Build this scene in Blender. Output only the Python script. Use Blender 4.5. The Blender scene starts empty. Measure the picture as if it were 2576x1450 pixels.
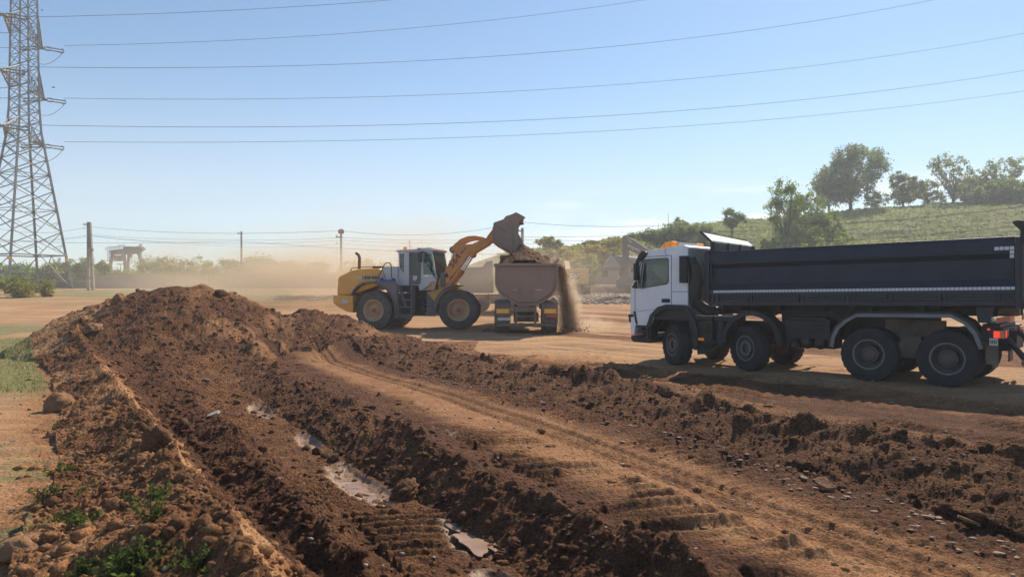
import bpy, bmesh, math, random
import numpy as np
from mathutils import Vector, Matrix, Euler
random.seed(7); np.random.seed(7)
SC = bpy.context.scene; COL = SC.collection
R = math.radians
PI = math.pi
HAZE = .00105; DUST = True

# ---------------------------------------------------------------- camera, sky, sun, exposure
cam = bpy.data.objects.new('camera', bpy.data.cameras.new('camera'))
COL.objects.link(cam); SC.camera = cam
cam.location = (0, 0, 1.95); cam.rotation_euler = (R(90), 0, 0)
cam.data.sensor_width = 36; cam.data.lens = 36*1839/2576
cam.data.clip_start = .1; cam.data.clip_end = 6000
SUN_EL, SUN_AZ = 41, 30
world = bpy.data.worlds.new('World'); SC.world = world; world.use_nodes = True
wt = world.node_tree; wt.nodes.clear()
wo = wt.nodes.new('ShaderNodeOutputWorld'); wb = wt.nodes.new('ShaderNodeBackground')
sky = wt.nodes.new('ShaderNodeTexSky'); sky.sky_type = 'NISHITA'; sky.sun_disc = False
sky.sun_elevation = R(SUN_EL); sky.sun_rotation = R(SUN_AZ); sky.altitude = 100
sky.air_density = 1.0; sky.dust_density = .25; sky.ozone_density = 2.2
wb.inputs[1].default_value = 0.088
tc = wt.nodes.new('ShaderNodeTexCoord')
# thin low cloud band, mostly on the right half of the horizon
sep = wt.nodes.new('ShaderNodeSeparateXYZ'); wt.links.new(tc.outputs['Generated'], sep.inputs[0])
mp = wt.nodes.new('ShaderNodeMapping'); mp.inputs['Scale'].default_value = (2.2, 2.2, 16)
wt.links.new(tc.outputs['Generated'], mp.inputs[0])
nz = wt.nodes.new('ShaderNodeTexNoise'); nz.inputs['Scale'].default_value = 1.6; nz.inputs['Detail'].default_value = 5
wt.links.new(mp.outputs[0], nz.inputs[0])
def wmath(op, a, b=None, clamp=False):
    n = wt.nodes.new('ShaderNodeMath'); n.operation = op; n.use_clamp = clamp
    for i, v in enumerate((a, b)):
        if v is None: continue
        if isinstance(v, (int, float)): n.inputs[i].default_value = v
        else: wt.links.new(v, n.inputs[i])
    return n.outputs[0]
def wrange(v, a, b, c, d):
    n = wt.nodes.new('ShaderNodeMapRange'); n.interpolation_type = 'SMOOTHSTEP'
    n.inputs[1].default_value = a; n.inputs[2].default_value = b; n.inputs[3].default_value = c; n.inputs[4].default_value = d
    wt.links.new(v, n.inputs[0]); return n.outputs[0]
band = wmath('MULTIPLY', wrange(sep.outputs[2], .0, .035, .3, 1), wrange(sep.outputs[2], .09, .15, 1, 0))
side = wrange(sep.outputs[0], -.02, .18, .05, 1)
cl = wmath('MULTIPLY', wmath('MULTIPLY', band, side), wrange(nz.outputs[0], .40, .58, 0, 1))
hz = wrange(sep.outputs[2], -.02, .30, .50, 0)
mixh = wt.nodes.new('ShaderNodeMixRGB'); tin = wt.nodes.new('ShaderNodeMixRGB'); tin.blend_type = 'MULTIPLY'; tin.inputs[0].default_value = 1; tin.inputs[2].default_value = (.79, .98, 1.07, 1); wt.links.new(sky.outputs[0], tin.inputs[1])
wt.links.new(hz, mixh.inputs[0]); wt.links.new(tin.outputs[0], mixh.inputs[1])
mixh.inputs[2].default_value = (6.6, 7.4, 8.2, 1)
mixc = wt.nodes.new('ShaderNodeMixRGB'); wt.links.new(wmath('MULTIPLY', cl, .95), mixc.inputs[0]); wt.links.new(mixh.outputs[0], mixc.inputs[1])
mixc.inputs[2].default_value = (11.0, 11.2, 11.4, 1)
wt.links.new(mixc.outputs[0], wb.inputs[0]); wt.links.new(wb.outputs[0], wo.inputs[0])
sun = bpy.data.objects.new('sun', bpy.data.lights.new('sun', 'SUN')); COL.objects.link(sun)
sun.data.energy = 5.0; sun.data.angle = R(.5); sun.data.color = (1, .88, .72)
sd = Vector((math.sin(R(SUN_AZ))*math.cos(R(SUN_EL)), math.cos(R(SUN_AZ))*math.cos(R(SUN_EL)), math.sin(R(SUN_EL))))
sun.rotation_euler = sd.to_track_quat('Z', 'Y').to_euler(); sun.location = (20, 40, 60)
SC.view_settings.view_transform = 'Standard'; SC.view_settings.look = 'None'
SC.view_settings.exposure = 0.45; SC.view_settings.gamma = 1
try:
    SC.cycles.volume_bounces = 1; SC.cycles.max_bounces = 7; SC.cycles.transparent_max_bounces = 16
    SC.cycles.volume_max_steps = 128; SC.cycles.use_denoising = True
except Exception: pass

# ---------------------------------------------------------------- materials
def mat(name, col, rough=.6, metal=0, var=.12, nscale=6, dust=0, dustcol=(.30, .21, .14), bump=0, bscale=40, spec=.5, col2=None, emit=None, coord='Object'):
    m = bpy.data.materials.new(name); m.use_nodes = True; t = m.node_tree; n = t.nodes; L = t.links
    b = n['Principled BSDF']; b.inputs['Roughness'].default_value = rough; b.inputs['Metallic'].default_value = metal
    b.inputs['Specular IOR Level'].default_value = spec
    tcn = n.new('ShaderNodeTexCoord'); nt = n.new('ShaderNodeTexNoise'); nt.inputs['Scale'].default_value = nscale; nt.inputs['Detail'].default_value = 6
    L.new(tcn.outputs[coord], nt.inputs[0])
    r = n.new('ShaderNodeMixRGB')
    c1 = [max(0, c*(1-var)) for c in col]; c2 = list(col2) if col2 else [min(1, c*(1+var)) for c in col]
    r.inputs[1].default_value = (*c1, 1); r.inputs[2].default_value = (*c2, 1)
    mr = n.new('ShaderNodeMapRange'); mr.inputs[1].default_value = .35; mr.inputs[2].default_value = .65
    L.new(nt.outputs[0], mr.inputs[0]); L.new(mr.outputs[0], r.inputs[0]); out = r.outputs[0]
    if dust:
        n2 = n.new('ShaderNodeTexNoise'); n2.inputs['Scale'].default_value = nscale*.45; n2.inputs['Detail'].default_value = 8; n2.inputs['Roughness'].default_value = .65
        L.new(tcn.outputs[coord], n2.inputs[0])
        m2 = n.new('ShaderNodeMapRange'); m2.inputs[1].default_value = .35; m2.inputs[2].default_value = .75; m2.inputs[3].default_value = dust*.35; m2.inputs[4].default_value = min(1, dust*1.5)
        L.new(n2.outputs[0], m2.inputs[0])
        x = n.new('ShaderNodeMixRGB'); L.new(m2.outputs[0], x.inputs[0]); L.new(out, x.inputs[1]); x.inputs[2].default_value = (*dustcol, 1); out = x.outputs[0]
        rr = n.new('ShaderNodeMapRange'); rr.inputs[3].default_value = rough; rr.inputs[4].default_value = .9
        L.new(m2.outputs[0], rr.inputs[0]); L.new(rr.outputs[0], b.inputs['Roughness'])
    L.new(out, b.inputs['Base Color'])
    if bump:
        n3 = n.new('ShaderNodeTexNoise'); n3.inputs['Scale'].default_value = bscale; n3.inputs['Detail'].default_value = 5
        L.new(tcn.outputs[coord], n3.inputs[0]); bp = n.new('ShaderNodeBump'); bp.inputs['Strength'].default_value = bump; bp.inputs['Distance'].default_value = .05
        L.new(n3.outputs[0], bp.inputs['Height']); L.new(bp.outputs[0], b.inputs['Normal'])
    if emit: b.inputs['Emission Color'].default_value = (*emit[:3], 1); b.inputs['Emission Strength'].default_value = emit[3]
    return m
def glass_mat(name, col, alpha=.35, rough=.03):
    m = bpy.data.materials.new(name); m.use_nodes = True; t = m.node_tree; n = t.nodes; n.clear()
    o = n.new('ShaderNodeOutputMaterial'); tr = n.new('ShaderNodeBsdfTransparent'); tr.inputs[0].default_value = (*col, 1)
    g = n.new('ShaderNodeBsdfGlossy'); g.inputs['Roughness'].default_value = rough
    fr = n.new('ShaderNodeFresnel'); fr.inputs[0].default_value = 1.5
    mx = n.new('ShaderNodeMixShader'); t.links.new(fr.outputs[0], mx.inputs[0]); t.links.new(tr.outputs[0], mx.inputs[1]); t.links.new(g.outputs[0], mx.inputs[2])
    d = n.new('ShaderNodeBsdfDiffuse'); d.inputs[0].default_value = (.35, .42, .40, 1)
    m2 = n.new('ShaderNodeMixShader'); m2.inputs[0].default_value = alpha; t.links.new(mx.outputs[0], m2.inputs[1]); t.links.new(d.outputs[0], m2.inputs[2])
    t.links.new(m2.outputs[0], o.inputs[0]); return m
M = {}
M['white'] = mat('white_paint', (.86, .86, .88), .35, var=.04, nscale=3, dust=.10, dustcol=(.40, .33, .27))
M['grey_cab'] = mat('cab_rear_paint', (.30, .36, .40), .45, var=.08, nscale=3, dust=.2)
M['black'] = mat('black_plastic', (.014, .015, .018), .5, var=.2, dust=.06, spec=.4)
M['chassis'] = mat('chassis_black', (.016, .017, .020), .6, var=.25, dust=.10, nscale=5, spec=.35)
M['chassis_dusty'] = mat('dusty_chassis', (.06, .055, .052), .8, var=.25, dust=.55, nscale=5)
M['navy'] = mat('navy_tipper_paint', (.008, .014, .031), .45, var=.2, nscale=2.2, dust=.11, dustcol=(.14, .14, .16), spec=.35)
M['navy_dark'] = mat('navy_frame_paint', (.013, .017, .028), .5, var=.2, nscale=2, dust=.14, dustcol=(.12, .11, .11))
M['tape'] = mat('reflective_tape', (.62, .62, .64), .3, var=.04)
M['rubber'] = mat('tyre_rubber', (.020, .021, .025), .75, var=.2, nscale=4, dust=.14, dustcol=(.10, .085, .07), spec=.3, bump=.3, bscale=30)
M['rubber_dusty'] = mat('dusty_tyre_rubber', (.055, .052, .050), .85, var=.2, nscale=4, dust=.40, dustcol=(.22, .17, .13), bump=.3, bscale=30)
M['rim'] = mat('grey_rim', (.26, .27, .29), .5, metal=.3, var=.15, dust=.25, nscale=8)
M['rim_dark'] = mat('muddy_shaded_rim', (.07, .065, .06), .6, var=.25, dust=.35, dustcol=(.17, .13, .10), nscale=8)
M['steel'] = mat('fender_steel', (.22, .225, .235), .5, metal=.4, var=.12, dust=.3, dustcol=(.2, .18, .16))
M['alu'] = mat('bright_tread_plate', (.6, .6, .6), .35, metal=.8, var=.1)
M['chrome'] = mat('chrome_rod', (.75, .76, .78), .12, metal=1, var=.03)
M['amber'] = mat('amber_lens', (.95, .30, .01), .25, var=.05, emit=(1, .3, .0, .08))
M['amber_dull'] = mat('amber_reflector_plate', (.60, .16, .06), .5, var=.1, dust=.2)
M['red_lens'] = mat('red_lens', (.55, .05, .04), .3, var=.1, dust=.1)
M['red_lit'] = mat('lit_brake_lamp', (.9, .05, .02), .3, emit=(1, .06, .02, .6))
M['yellow_plate'] = mat('yellow_marker_plate', (.85, .55, .05), .4, var=.05)
M['red_plate'] = mat('red_marker_border', (.80, .22, .10), .4, var=.05)
M['plate'] = mat('number_plate', (.62, .62, .58), .5, var=.05, dust=.15)
M['ldr_yellow'] = mat('loader_yellow_paint', (.80, .38, .05), .40, var=.06, nscale=2.5, dust=.16, dustcol=(.40, .27, .15))
M['ldr_arm'] = mat('loader_arm_paint', (.74, .27, .045), .45, var=.1, nscale=3, dust=.2, dustcol=(.30, .18, .10))
M['ldr_grey'] = mat('loader_grey_paint', (.11, .115, .125), .55, var=.12, nscale=3, dust=.25)
M['ldr_white'] = mat('loader_white_paint', (.56, .56, .58), .45, var=.06, nscale=2.5, dust=.18, dustcol=(.45, .36, .26))
M['ldr_rim'] = mat('loader_rim_paint', (.60, .36, .18), .65, var=.12, nscale=5, dust=.5, dustcol=(.34, .23, .15))
M['ldr_hub'] = mat('red_hub', (.42, .08, .04), .6, var=.1, dust=.2)
M['bucket'] = mat('worn_bucket_steel', (.24, .17, .135), .6, metal=.1, var=.12, nscale=2, dust=.4, dustcol=(.32, .235, .175), bump=.15, bscale=12)
M['blue'] = mat('blue_tray', (.05, .06, .28), .5)
M['ink'] = mat('dark_lettering', (.02, .02, .03), .5)
M['wink'] = mat('white_lettering', (.8, .8, .78), .5)
M['rust'] = mat('rusty_exhaust', (.20, .06, .035), .6, dust=.2)
M['seat'] = mat('dark_seat_fabric', (.02, .02, .022), .9)
M['tub'] = mat('dusty_brown_steel', (.26, .185, .145), .7, var=.12, nscale=1.6, dust=.55, dustcol=(.31, .215, .155), bump=.1, bscale=10)
M['tub2'] = mat('dusty_grey_steel', (.24, .22, .21), .7, var=.1, nscale=1.6, dust=.5, dustcol=(.28, .235, .20))
M['guard'] = mat('pale_tan_steel', (.50, .36, .20), .6, var=.1, dust=.3)
M['cat_y'] = mat('excavator_yellow', (.60, .38, .08), .5, var=.06, dust=.3, dustcol=(.42, .31, .18))
M['badge'] = mat('badge_dark', (.13, .09, .07), .5)
M['red_stripe'] = mat('red_stripe', (.45, .05, .03), .5)
M['exc_grey'] = mat('excavator_grey', (.27, .24, .21), .6, var=.1, dust=.45, dustcol=(.34, .28, .23))
M['stream'] = mat('falling_earth', (.34, .21, .12), .95, var=.3, nscale=5, spec=.1)
M['galv'] = mat('galvanised_lattice_steel', (.18, .18, .18), .55, metal=.35, var=.15, nscale=.5)
M['insul'] = mat('insulator_glass', (.06, .055, .05), .4)
M['wire'] = mat('conductor_wire', (.10, .10, .105), .5, metal=.4)
M['concrete'] = mat('pole_concrete', (.26, .235, .205), .85, var=.15, nscale=3)
M['wall_c'] = mat('weathered_concrete', (.30, .255, .205), .9, var=.2, nscale=.6, dust=.4)
M['roof_tile'] = mat('grey_corrugated_roof', (.17, .16, .15), .8, var=.2, nscale=2)
M['plaster'] = mat('dull_plaster', (.34, .30, .28), .9, var=.1, nscale=1)
M['wood'] = mat('dark_wood', (.10, .075, .06), .8)
M['bark'] = mat('bark', (.075, .06, .045), .9, var=.3, nscale=8)
M['crane'] = mat('crane_paint', (.12, .10, .08), .7, var=.1, nscale=.5)
M['bird'] = mat('bird_plumage', (.05, .05, .05), .8)
M['glass'] = glass_mat('cab_glass', (.93, 1.0, .98), .04)
M['glass_dark'] = glass_mat('dark_cab_glass', (.10, .13, .15), .10)
M['mirror_glass'] = mat('mirror_glass', (.5, .5, .52), .1, metal=.9)

def leaf_mat(name, col, tr=.52):
    m = bpy.data.materials.new(name); m.use_nodes = True; t = m.node_tree; n = t.nodes; L = t.links; n.clear()
    o = n.new('ShaderNodeOutputMaterial'); d = n.new('ShaderNodeBsdfDiffuse'); tl = n.new('ShaderNodeBsdfTranslucent'); mx = n.new('ShaderNodeMixShader')
    tcn = n.new('ShaderNodeTexCoord'); nt = n.new('ShaderNodeTexNoise'); nt.inputs['Scale'].default_value = .9; nt.inputs['Detail'].default_value = 4
    L.new(tcn.outputs['Object'], nt.inputs[0])
    cr = n.new('ShaderNodeMixRGB'); mr = n.new('ShaderNodeMapRange'); mr.inputs[1].default_value = .35; mr.inputs[2].default_value = .65
    L.new(nt.outputs[0], mr.inputs[0]); L.new(mr.outputs[0], cr.inputs[0])
    cr.inputs[1].default_value = (col[0]*.6, col[1]*.68, col[2]*.75, 1); cr.inputs[2].default_value = (col[0]*1.35, col[1]*1.25, col[2]*1.0, 1)
    L.new(cr.outputs[0], d.inputs[0])
    hs = n.new('ShaderNodeMixRGB'); hs.blend_type = 'MULTIPLY'; hs.inputs[0].default_value = 1; hs.inputs[2].default_value = (1.3, 1.35, .7, 1)
    L.new(cr.outputs[0], hs.inputs[1]); L.new(hs.outputs[0], tl.inputs[0])
    mx.inputs[0].default_value = tr; L.new(d.outputs[0], mx.inputs[1]); L.new(tl.outputs[0], mx.inputs[2]); L.new(mx.outputs[0], o.inputs[0]); return m
M['leaf_dark'] = leaf_mat('dark_leaves', (.16, .21, .13))
M['leaf_mid'] = leaf_mat('green_leaves', (.20, .26, .10))
M['leaf_pale'] = leaf_mat('grey_green_leaves', (.20, .24, .16))
M['leaf_olive'] = leaf_mat('dusty_olive_leaves', (.26, .26, .13))
M['leaf_straw'] = leaf_mat('straw_weeds', (.36, .30, .16))
M['leaf_weed'] = leaf_mat('fresh_weed_leaves', (.095, .125, .05))
M['grass'] = leaf_mat('grass_blades', (.17, .20, .07))

# ---------------------------------------------------------------- mesh helpers
def tag(o, label=None, cat=None, group=None, kind=None):
    if label: o['label'] = label
    if cat: o['category'] = cat
    if group: o['group'] = group
    if kind: o['kind'] = kind
    return o
def empty(name, loc=(0, 0, 0), rz=0, parent=None):
    o = bpy.data.objects.new(name, None); COL.objects.link(o); o.location = loc; o.rotation_euler = (0, 0, rz)
    o.empty_display_size = .2
    if parent: o.parent = parent
    return o
def npmesh(name, V, F, m=None, parent=None, smooth=False):
    V = np.asarray(V, dtype=np.float32); F = np.asarray(F, dtype=np.int32)
    me = bpy.data.meshes.new(name); k = F.shape[1]
    me.vertices.add(len(V)); me.vertices.foreach_set('co', V.ravel())
    me.loops.add(F.size); me.loops.foreach_set('vertex_index', F.ravel())
    me.polygons.add(len(F)); me.polygons.foreach_set('loop_start', np.arange(0, F.size, k, dtype=np.int32))
    try: me.polygons.foreach_set('loop_total', np.full(len(F), k, dtype=np.int32))
    except Exception: pass
    if smooth: me.polygons.foreach_set('use_smooth', np.ones(len(F), dtype=bool))
    me.update(calc_edges=True)
    o = bpy.data.objects.new(name, me); COL.objects.link(o)
    if m: me.materials.append(m)
    if parent: o.parent = parent
    return o
class MB:
    def __init__(s): s.v = []; s.f = []
    def add(s, vs, fs):
        b = len(s.v); s.v += [tuple(v) for v in vs]; s.f += [tuple(b+i for i in f) for f in fs]; return s
    def box(s, x0, x1, y0, y1, z0, z1):
        return s.add([(x0,y0,z0),(x1,y0,z0),(x1,y1,z0),(x0,y1,z0),(x0,y0,z1),(x1,y0,z1),(x1,y1,z1),(x0,y1,z1)],
                     [(0,3,2,1),(4,5,6,7),(0,1,5,4),(1,2,6,5),(2,3,7,6),(3,0,4,7)])
    def prism(s, poly, y0, y1, ax='y'):      # polygon in (x,z) pulled along y; ax='x': polygon in (y,z) pulled along x
        n = len(poly)
        if ax == 'y': a = [(p[0], y0, p[1]) for p in poly]; b = [(p[0], y1, p[1]) for p in poly]
        elif ax == 'x': a = [(y0, p[0], p[1]) for p in poly]; b = [(y1, p[0], p[1]) for p in poly]
        else: a = [(p[0], p[1], y0) for p in poly]; b = [(p[0], p[1], y1) for p in poly]
        return s.add(a+b, [tuple(range(n)), tuple(range(2*n-1, n-1, -1))]+[(i, (i+1) % n+0, (i+1) % n+n, i+n)[::-1] for i in range(n)])
    def tube(s, pts, r, n=8, cap=True):
        pts = [Vector(p) for p in pts]; rs = r if isinstance(r, (list, tuple)) else [r]*len(pts)
        vs = []; fs = []; prev = None
        for i, p in enumerate(pts):
            d = (pts[min(i+1, len(pts)-1)]-pts[max(i-1, 0)])
            d = d.normalized() if d.length > 1e-9 else Vector((0, 0, 1))
            if prev is None:
                u = d.cross(Vector((0, 0, 1)))
                if u.length < .1: u = d.cross(Vector((0, 1, 0)))
            else: u = prev-d*prev.dot(d)
            u.normalize(); w = d.cross(u); prev = u
            for k in range(n):
                a = 2*PI*k/n; vs.append(p+(u*math.cos(a)+w*math.sin(a))*rs[i])
        for i in range(len(pts)-1):
            for k in range(n): fs.append((i*n+k, i*n+(k+1) % n, (i+1)*n+(k+1) % n, (i+1)*n+k))
        if cap: fs += [tuple(range(n))[::-1], tuple(range((len(pts)-1)*n, len(pts)*n))]
        return s.add(vs, fs)
    def lathe(s, prof, c=(0, 0, 0), ax='y', n=28, cap=True):   # prof = (radius, along axis)
        vs = []; fs = []
        for r, h in prof:
            for k in range(n):
                a = 2*PI*k/n; x, z = r*math.cos(a), r*math.sin(a)
                vs.append((c[0]+x, c[1]+h, c[2]+z) if ax == 'y' else ((c[0]+h, c[1]+x, c[2]+z) if ax == 'x' else (c[0]+x, c[1]+z, c[2]+h)))
        for i in range(len(prof)-1):
            for k in range(n): fs.append((i*n+k, i*n+(k+1) % n, (i+1)*n+(k+1) % n, (i+1)*n+k))
        if cap and prof[0][0] > 1e-4: fs.append(tuple(range(n))[::-1])
        if cap and prof[-1][0] > 1e-4: fs.append(tuple(range((len(prof)-1)*n, len(prof)*n)))
        return s.add(vs, fs)
    def strip(s, pts, y0, y1, th, ax='y'):   # bent sheet of thickness th following (x,z) polyline
        n = len(pts); off = []
        for i in range(n):
            a = Vector(pts[max(i-1, 0)]); b = Vector(pts[min(i+1, n-1)]); d = (b-a).normalized(); off.append((pts[i][0]-d.y*th, pts[i][1]+d.x*th))
        for i in range(n-1): s.prism([pts[i], pts[i+1], off[i+1], off[i]], y0, y1, ax)
        return s
    def holed(s, outer, holes, y, th, ax='y'):   # flat plate with holes, polygon in (x,z)
        bm = bmesh.new(); es = []
        for loop in [outer]+holes:
            vs = [bm.verts.new((p[0], 0, p[1])) for p in loop]
            es += [bm.edges.new((vs[i], vs[(i+1) % len(vs)])) for i in range(len(vs))]
        bmesh.ops.triangle_fill(bm, edges=es, use_beauty=True)
        bm.verts.index_update(); vs = [v.co.copy() for v in bm.verts]; fs = [[v.index for v in f.verts] for f in bm.faces]; bm.free()
        T = (lambda v, yy: (v.x, yy, v.z)) if ax == 'y' else (lambda v, yy: (yy, v.x, v.z))
        s.add([T(v, y) for v in vs], fs); s.add([T(v, y+th) for v in vs], fs)
        for loop in [outer]+holes:
            for i in range(len(loop)):
                a, b = loop[i], loop[(i+1) % len(loop)]
                q = [Vector((a[0], 0, a[1])), Vector((b[0], 0, b[1]))]
                s.add([T(q[0], y), T(q[1], y), T(q[1], y+th), T(q[0], y+th)], [(0, 1, 2, 3)])
        return s
    def xf(s, mtx, i0=0):
        for i in range(i0, len(s.v)): s.v[i] = tuple(mtx @ Vector(s.v[i]))
        return s
    def split(s):
        par = list(range(len(s.v)))
        def fd(i):
            while par[i] != i: par[i] = par[par[i]]; i = par[i]
            return i
        for f in s.f:
            r0 = fd(f[0])
            for i in f[1:]: par[fd(i)] = r0
        gr = {}
        for f in s.f: gr.setdefault(fd(f[0]), []).append(f)
        out = []
        for fs in gr.values():
            m_ = MB(); ids = sorted({i for f in fs for i in f}); mp_ = {i: k for k, i in enumerate(ids)}
            m_.v = [s.v[i] for i in ids]; m_.f = [tuple(mp_[i] for i in f) for f in fs]; out.append(m_)
        return out
    def builds(s, name, m, parent=None, **k): return [q.build(name, m, parent, **k) for q in s.split()]
    def build(s, name, m, parent=None, smooth=False, bevel=0, loc=None, rot=None, label=None):
        me = bpy.data.meshes.new(name); me.from_pydata(s.v, [], s.f); me.update()
        bm = bmesh.new(); bm.from_mesh(me); bmesh.ops.recalc_face_normals(bm, faces=bm.faces)
        if smooth:
            for f in bm.faces: f.smooth = True
            for e in bm.edges:
                if len(e.link_faces) == 2 and e.calc_face_angle(0) > R(38): e.smooth = False
        bm.to_mesh(me); bm.free()
        o = bpy.data.objects.new(name, me); COL.objects.link(o); me.materials.append(m)
        if parent: o.parent = parent
        if loc: o.location = loc
        if rot: o.rotation_euler = rot
        if bevel:
            md = o.modifiers.new('bevel', 'BEVEL'); md.width = bevel; md.segments = 2; md.limit_method = 'ANGLE'; md.angle_limit = R(40)
        if label: o['label'] = label
        return o
def text(name, body, size, m, parent, loc, rot, ext=.006, sx=1, bold=.0, shear=0):
    cu = bpy.data.curves.new(name, 'FONT'); cu.body = body; cu.size = size; cu.extrude = ext; cu.offset = bold; cu.shear = shear
    cu.align_x = 'CENTER'; cu.align_y = 'CENTER'; cu.resolution_u = 3
    t = bpy.data.objects.new('tmp', cu); COL.objects.link(t)
    dg = bpy.context.evaluated_depsgraph_get(); me = bpy.data.meshes.new_from_object(t.evaluated_get(dg)); bpy.data.objects.remove(t)
    me.transform(Matrix.Diagonal((sx, 1, 1, 1)))
    me.materials.clear(); me.materials.append(m)
    o = bpy.data.objects.new(name, me); COL.objects.link(o); o.parent = parent; o.location = loc; o.rotation_euler = rot
    return o
def copy_tree(o, parent=None):
    c = o.copy(); COL.objects.link(c)
    if parent: c.parent = parent
    for ch in list(o.children): copy_tree(ch, c)
    return c

# ---------------------------------------------------------------- terrain
def hsh(ix, iy, seed):
    h = (ix.astype(np.int64)*374761393 + iy.astype(np.int64)*668265263 + seed*1274126177) & 0xffffffff
    h = ((h ^ (h >> 13))*1274126177) & 0xffffffff
    h = ((h ^ (h >> 16))*2246822519) & 0xffffffff
    return ((h ^ (h >> 15)) & 0xffffff)/float(0xffffff)
def vnoise(x, y, seed=0):
    ix = np.floor(x); iy = np.floor(y); fx = x-ix; fy = y-iy
    fx = fx*fx*fx*(fx*(fx*6-15)+10); fy = fy*fy*fy*(fy*(fy*6-15)+10)
    a = hsh(ix, iy, seed); b = hsh(ix+1, iy, seed); c = hsh(ix, iy+1, seed); d = hsh(ix+1, iy+1, seed)
    return (a+(b-a)*fx)*(1-fy)+(c+(d-c)*fx)*fy-.5
def fbm(x, y, seed=0, o=4, g=.5):
    r = 0; a = 1
    for i in range(o): r = r+a*vnoise(x*2**i+17.3*i, y*2**i-9.1*i, seed+i); a *= g
    return r
def clods(x, y, cell, seed, dens=.75):
    x = x/cell; y = y/cell; bx = np.floor(x-.5); by = np.floor(y-.5); out = np.zeros_like(x)
    for i in (0, 1):
        for j in (0, 1):
            cx = bx+i; cy = by+j
            px = cx+.22+.56*hsh(cx, cy, seed); py = cy+.22+.56*hsh(cx, cy, seed+1)
            r = .16+.36*hsh(cx, cy, seed+2)**2; on = hsh(cx, cy, seed+3) < dens
            an = 6.28*hsh(cx, cy, seed+4); dx = x-px; dy = y-py
            ex = dx*np.cos(an)+dy*np.sin(an); ey = (-dx*np.sin(an)+dy*np.cos(an))*1.35
            ax_ = np.abs(ex); ay_ = np.abs(ey); m_ = np.maximum(np.maximum(ax_, ay_), (ax_+ay_)*.74)/r
            tl = 1+(.9*hsh(cx, cy, seed+5)-.45)*ex/r+(.9*hsh(cx, cy, seed+6)-.45)*ey/r
            out = np.maximum(out, np.where(on, np.minimum(np.clip(1-m_, 0, 1)*2.2, .85)*r*tl, 0))
    return out*cell
def ss(a, b, x):
    t = np.clip((x-a)/(b-a), 0, 1); return t*t*(3-2*t)
def pl(Y, pts):     # X and z of a control line at given Y
    p = np.array(sorted(pts, key=lambda q: q[1]))
    return np.interp(Y, p[:, 1], p[:, 0]), np.interp(Y, p[:, 1], p[:, 2])
# control lines across the diggings: x at each distance, then height at each distance
LY = [0, 3, 5, 6, 7, 8, 10, 12, 14, 16, 18, 20, 22, 40]
LX = [(-.9, -2.37, -3.4, -3.91, -4.44, -5.04, -6.26, -7.51, -8.8, -10.14, -11.6, -13.0, -14.4, -14.4),
      (.6, -.9, -1.98, -2.58, -3.25, -3.91, -5.14, -6.47, -7.79, -9.12, -10.4, -11.8, -13.1, -13.1),
      (1.3, -.1, -1.12, -1.79, -2.47, -3.14, -4.47, -5.8, -7.1, -8.2, -9.4, -10.6, -11.8, -11.8),
      (1.7, .15, -.94, -1.51, -2.06, -2.64, -3.82, -5.05, -6.3, -7.5, -8.6, -9.7, -10.9, -10.9),
      (2.3, .9, -.17, -.71, -1.25, -1.84, -3.15, -4.38, -5.62, -6.83, -7.9, -9.0, -10.2, -10.2),
      (3.0, 1.62, .78, .32, -.14, -.66, -1.88, -3.18, -4.53, -5.9, -6.9, -7.9, -9.1, -9.1),
      (4.1, 2.75, 1.75, 1.2, .62, .02, -1.05, -2.21, -3.41, -4.66, -5.8, -6.9, -8.1, -8.1),
      (4.7, 3.2, 2.2, 1.68, 1.15, .60, -.42, -1.5, -2.65, -3.86, -5.03, -6.15, -7.3, -7.3),
      (6.7, 5.7, 5.04, 4.71, 4.39, 4.08, 3.2, 2.04, .68, -.75, -2.67, -3.95, -4.8, -4.8),
      (10.6, 9.0, 7.6, 7.0, 6.4, 5.72, 4.52, 3.36, 2.56, 1.28, -.29, -1.52, -2.35, -2.35),
      (11.6, 10.0, 8.5, 7.8, 7.1, 6.49, 5.3, 4.3, 3.5, 2.3, .8, -.4, -1.2, -1.2)]
LZ = [(0, 0, 0, 0, 0, 0, 0, 0, 0, 0, 0, 0, 0, .1),
      (.4, .38, .35, .33, .32, .32, .31, .30, .30, .32, .36, .6, .9, .9),
      (-.28, -.28, -.28, -.28, -.28, -.26, -.2, -.13, -.05, 0, .05, .3, .7, .7),
      (-.12, -.12, -.12, -.12, -.12, -.12, -.10, -.06, -.02, 0, .05, .3, .7, .7),
      (-.58, -.58, -.58, -.58, -.58, -.58, -.57, -.48, -.38, -.25, -.10, .1, .6, .6),
      (-.60, -.60, -.60, -.60, -.60, -.60, -.60, -.50, -.38, -.27, -.12, .1, .6, .6),
      (-.22, -.22, -.22, -.22, -.21, -.20, -.17, -.13, -.09, -.05, -.02, .05, .6, .6),
      (-.30, -.30, -.30, -.30, -.30, -.30, -.28, -.24, -.18, -.13, -.08, 0, .5, .5),
      (-.35, -.35, -.35, -.34, -.33, -.33, -.33, -.30, -.24, -.17, -.10, 0, .4, .4),
      (.09, .09, .09, .09, .09, .08, .09, .10, .12, .13, .14, .15, .18, .2),
      (0, 0, 0, 0, 0, 0, 0, 0, .01, .01, .02, .02, .05, .12)]
LINES = [[(LX[i][k], LY[k], LZ[i][k]) for k in range(len(LY))] for i in range(len(LX))]
MX = [-15.6, -14.9, -14.5, -13.5, -12.5, -11.0, -9.9, -9.0, -8.0, -7.35, -6.4, -5.3, -4.3, -3.1, -2.2]
MZ = [0, .45, 1.1, 1.45, 1.8, 2.16, 2.02, 1.68, 1.38, 1.08, 1.25, 1.12, .62, .2, 0]
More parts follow.
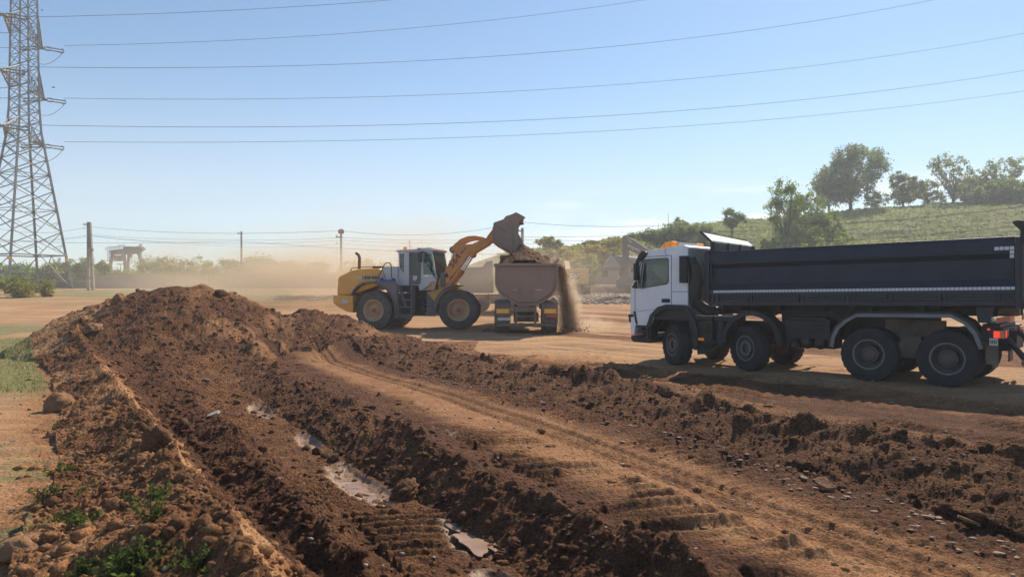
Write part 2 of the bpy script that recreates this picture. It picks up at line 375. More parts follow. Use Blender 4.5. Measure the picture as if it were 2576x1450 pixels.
def base_far(X, Y):
    a = X/np.maximum(Y, 1)
    z = .17*ss(20, 28, Y)+1.12*ss(30, 66, Y)+.2*ss(66, 100, Y)
    rgt = ss(.02, .12, a)
    z = z+rgt*1.25*ss(66, 84, Y)
    # grassy bank and hill
    hA = np.array([-.6, -.14, -.10, -.05, .0, .05, .10, .16, .20, .26, .31, .37, .45, .5, .6, .72, 1.2])
    hE = np.array([0, 0, .020, .036, .050, .054, .060, .070, .078, .086, .092, .094, .103, .109, .113, .118, .13])
    e = np.interp(a, hA, hE)
    Yc = 98+50*ss(.09, .30, a); Yf = 84+8*ss(.1, .3, a)
    crest = 1.95+e*Yc
    k = ss(Yf, Yc+2, Y)**.8
    up = z+(np.maximum(crest, z)-z)*k
    hillmask = ss(Yf-1, Yf+2, Y)*ss(.004, .03, e)
    return up, hillmask
def ground(X, Y, detail=True):
    X = np.asarray(X, float); Y = np.asarray(Y, float)
    zf, hill = base_far(X, Y)
    L = [pl(Y, l) for l in LINES]
    wob = .16*fbm(X*.5, Y*.5, 40, 3)
    Xw = X+wob
    z = zf.copy(); z[...] = zf
    n = len(L); inside = np.zeros_like(X); seg = np.full(X.shape, -1, dtype=np.int8)
    for i in range(n-1):
        (x0, z0), (x1, z1) = L[i], L[i+1]
        m = (Xw >= x0) & (Xw < x1)
        t = np.clip((Xw-x0)/np.maximum(x1-x0, .01), 0, 1)
        t = t**(1.05 if i == 5 else 1.3) if i in (5, 8) else ((1-(1-t)**1.5) if i == 1 else t*t*(3-2*t)*.6+t*.4)
        z = np.where(m, z0*(1-t)+z1*t, z); seg = np.where(m, i, seg)
    inside = (seg >= 0)
    fadeY = ss(25.5, 22.5, Y)
    z = np.where(inside, z*fadeY+zf*(1-fadeY), z)
    # main mound: crest at Y about 24, shorter far side
    H = np.interp(X+.3*vnoise(X*.9, X*0+3.3, 77), MX, MZ)
    H = H*(1+.10*fbm(X*1.1, Y*.4, 90, 2))
    yc = 23.9+.5*fbm(X*.35, X*0, 91, 2)
    run = 1.2+2.1*H
    near = np.minimum(1-(yc-Y)/run, 1); far = np.minimum(1-(Y-yc)/(1.0+1.5*H), 1)
    k = np.where(Y < yc, near, far); k = np.where(k > .85, .85+(k-.85)*.8, k)
    zm = np.where(H > .06, H*k, -9)
    # side spur that runs down to the left windrow and one towards the track
    sx = np.interp(Y, [16, 18, 20.5, 24], [-9.1, -10.5, -12.4, -13.6]); zm = np.maximum(zm, (.85+.30*ss(17.5, 23.5, Y))*np.exp(-((X-sx)/1.1)**2)-.5-9*(1-ss(16, 18, Y))-9*ss(24.5, 25, Y))
    sx = np.interp(Y, [16.5, 20, 24], [-5.0, -6.9, -8.8]); zm = np.maximum(zm, (.70+.75*ss(17.5, 24, Y))*np.exp(-((X-sx)/.95)**2)-.72-9*(1-ss(16, 18, Y))-9*ss(24, 24.5, Y))
    isM = (zm > z+.02) & (zm > -2)
    z0 = z
    z = np.maximum(z, zm)
    # roughness map: high on banks and heaps, low on compact ground
    seg = np.where(Y > 25.3, -1, seg)
    rough = np.zeros_like(X)
    rv = [1.0, .95, 1.0, .95, .36, 1.0, .40, .07, 1.0, .45]
    for i, r_ in enumerate(rv): rough = np.where(seg == i, r_, rough)
    rough = np.where(seg == 1, .9, rough)
    rough = rough*ss(25, 23, Y)
    rough = np.where(isM, .9, rough)
    lf = L[0][0]; edge = ss(lf-1.1, lf, Xw)*(Xw < lf)*ss(24, 22, Y)
    rough = np.maximum(rough, edge*.35)
    pale = np.where(seg == 7, 1.0, 0)*1.0
    # distance from centre of lane lines for pale stripes and ruts
    cx = (L[7][0]+L[8][0])/2; wid = np.maximum(L[8][0]-L[7][0], .05)
    q = (Xw-cx)/wid
    lane = (seg == 7)*1.0
    rut = np.zeros_like(X)
    if detail:
        dn = fbm(X*6, Y*6, 5, 4)
        for li, am in ((9, .17), (6, .08), (1, .08)):
            cx_ = L[li][0]; ck = np.exp(-((Xw-cx_+.12)/.22)**2)*ss(24, 21, Y)
            z = z+ck*am*(ss(-.05, .3, vnoise(X*2.1, Y*2.1, 171+li))+.6*ss(.0, .3, vnoise(X*4.3, Y*4.3, 175+li))-.25)
        z = z+rough*(.16*fbm(X*1.0, Y*1.0, 3, 3)+.10*np.abs(fbm(X*2.6, Y*2.6, 4, 3))+.03*dn)
        # lane ruts along the direction of the track
        for c_, w_, d_ in ((-.05, .022, .04), (.0, .03, .045), (.05, .018, .03), (.09, .022, .035)):
            rut = rut+np.exp(-((q-c_-.02*vnoise(Y*.6, Y*0, 8))/w_)**2)*d_
        z = z-lane*rut*1.7
        fine = vnoise(q*55+.5*vnoise(X*2, Y*2, 6), Y*.6, 12)
        z = z+lane*fine*.014
        # cleat marks across lanes and trench floor
        def cleats(phase, fx, fy, f):
            p = (X*fx+Y*fy)*f+.5*vnoise(X*.8, Y*.8, 31)+phase
            return np.clip((np.abs(np.mod(p, 1)-.5)*2-.3)/.6, 0, 1)
        c1 = cleats(0, -.22, .97, 5.0); msk = ss(.0, .25, vnoise(X*.5, Y*.5, 61)+.12)
        z = z+lane*cleats(.1, -.30, .95, 4.6)*.016*ss(14, 10, Y)
        z = z+np.where(seg == 4, 1, 0)*(c1*.065*ss(-.25, .15, vnoise(X*.8, Y*.8, 62)))*ss(22, 19, Y)
        z = z+np.where(seg == 7, 1, 0)*ss(.15, .20, q)*cleats(.2, -.30, .95, 4.2)*.07*ss(20, 16, Y)*ss(-.3, 0, vnoise(X*.7, Y*.7, 63))
        z = z+np.where(seg == 7, 1, 0)*ss(-.12, -.18, q)*cleats(.3, -.25, .97, 3.3)*.095*ss(13, 9.5, Y)*ss(-.25, .1, vnoise(X*1.1, Y*1.1, 64)+.05)
        # yard: tyre tracks parallel to the bank
        u = (X*.74-Y*.67); w = (X*.67+Y*.74)
        yard = (seg < 0) & (Xw > L[10][0]-.2)
        wy = w-14.0
        yt = np.zeros_like(X)
        for c_, w_ in ((-.9, .30), (.1, .26), (1.1, .34), (2.3, .25)):
            b = np.exp(-((wy-c_-.4*vnoise(u*.15, u*0, 44))/w_)**4)
            yt = yt+b*(np.abs(np.mod(u*4.6+(w-c_)*1.6+.5*vnoise(X*1.3, Y*1.3, 45), 1)-.5)*2*.035-.02)*ss(-.25, .1, vnoise(u*.5, w*1.2, 46))
        z = z+np.where(yard, yt*ss(26, 22, Y), 0)
        dE = (Xw-L[10][0])
        for c_, w_, fx_, fr_ in ((.55, .42, -.30, 5.2), (1.7, .38, -.22, 4.4), (3.4, .45, -.35, 4.8)):
            z = z+np.where(yard, 1, 0)*np.exp(-((dE-c_-.5*vnoise(Y*.25, Y*0, 47))/w_)**4)*cleats(c_, fx_, .95, fr_)*.085*ss(24, 19, Y)*ss(-.3, .05, vnoise(X*.8, Y*.8, 48))
        z = z+np.where(seg < 0, .035*fbm(X*.35, Y*.9, 21, 3)+.012*fbm(X*2.2, Y*5, 22, 3)*ss(45, 20, Y), 0)
        z = z+np.where(yard | (seg == 9), 1, 0)*.028*vnoise(w*5.5+.6*vnoise(X, Y, 71), u*.22, 23)*ss(60, 26, Y)
        z = z+np.where(yard, 1, 0)*(.05*vnoise(w*1.7+.5*vnoise(X*.3, Y*.3, 25), u*.10, 24)+.03*vnoise(w*3.9, u*.16, 26))*ss(60, 30, Y)
        z = z+np.where(yard, 1, 0)*clods(X, Y, .18, 151, .12)*.4*ss(26, 20, Y)
        # clods
        r2 = rough*(.55+.9*np.clip(vnoise(X*.8, Y*.8, 51)+.35, 0, 1))
        big = ss(-.05, .25, vnoise(X*.7, Y*.7, 52))
        r2 = r2*(1+.5*isM)
        z = z+isM*clods(X, Y, .5, 161, .35)*.45*ss(.3, 1, np.abs(zm))
        z = z+r2*(clods(X, Y, .62, 101, .10)*.35*big+clods(X, Y, .30, 111, .12)*.5*(.3+.7*big)+clods(X, Y, .15, 121, .22)*.6+clods(X, Y, .08, 131, .45)*.7*ss(24, 18, Y)+clods(X, Y, .042, 137, .6)*.75*ss(13, 9, Y)+.030*np.abs(vnoise(X*14, Y*14, 138))+.02*vnoise(X*28, Y*28, 139)*ss(14, 9, Y))
        z = z+np.where((seg == 4) | (seg == 7), 1, 0)*(1-ss(.2, .5, lane*(1-2*np.abs(q))))*clods(X, Y, .22, 141, .22)*.5+lane*(clods(X, Y, .055, 143, .35)*.35+clods(X, Y, .11, 145, .12)*.35)*ss(16, 11, Y)+lane*ss(.12, .25, q)*(clods(X, Y, .14, 147, .4)*.5+clods(X, Y, .07, 149, .5)*.5+.02*np.abs(vnoise(X*14, Y*14, 148)))
        z = z+rough*.045*np.abs(fbm(X*9, Y*9, 33, 3))*ss(30, 20, Y)
        # terracettes on the hill
        z = z+hill*(.55*fbm(X*.09, Y*.22, 81, 2)+.34*vnoise(X*.10, Y*.60, 83)+.22*vnoise(X*.25, Y*1.3, 82)+.25*fbm(X*.9, Y*.9, 84, 2))
        # gravel field
        gv = ss(50, 53, Y)*ss(78, 72, Y)*ss(.02, .04, X/Y)
        z = z+gv*.16*np.abs(fbm(X*1.3, Y*1.3, 88, 3))
    chn = (seg < 0)*(Xw > L[10][0])*ss(4.6, 1.2, Xw-L[10][0])*ss(24, 19, Y)
    wet = np.zeros_like(X)
    for px, py, rx, ry, an in WET:
        dx = X-px; dy = Y-py; e = (dx*math.cos(an)+dy*math.sin(an))/rx; f = (-dx*math.sin(an)+dy*math.cos(an))/ry
        wet = np.maximum(wet, ss(1.5, .3, np.sqrt(e*e+f*f)+.4*fbm(X*2.2, Y*2.2, 55, 3)))
    wet = wet*((seg == 4) | (seg == 7))*np.where(seg == 4, ss(.0, .12, L[5][0]-Xw), 1)
    z = z-.075*wet*ss(0, .6, wet)
    dry = np.zeros_like(X)
    dry = np.where(seg < 0, 1.0, dry)
    dry = np.where(seg == 7, ss(.46, .16, np.abs(q+.08))*.50-rut*3.5, dry)
    t = np.clip((Xw-L[1][0])/np.maximum(L[2][0]-L[1][0], .01), 0, 1)
    crest_sunlit = np.where(seg == 1, ss(.95, .15, t)*.62, 0)*ss(19, 15, Y)*ss(-.3, .1, vnoise(X*1.1, Y*1.1, 66)+.18)  # sunlit right flank of the windrow painted paler through the mask
    dry = np.maximum(dry, crest_sunlit)
    dry = np.where(seg == 0, .34+.4*fbm(X*.9, Y*.9, 68, 2), dry)  # left flank paler: its sunlit faces are put into the soil colour
    dry = np.where(seg == 4, .25, dry)
    dry = np.where(seg == 9, .32, dry)
    dry = np.where((seg < 0) & (rough > .02), 1-rough*1.5, dry)
    dry = np.where(isM, .14+.30*ss(.0, .35, fbm(X*.7, Y*.7, 69, 2))+.25*ss(-11.5, -13.5, X), dry)
    # damp, darker earth where trucks drive near the bank
    damp = np.where((seg < 0) & (Xw > L[10][0]), 1, 0)*ss(4.2, .6, (X*.67+Y*.74)-12.6)*ss(24, 21, Y)
    uu = X*.74-Y*.67; ww = X*.67+Y*.74
    bandn = ss(.06, .22, vnoise(ww*.55+.8*vnoise(X*.15, Y*.15, 93), uu*.035, 94)+.35*vnoise(ww*2.2, uu*.12, 95))
    bandn = bandn*(seg < 0)*(Xw > L[10][0])*ss(55, 40, Y)
    dry = np.clip(dry-damp*.55-bandn*.68-chn*(.22+.5*ss(-.1, .25, vnoise(X*.9, Y*2.2, 97))), 0, 1)
    dry = np.where((seg == 5) | (seg == 8) | (seg == 3), np.maximum(dry, .13), dry)  # bank slopes kept dark: dark soil plus shade put into the colour
    a = X/np.maximum(Y, 1)
    g = np.zeros_like(X)
    lf2 = (X < lf-.1) & (Y > 11)
    g = np.where(lf2, ss(12, 15, Y)*ss(38, 32, Y)*ss(-.26, .04, fbm(X*.35, Y*.35, 15, 3)+.06), g)
    g = np.maximum(g, ss(.05, .3, fbm(X*.12, Y*.12, 16, 3)+.1)*ss(30, 33, Y)*ss(46, 42, Y)*(a < -.45))
    g = np.maximum(g, .9*ss(48, 56, Y)*(a < -.30)*ss(-.1, .2, fbm(X*.1, Y*.2, 17, 2)+.15))
    g = np.maximum(g, hill)
    g = np.maximum(g, ss(80, 83, Y)*(a > .1)*.9)
    sp = (X < lf) & (Y < 12)
    g = np.where(sp, np.maximum(g, ss(.30, .42, fbm(X*1.6, Y*1.6, 18, 3)+.05)*.7), g)
    gvl = ss(50, 52, Y)*ss(80, 74, Y)*ss(.03, .05, a)
    road = ss(99, 100, Y)*ss(106, 105, Y)*(a < -.1)
    reg = np.zeros(X.shape, dtype=np.int8)
    reg = np.where((seg >= 0) & (seg < 4) & (Y < 24), 2, reg)
    reg = np.where((seg == 5) & (Y < 24), 3, reg)
    reg = np.where((seg == 8) & (Y < 25), 4, reg)
    reg = np.where(isM, 1, reg); reg = np.where(hill > .5, 5, reg)
    pud = (seg == 4)
    return z, dict(dry=dry, green=g, gravel=gvl, road=road, reg=reg, rough=rough, seg=seg, wet=wet, lane=lane, q=q)
def gz(x, y, detail=True):
    z, _ = ground(np.array([float(x)]), np.array([float(y)]), detail); return float(z[0])

def ground_material():
    m = bpy.data.materials.new('earth'); m.use_nodes = True; t = m.node_tree; n = t.nodes; L = t.links; b = n['Principled BSDF']
    b.inputs['Roughness'].default_value = .95; b.inputs['Specular IOR Level'].default_value = .15
    def at(nm):
        a = n.new('ShaderNodeAttribute'); a.attribute_name = nm; return a
    geo = n.new('ShaderNodeNewGeometry')
    def noise(sc, det=6, ro=.6, vec=None):
        k = n.new('ShaderNodeTexNoise'); k.inputs['Scale'].default_value = sc; k.inputs['Detail'].default_value = det; k.inputs['Roughness'].default_value = ro
        L.new(vec or geo.outputs['Position'], k.inputs[0]); return k.outputs[0]
    def rng(v, a, b_, c=0, d=1):
        k = n.new('ShaderNodeMapRange'); k.inputs[1].default_value = a; k.inputs[2].default_value = b_; k.inputs[3].default_value = c; k.inputs[4].default_value = d; L.new(v, k.inputs[0]); return k.outputs[0]
    def mix(f, a, b_, bt='MIX'):
        k = n.new('ShaderNodeMixRGB'); k.blend_type = bt
        for i, v in enumerate((f, a, b_)):
            if isinstance(v, (int, float)): k.inputs[i].default_value = v
            elif isinstance(v, tuple): k.inputs[i].default_value = (*v, 1)
            else: L.new(v, k.inputs[i])
        return k.outputs[0]
    def mul(a, b_):
        k = n.new('ShaderNodeMath'); k.operation = 'MULTIPLY'
        for i, v in enumerate((a, b_)):
            if isinstance(v, (int, float)): k.inputs[i].default_value = v
            else: L.new(v, k.inputs[i])
        return k.outputs[0]
    m1 = at('mask'); sp = n.new('ShaderNodeSeparateColor'); L.new(m1.outputs['Color'], sp.inputs[0])
    m2 = at('mask_b'); sp2 = n.new('ShaderNodeSeparateColor'); L.new(m2.outputs['Color'], sp2.inputs[0])
    dark = mix(rng(noise(1.7), .3, .7), (.128, .051, .024), (.22, .095, .043))
    dark = mix(rng(noise(14, 8, .7), .42, .66), dark, (.068, .033, .020))
    sepP = n.new('ShaderNodeMapping'); sepP.inputs['Scale'].default_value = (1, .35, 1); sepP.inputs['Rotation'].default_value = (0, 0, R(20)); L.new(geo.outputs['Position'], sepP.inputs[0])
    stM = n.new('ShaderNodeMapping'); stM.inputs['Rotation'].default_value = (0, 0, R(42)); stM.inputs['Scale'].default_value = (.12, 2.2, 1); L.new(geo.outputs['Position'], stM.inputs[0])
    dryc = mix(rng(noise(.55, 8, .65, sepP.outputs[0]), .32, .68), (.52, .315, .16), (.38, .21, .10))
    dryc = mix(rng(noise(1.0, 6, .7, stM.outputs[0]), .46, .60, 0, .65), dryc, (.24, .135, .072))
    dryc = mix(rng(noise(1.7, 5, .6, stM.outputs[0]), .58, .68, 0, .7), dryc, (.56, .40, .25))
    dryc = mix(rng(noise(9, 6, .7), .45, .7, 0, .5), dryc, (.30, .18, .10))
    dmix = n.new('ShaderNodeMath'); dmix.operation = 'ADD'; L.new(sp.outputs[0], dmix.inputs[0]); L.new(rng(noise(2.2, 8, .72), .3, .7, -.28, .30), dmix.inputs[1])
    c = mix(rng(dmix.outputs[0], .10, .48), dark, (.30, .145, .064)); c = mix(rng(dmix.outputs[0], .45, .95), c, dryc)
    hp = n.new('ShaderNodeMapping'); hp.inputs['Scale'].default_value = (.05, .30, .9); L.new(geo.outputs['Position'], hp.inputs[0])
    hill_g = mix(rng(noise(2.2, 8, .7, hp.outputs[0]), .36, .64), (.19, .23, .068), (.11, .14, .05))
    hill_g = mix(rng(noise(.06, 5, .6), .52, .66, 0, .55), hill_g, (.24, .20, .09))
    near_g = mix(rng(noise(4, 8, .75), .35, .65), (.23, .22, .10), (.15, .15, .065))
    sy = n.new('ShaderNodeSeparateXYZ'); L.new(geo.outputs['Position'], sy.inputs[0])
    grass = mix(rng(sy.outputs[1], 50, 80), near_g, hill_g)
    gm = n.new('ShaderNodeMath'); gm.operation = 'MULTIPLY'; L.new(sp.outputs[1], gm.inputs[0]); L.new(rng(noise(2.0, 8, .8), .36, .52, .45, 1), gm.inputs[1])
    c = mix(gm.outputs[0], c, grass)
    grv = mix(rng(noise(2.2, 5, .7), .4, .62), (.36, .29, .24), (.24, .17, .12))
    c = mix(sp.outputs[2], c, grv)
    c = mix(sp2.outputs[0], c, (.42, .39, .34))
    c = mix(sp2.outputs[1], c, mix(rng(noise(6, 5, .7), .35, .65), (.31, .195, .125), (.20, .118, .07)))
    near = rng(sy.outputs[1], 22, 45, 1, 0)
    gr = mix(rng(noise(48, 3, .6), .40, .60), (.62, .60, .58), (1.22, 1.22, 1.2)); gr = mix(near, (1, 1, 1), gr)
    c = mix(1.0, c, gr, 'MULTIPLY')
    L.new(c, b.inputs['Base Color'])
    L.new(rng(sp2.outputs[1], 0, 1, .95, .5), b.inputs['Roughness'])
    bp = n.new('ShaderNodeBump'); bp.inputs['Strength'].default_value = 1.0; bp.inputs['Distance'].default_value = .07
    bm_ = n.new('ShaderNodeMath'); bm_.operation = 'ADD'; L.new(noise(22, 10, .78), bm_.inputs[0]); vr = n.new('ShaderNodeTexVoronoi'); vr.inputs['Scale'].default_value = 26; L.new(geo.outputs['Position'], vr.inputs['Vector']); L.new(mul(vr.outputs['Distance'], -.55), bm_.inputs[1]); L.new(bm_.outputs[0], bp.inputs['Height']); L.new(mul(rng(sp.outputs[0], .25, .6, 1.0, .34), rng(sp2.outputs[1], 0, 1, 1, .15)), bp.inputs['Strength'])
    L.new(bp.outputs[0], b.inputs['Normal'])
    return m
M['earth'] = ground_material()

WET = [(-1.98, 9.5, .26, 1.0, .50), (-.38, 7.45, .22, .55, .5), (-4.75, 13.9, .2, .6, .5), (-3.2, 11.6, .16, .5, .5), (-1.2, 11.1, .22, .4, .5), (-.15, 6.35, .16, .3, .5)]
def make_terrain():
    rows = [1.5]
    while rows[-1] < 420:
        y = rows[-1]
        d = min(max(y*y/2300, .020), .085) if y < 26 else (min(.085+(y-26)*.012, .34) if y < 130 else min(.34+(y-130)*.04, 8))
        rows.append(y+d)
    rows = np.array(rows)
    ac = np.concatenate([-np.geomspace(2.6, .92, 30)[:-1], np.linspace(-.92, -.76, 50)[:-1], np.linspace(-.76, .76, 1330), np.linspace(.76, .92, 50)[1:], np.geomspace(.92, 2.6, 30)[1:]])
    A, Y = np.meshgrid(ac, rows); X = A*Y
    z, mk = ground(X.ravel(), Y.ravel()); z = z.reshape(X.shape)
    nr, nc = X.shape
    V = np.stack([X.ravel(), Y.ravel(), z.ravel()], 1).astype(np.float32)
    idx = np.arange(nr*nc).reshape(nr, nc)
    F = np.stack([idx[:-1, :-1], idx[:-1, 1:], idx[1:, 1:], idx[1:, :-1]], -1).reshape(-1, 4)
    reg = mk['reg'].reshape(nr, nc)[:-1, :-1].ravel()
    ca = np.zeros((nr*nc, 4), dtype=np.float32); ca[:, 0] = mk['dry']; ca[:, 1] = mk['green']; ca[:, 2] = mk['gravel']; ca[:, 3] = 1
    cb = np.zeros((nr*nc, 4), dtype=np.float32); cb[:, 0] = mk['road']; cb[:, 3] = 1
    seg = mk['seg']; xx = X.ravel(); yy = Y.ravel()
    cb[:, 1] = ss(.02, .35, mk['wet'])
    RG = mk['reg'].reshape(nr, nc)
    for rid, (sx_, sy_) in {1: (-10.9, 23.6), 2: (-6.0, 11.5), 3: (-1.5, 12.0), 4: (3.5, 10.8)}.items():
        ri = int(np.argmin(np.abs(rows-sy_))); ci = int(np.argmin(np.abs(ac*rows[ri]-sx_)))
        mk_ = RG == rid; r0, r1 = np.where(mk_.any(1))[0][[0, -1]]; c0, c1 = np.where(mk_.any(0))[0][[0, -1]]
        S = mk_[r0:r1+1, c0:c1+1]; K = np.zeros_like(S); K[ri-r0, ci-c0] = S[ri-r0, ci-c0]; last = -1
        for it in range(4000):
            N_ = K.copy(); N_[1:] |= K[:-1]; N_[:-1] |= K[1:]; N_[:, 1:] |= K[:, :-1]; N_[:, :-1] |= K[:, 1:]; N_ &= S
            if it % 25 == 0:
                c_ = int(N_.sum())
                if c_ == last: break
                last = c_
            K = N_
        if K.sum() > S.sum()*.5: RG[r0:r1+1, c0:c1+1][S & ~K] = 0
    reg = RG[:-1, :-1].ravel()
    info = {0: ('ground', None, None, 'structure'),
            1: ('earth_mound', 'tall dark brown mound of loose dug earth, highest point left of the loader', 'dirt mound', None),
            2: ('earth_windrow', 'long windrow of cloddy soil left of the trench, with weeds on its near end', 'dirt ridge', None),
            3: ('earth_bank', 'low dark bank between the trench with puddles and the smooth track', 'dirt bank', None),
            4: ('earth_bank', 'long dark crumbly bank between the smooth track and the blue tipper truck', 'dirt bank', None),
            5: ('hill', None, None, 'structure')}
    for r, (nm, lab, cat, kind) in info.items():
        f = F[reg == r]
        if not len(f): continue
        used, inv = np.unique(f, return_inverse=True)
        o = npmesh(nm, V[used], inv.reshape(-1, 4), M['earth'], smooth=True)
        for an, arr in (('mask', ca), ('mask_b', cb)):
            at = o.data.attributes.new(an, 'FLOAT_COLOR', 'POINT'); at.data.foreach_set('color', arr[used].ravel())
        tag(o, lab, cat, kind=kind)
make_terrain()
# wide flat apron so the ground reaches the horizon beyond the fine mesh
b = MB(); b.add([(-3000, 415, 1.2), (3000, 415, 1.2), (3000, 4500, 1.2), (-3000, 4500, 1.2)], [(0, 1, 2, 3)])
o = b.build('terrain', M['earth']); tag(o, kind='structure')
for an, col in (('mask', (1, .8, 0, 1)), ('mask_b', (0, 0, 0, 1))):
    at = o.data.attributes.new(an, 'FLOAT_COLOR', 'POINT'); at.data.foreach_set('color', np.tile(np.array(col, dtype=np.float32), 4))
b = MB(); b.add([(-60, -60, -.9), (60, -60, -.9), (60, 1.55, -.9), (-60, 1.55, -.9)], [(0, 1, 2, 3)])

# ---------------------------------------------------------------- loose clods, stones, puddles
def ico(sub):
    bm = bmesh.new(); bmesh.ops.create_icosphere(bm, subdivisions=sub, radius=1)
    v = np.array([x.co[:] for x in bm.verts]); f = np.array([[q.index for q in p.verts] for p in bm.faces]); bm.free(); return v, f
IC1, IC2, IC3, IC4 = ico(1), ico(2), ico(3), ico(4)
def lumps(name, P, S, m, kind_ico=IC2, squash=.7, sm=False, rough=.30, parent=None):
    v, f = kind_ico; n = len(P); rs = np.random.RandomState(len(P)+3)
    k = len(v); ang = rs.rand(n)*6.28
    dirs = rs.randn(n, 5, 3); dirs /= np.linalg.norm(dirs, axis=2, keepdims=True)
    amp = rs.rand(n, 5)*rough
    dots = np.einsum('nkd,vd->nkv', dirs, v)
    disp = 1+np.einsum('nk,nkv->nv', amp, np.clip(dots, 0, 1)**2)-rough*.5
    disp += rs.randn(n, k)*.05
    sc = np.stack([.75+rs.rand(n)*.5, .75+rs.rand(n)*.5, squash*(.7+rs.rand(n)*.6)], 1)
    W = v[None]*disp[:, :, None]*sc[:, None, :]
    ca, sa = np.cos(ang)[:, None], np.sin(ang)[:, None]
    W = np.stack([W[..., 0]*ca-W[..., 1]*sa, W[..., 0]*sa+W[..., 1]*ca, W[..., 2]], -1)*S[:, None, None]+P[:, None, :]
    F = (f[None]+(np.arange(n)*k)[:, None, None]).reshape(-1, 3)
    return npmesh(name, W.reshape(-1, 3), F, m, parent, smooth=sm)
M['clod'] = mat('clod_earth', (.110, .050, .026), .95, var=.35, nscale=5, dust=.2, dustcol=(.18, .10, .055), bump=.5, bscale=30, spec=.15)
M['clod_pale'] = mat('dry_clod_earth', (.23, .115, .055), .95, var=.25, nscale=6, dust=.3, dustcol=(.34, .21, .12), bump=.5, bscale=24, spec=.15)
rs = np.random.RandomState(11)
N = 90000
Yc_ = 3.2+ (rs.rand(N)**1.3)*22; Xc_ = (rs.rand(N)*1.7-.85)*Yc_
_, mk = ground(Xc_, Yc_, False)
keep = rs.rand(N) < np.clip(mk['rough']*.9, 0.004, 1)*np.where(mk['seg'] < 0, .35, 1)
Xc_, Yc_ = Xc_[keep], Yc_[keep]
S_ = .0055*(rs.rand(len(Xc_))+.006)**-.6; S_ = np.clip(S_*(1+.045*Yc_), .007, .075)
zz, mk2 = ground(Xc_, Yc_)
o = lumps('loose_clods', np.stack([Xc_, Yc_, zz-S_*.05], 1), S_, M['earth'], IC1, rough=.6)
kk = len(IC1[0]); ca = np.zeros((len(Xc_)*kk, 4), dtype=np.float32); ca[:, 0] = np.repeat(mk2['dry']*.9+.06, kk); ca[:, 3] = 1
for an_, arr in (('mask', ca), ('mask_b', ca*np.array([0, 0, 0, 1], dtype=np.float32))):
    at_ = o.data.attributes.new(an_, 'FLOAT_COLOR', 'POINT'); at_.data.foreach_set('color', arr.ravel())
tag(o, 'loose crumbled clods of dark earth strewn over the banks', 'clods', kind='stuff')
# flat lumps on the yard and small pale stones
N = 420; Ys = 4+rs.rand(N)**1.2*24; Xs = (rs.rand(N)*1.5-.75)*Ys; zz, _ = ground(Xs, Ys)
S2 = .010+.02*rs.rand(N)
o = lumps('small_stones', np.stack([Xs, Ys, zz+.005], 1), S2, mat('pale_stone', (.34, .28, .24), .8, var=.2), IC1, squash=.5)
tag(o, 'small pale stones scattered over the worked soil', 'stones', kind='stuff')
rs = np.random.RandomState(31)
N = 520; Ys = 4.6+rs.rand(N)**1.1*13; xf_ = np.interp(Ys, LY[:8], LX[8][:8]); xf_ = np.interp(Ys, LY, LX[8]); Xs = xf_-.10-np.abs(rs.randn(N))*.42*np.interp(Ys, [5, 17], [1.1, .7])
zz, mk3 = ground(Xs, Ys)
o = lumps('mud_flakes', np.stack([Xs, Ys, zz+.012], 1), .012+.042*rs.rand(N)**2.5, mat('dried_mud', (.25, .145, .085), .85, var=.3, nscale=2), IC1, squash=.28, rough=.7)
tag(o, 'broken flat flakes of pale dried mud along the foot of the long bank', 'mud flakes', kind='stuff')
def clod(x, y, s, label, m='clod', sq=.8, seed=0, zoff=.35, cat='earth clod', name='earth_clod', grp=None):
    v, f = IC4; rr = random.Random(seed); V = v.copy()
    D = np.ones(len(v))
    for i in range(9):
        d = np.array([rr.gauss(0, 1) for _ in range(3)]); d /= np.linalg.norm(d); D += np.clip(v@d-.2, 0, 1)*rr.uniform(-.75, .35)
    for sc_, am in ((2.3, .30), (5.1, .20), (11., .13), (22., .07)):
        D += am*fbm(v[:, 0]*sc_+seed, v[:, 1]*sc_+v[:, 2]*sc_*1.7, seed, 2)
    V = v*D[:, None]*np.array([1.05, .95, sq])*s; z = gz(x, y, False)
    o = npmesh(name, V, f, M[m], smooth=True); o.location = (x, y, z+s*sq*zoff); o.rotation_euler = (rr.uniform(-.2, .2), rr.uniform(-.2, .2), rr.uniform(0, 6))
    tag(o, label, cat, grp); return o
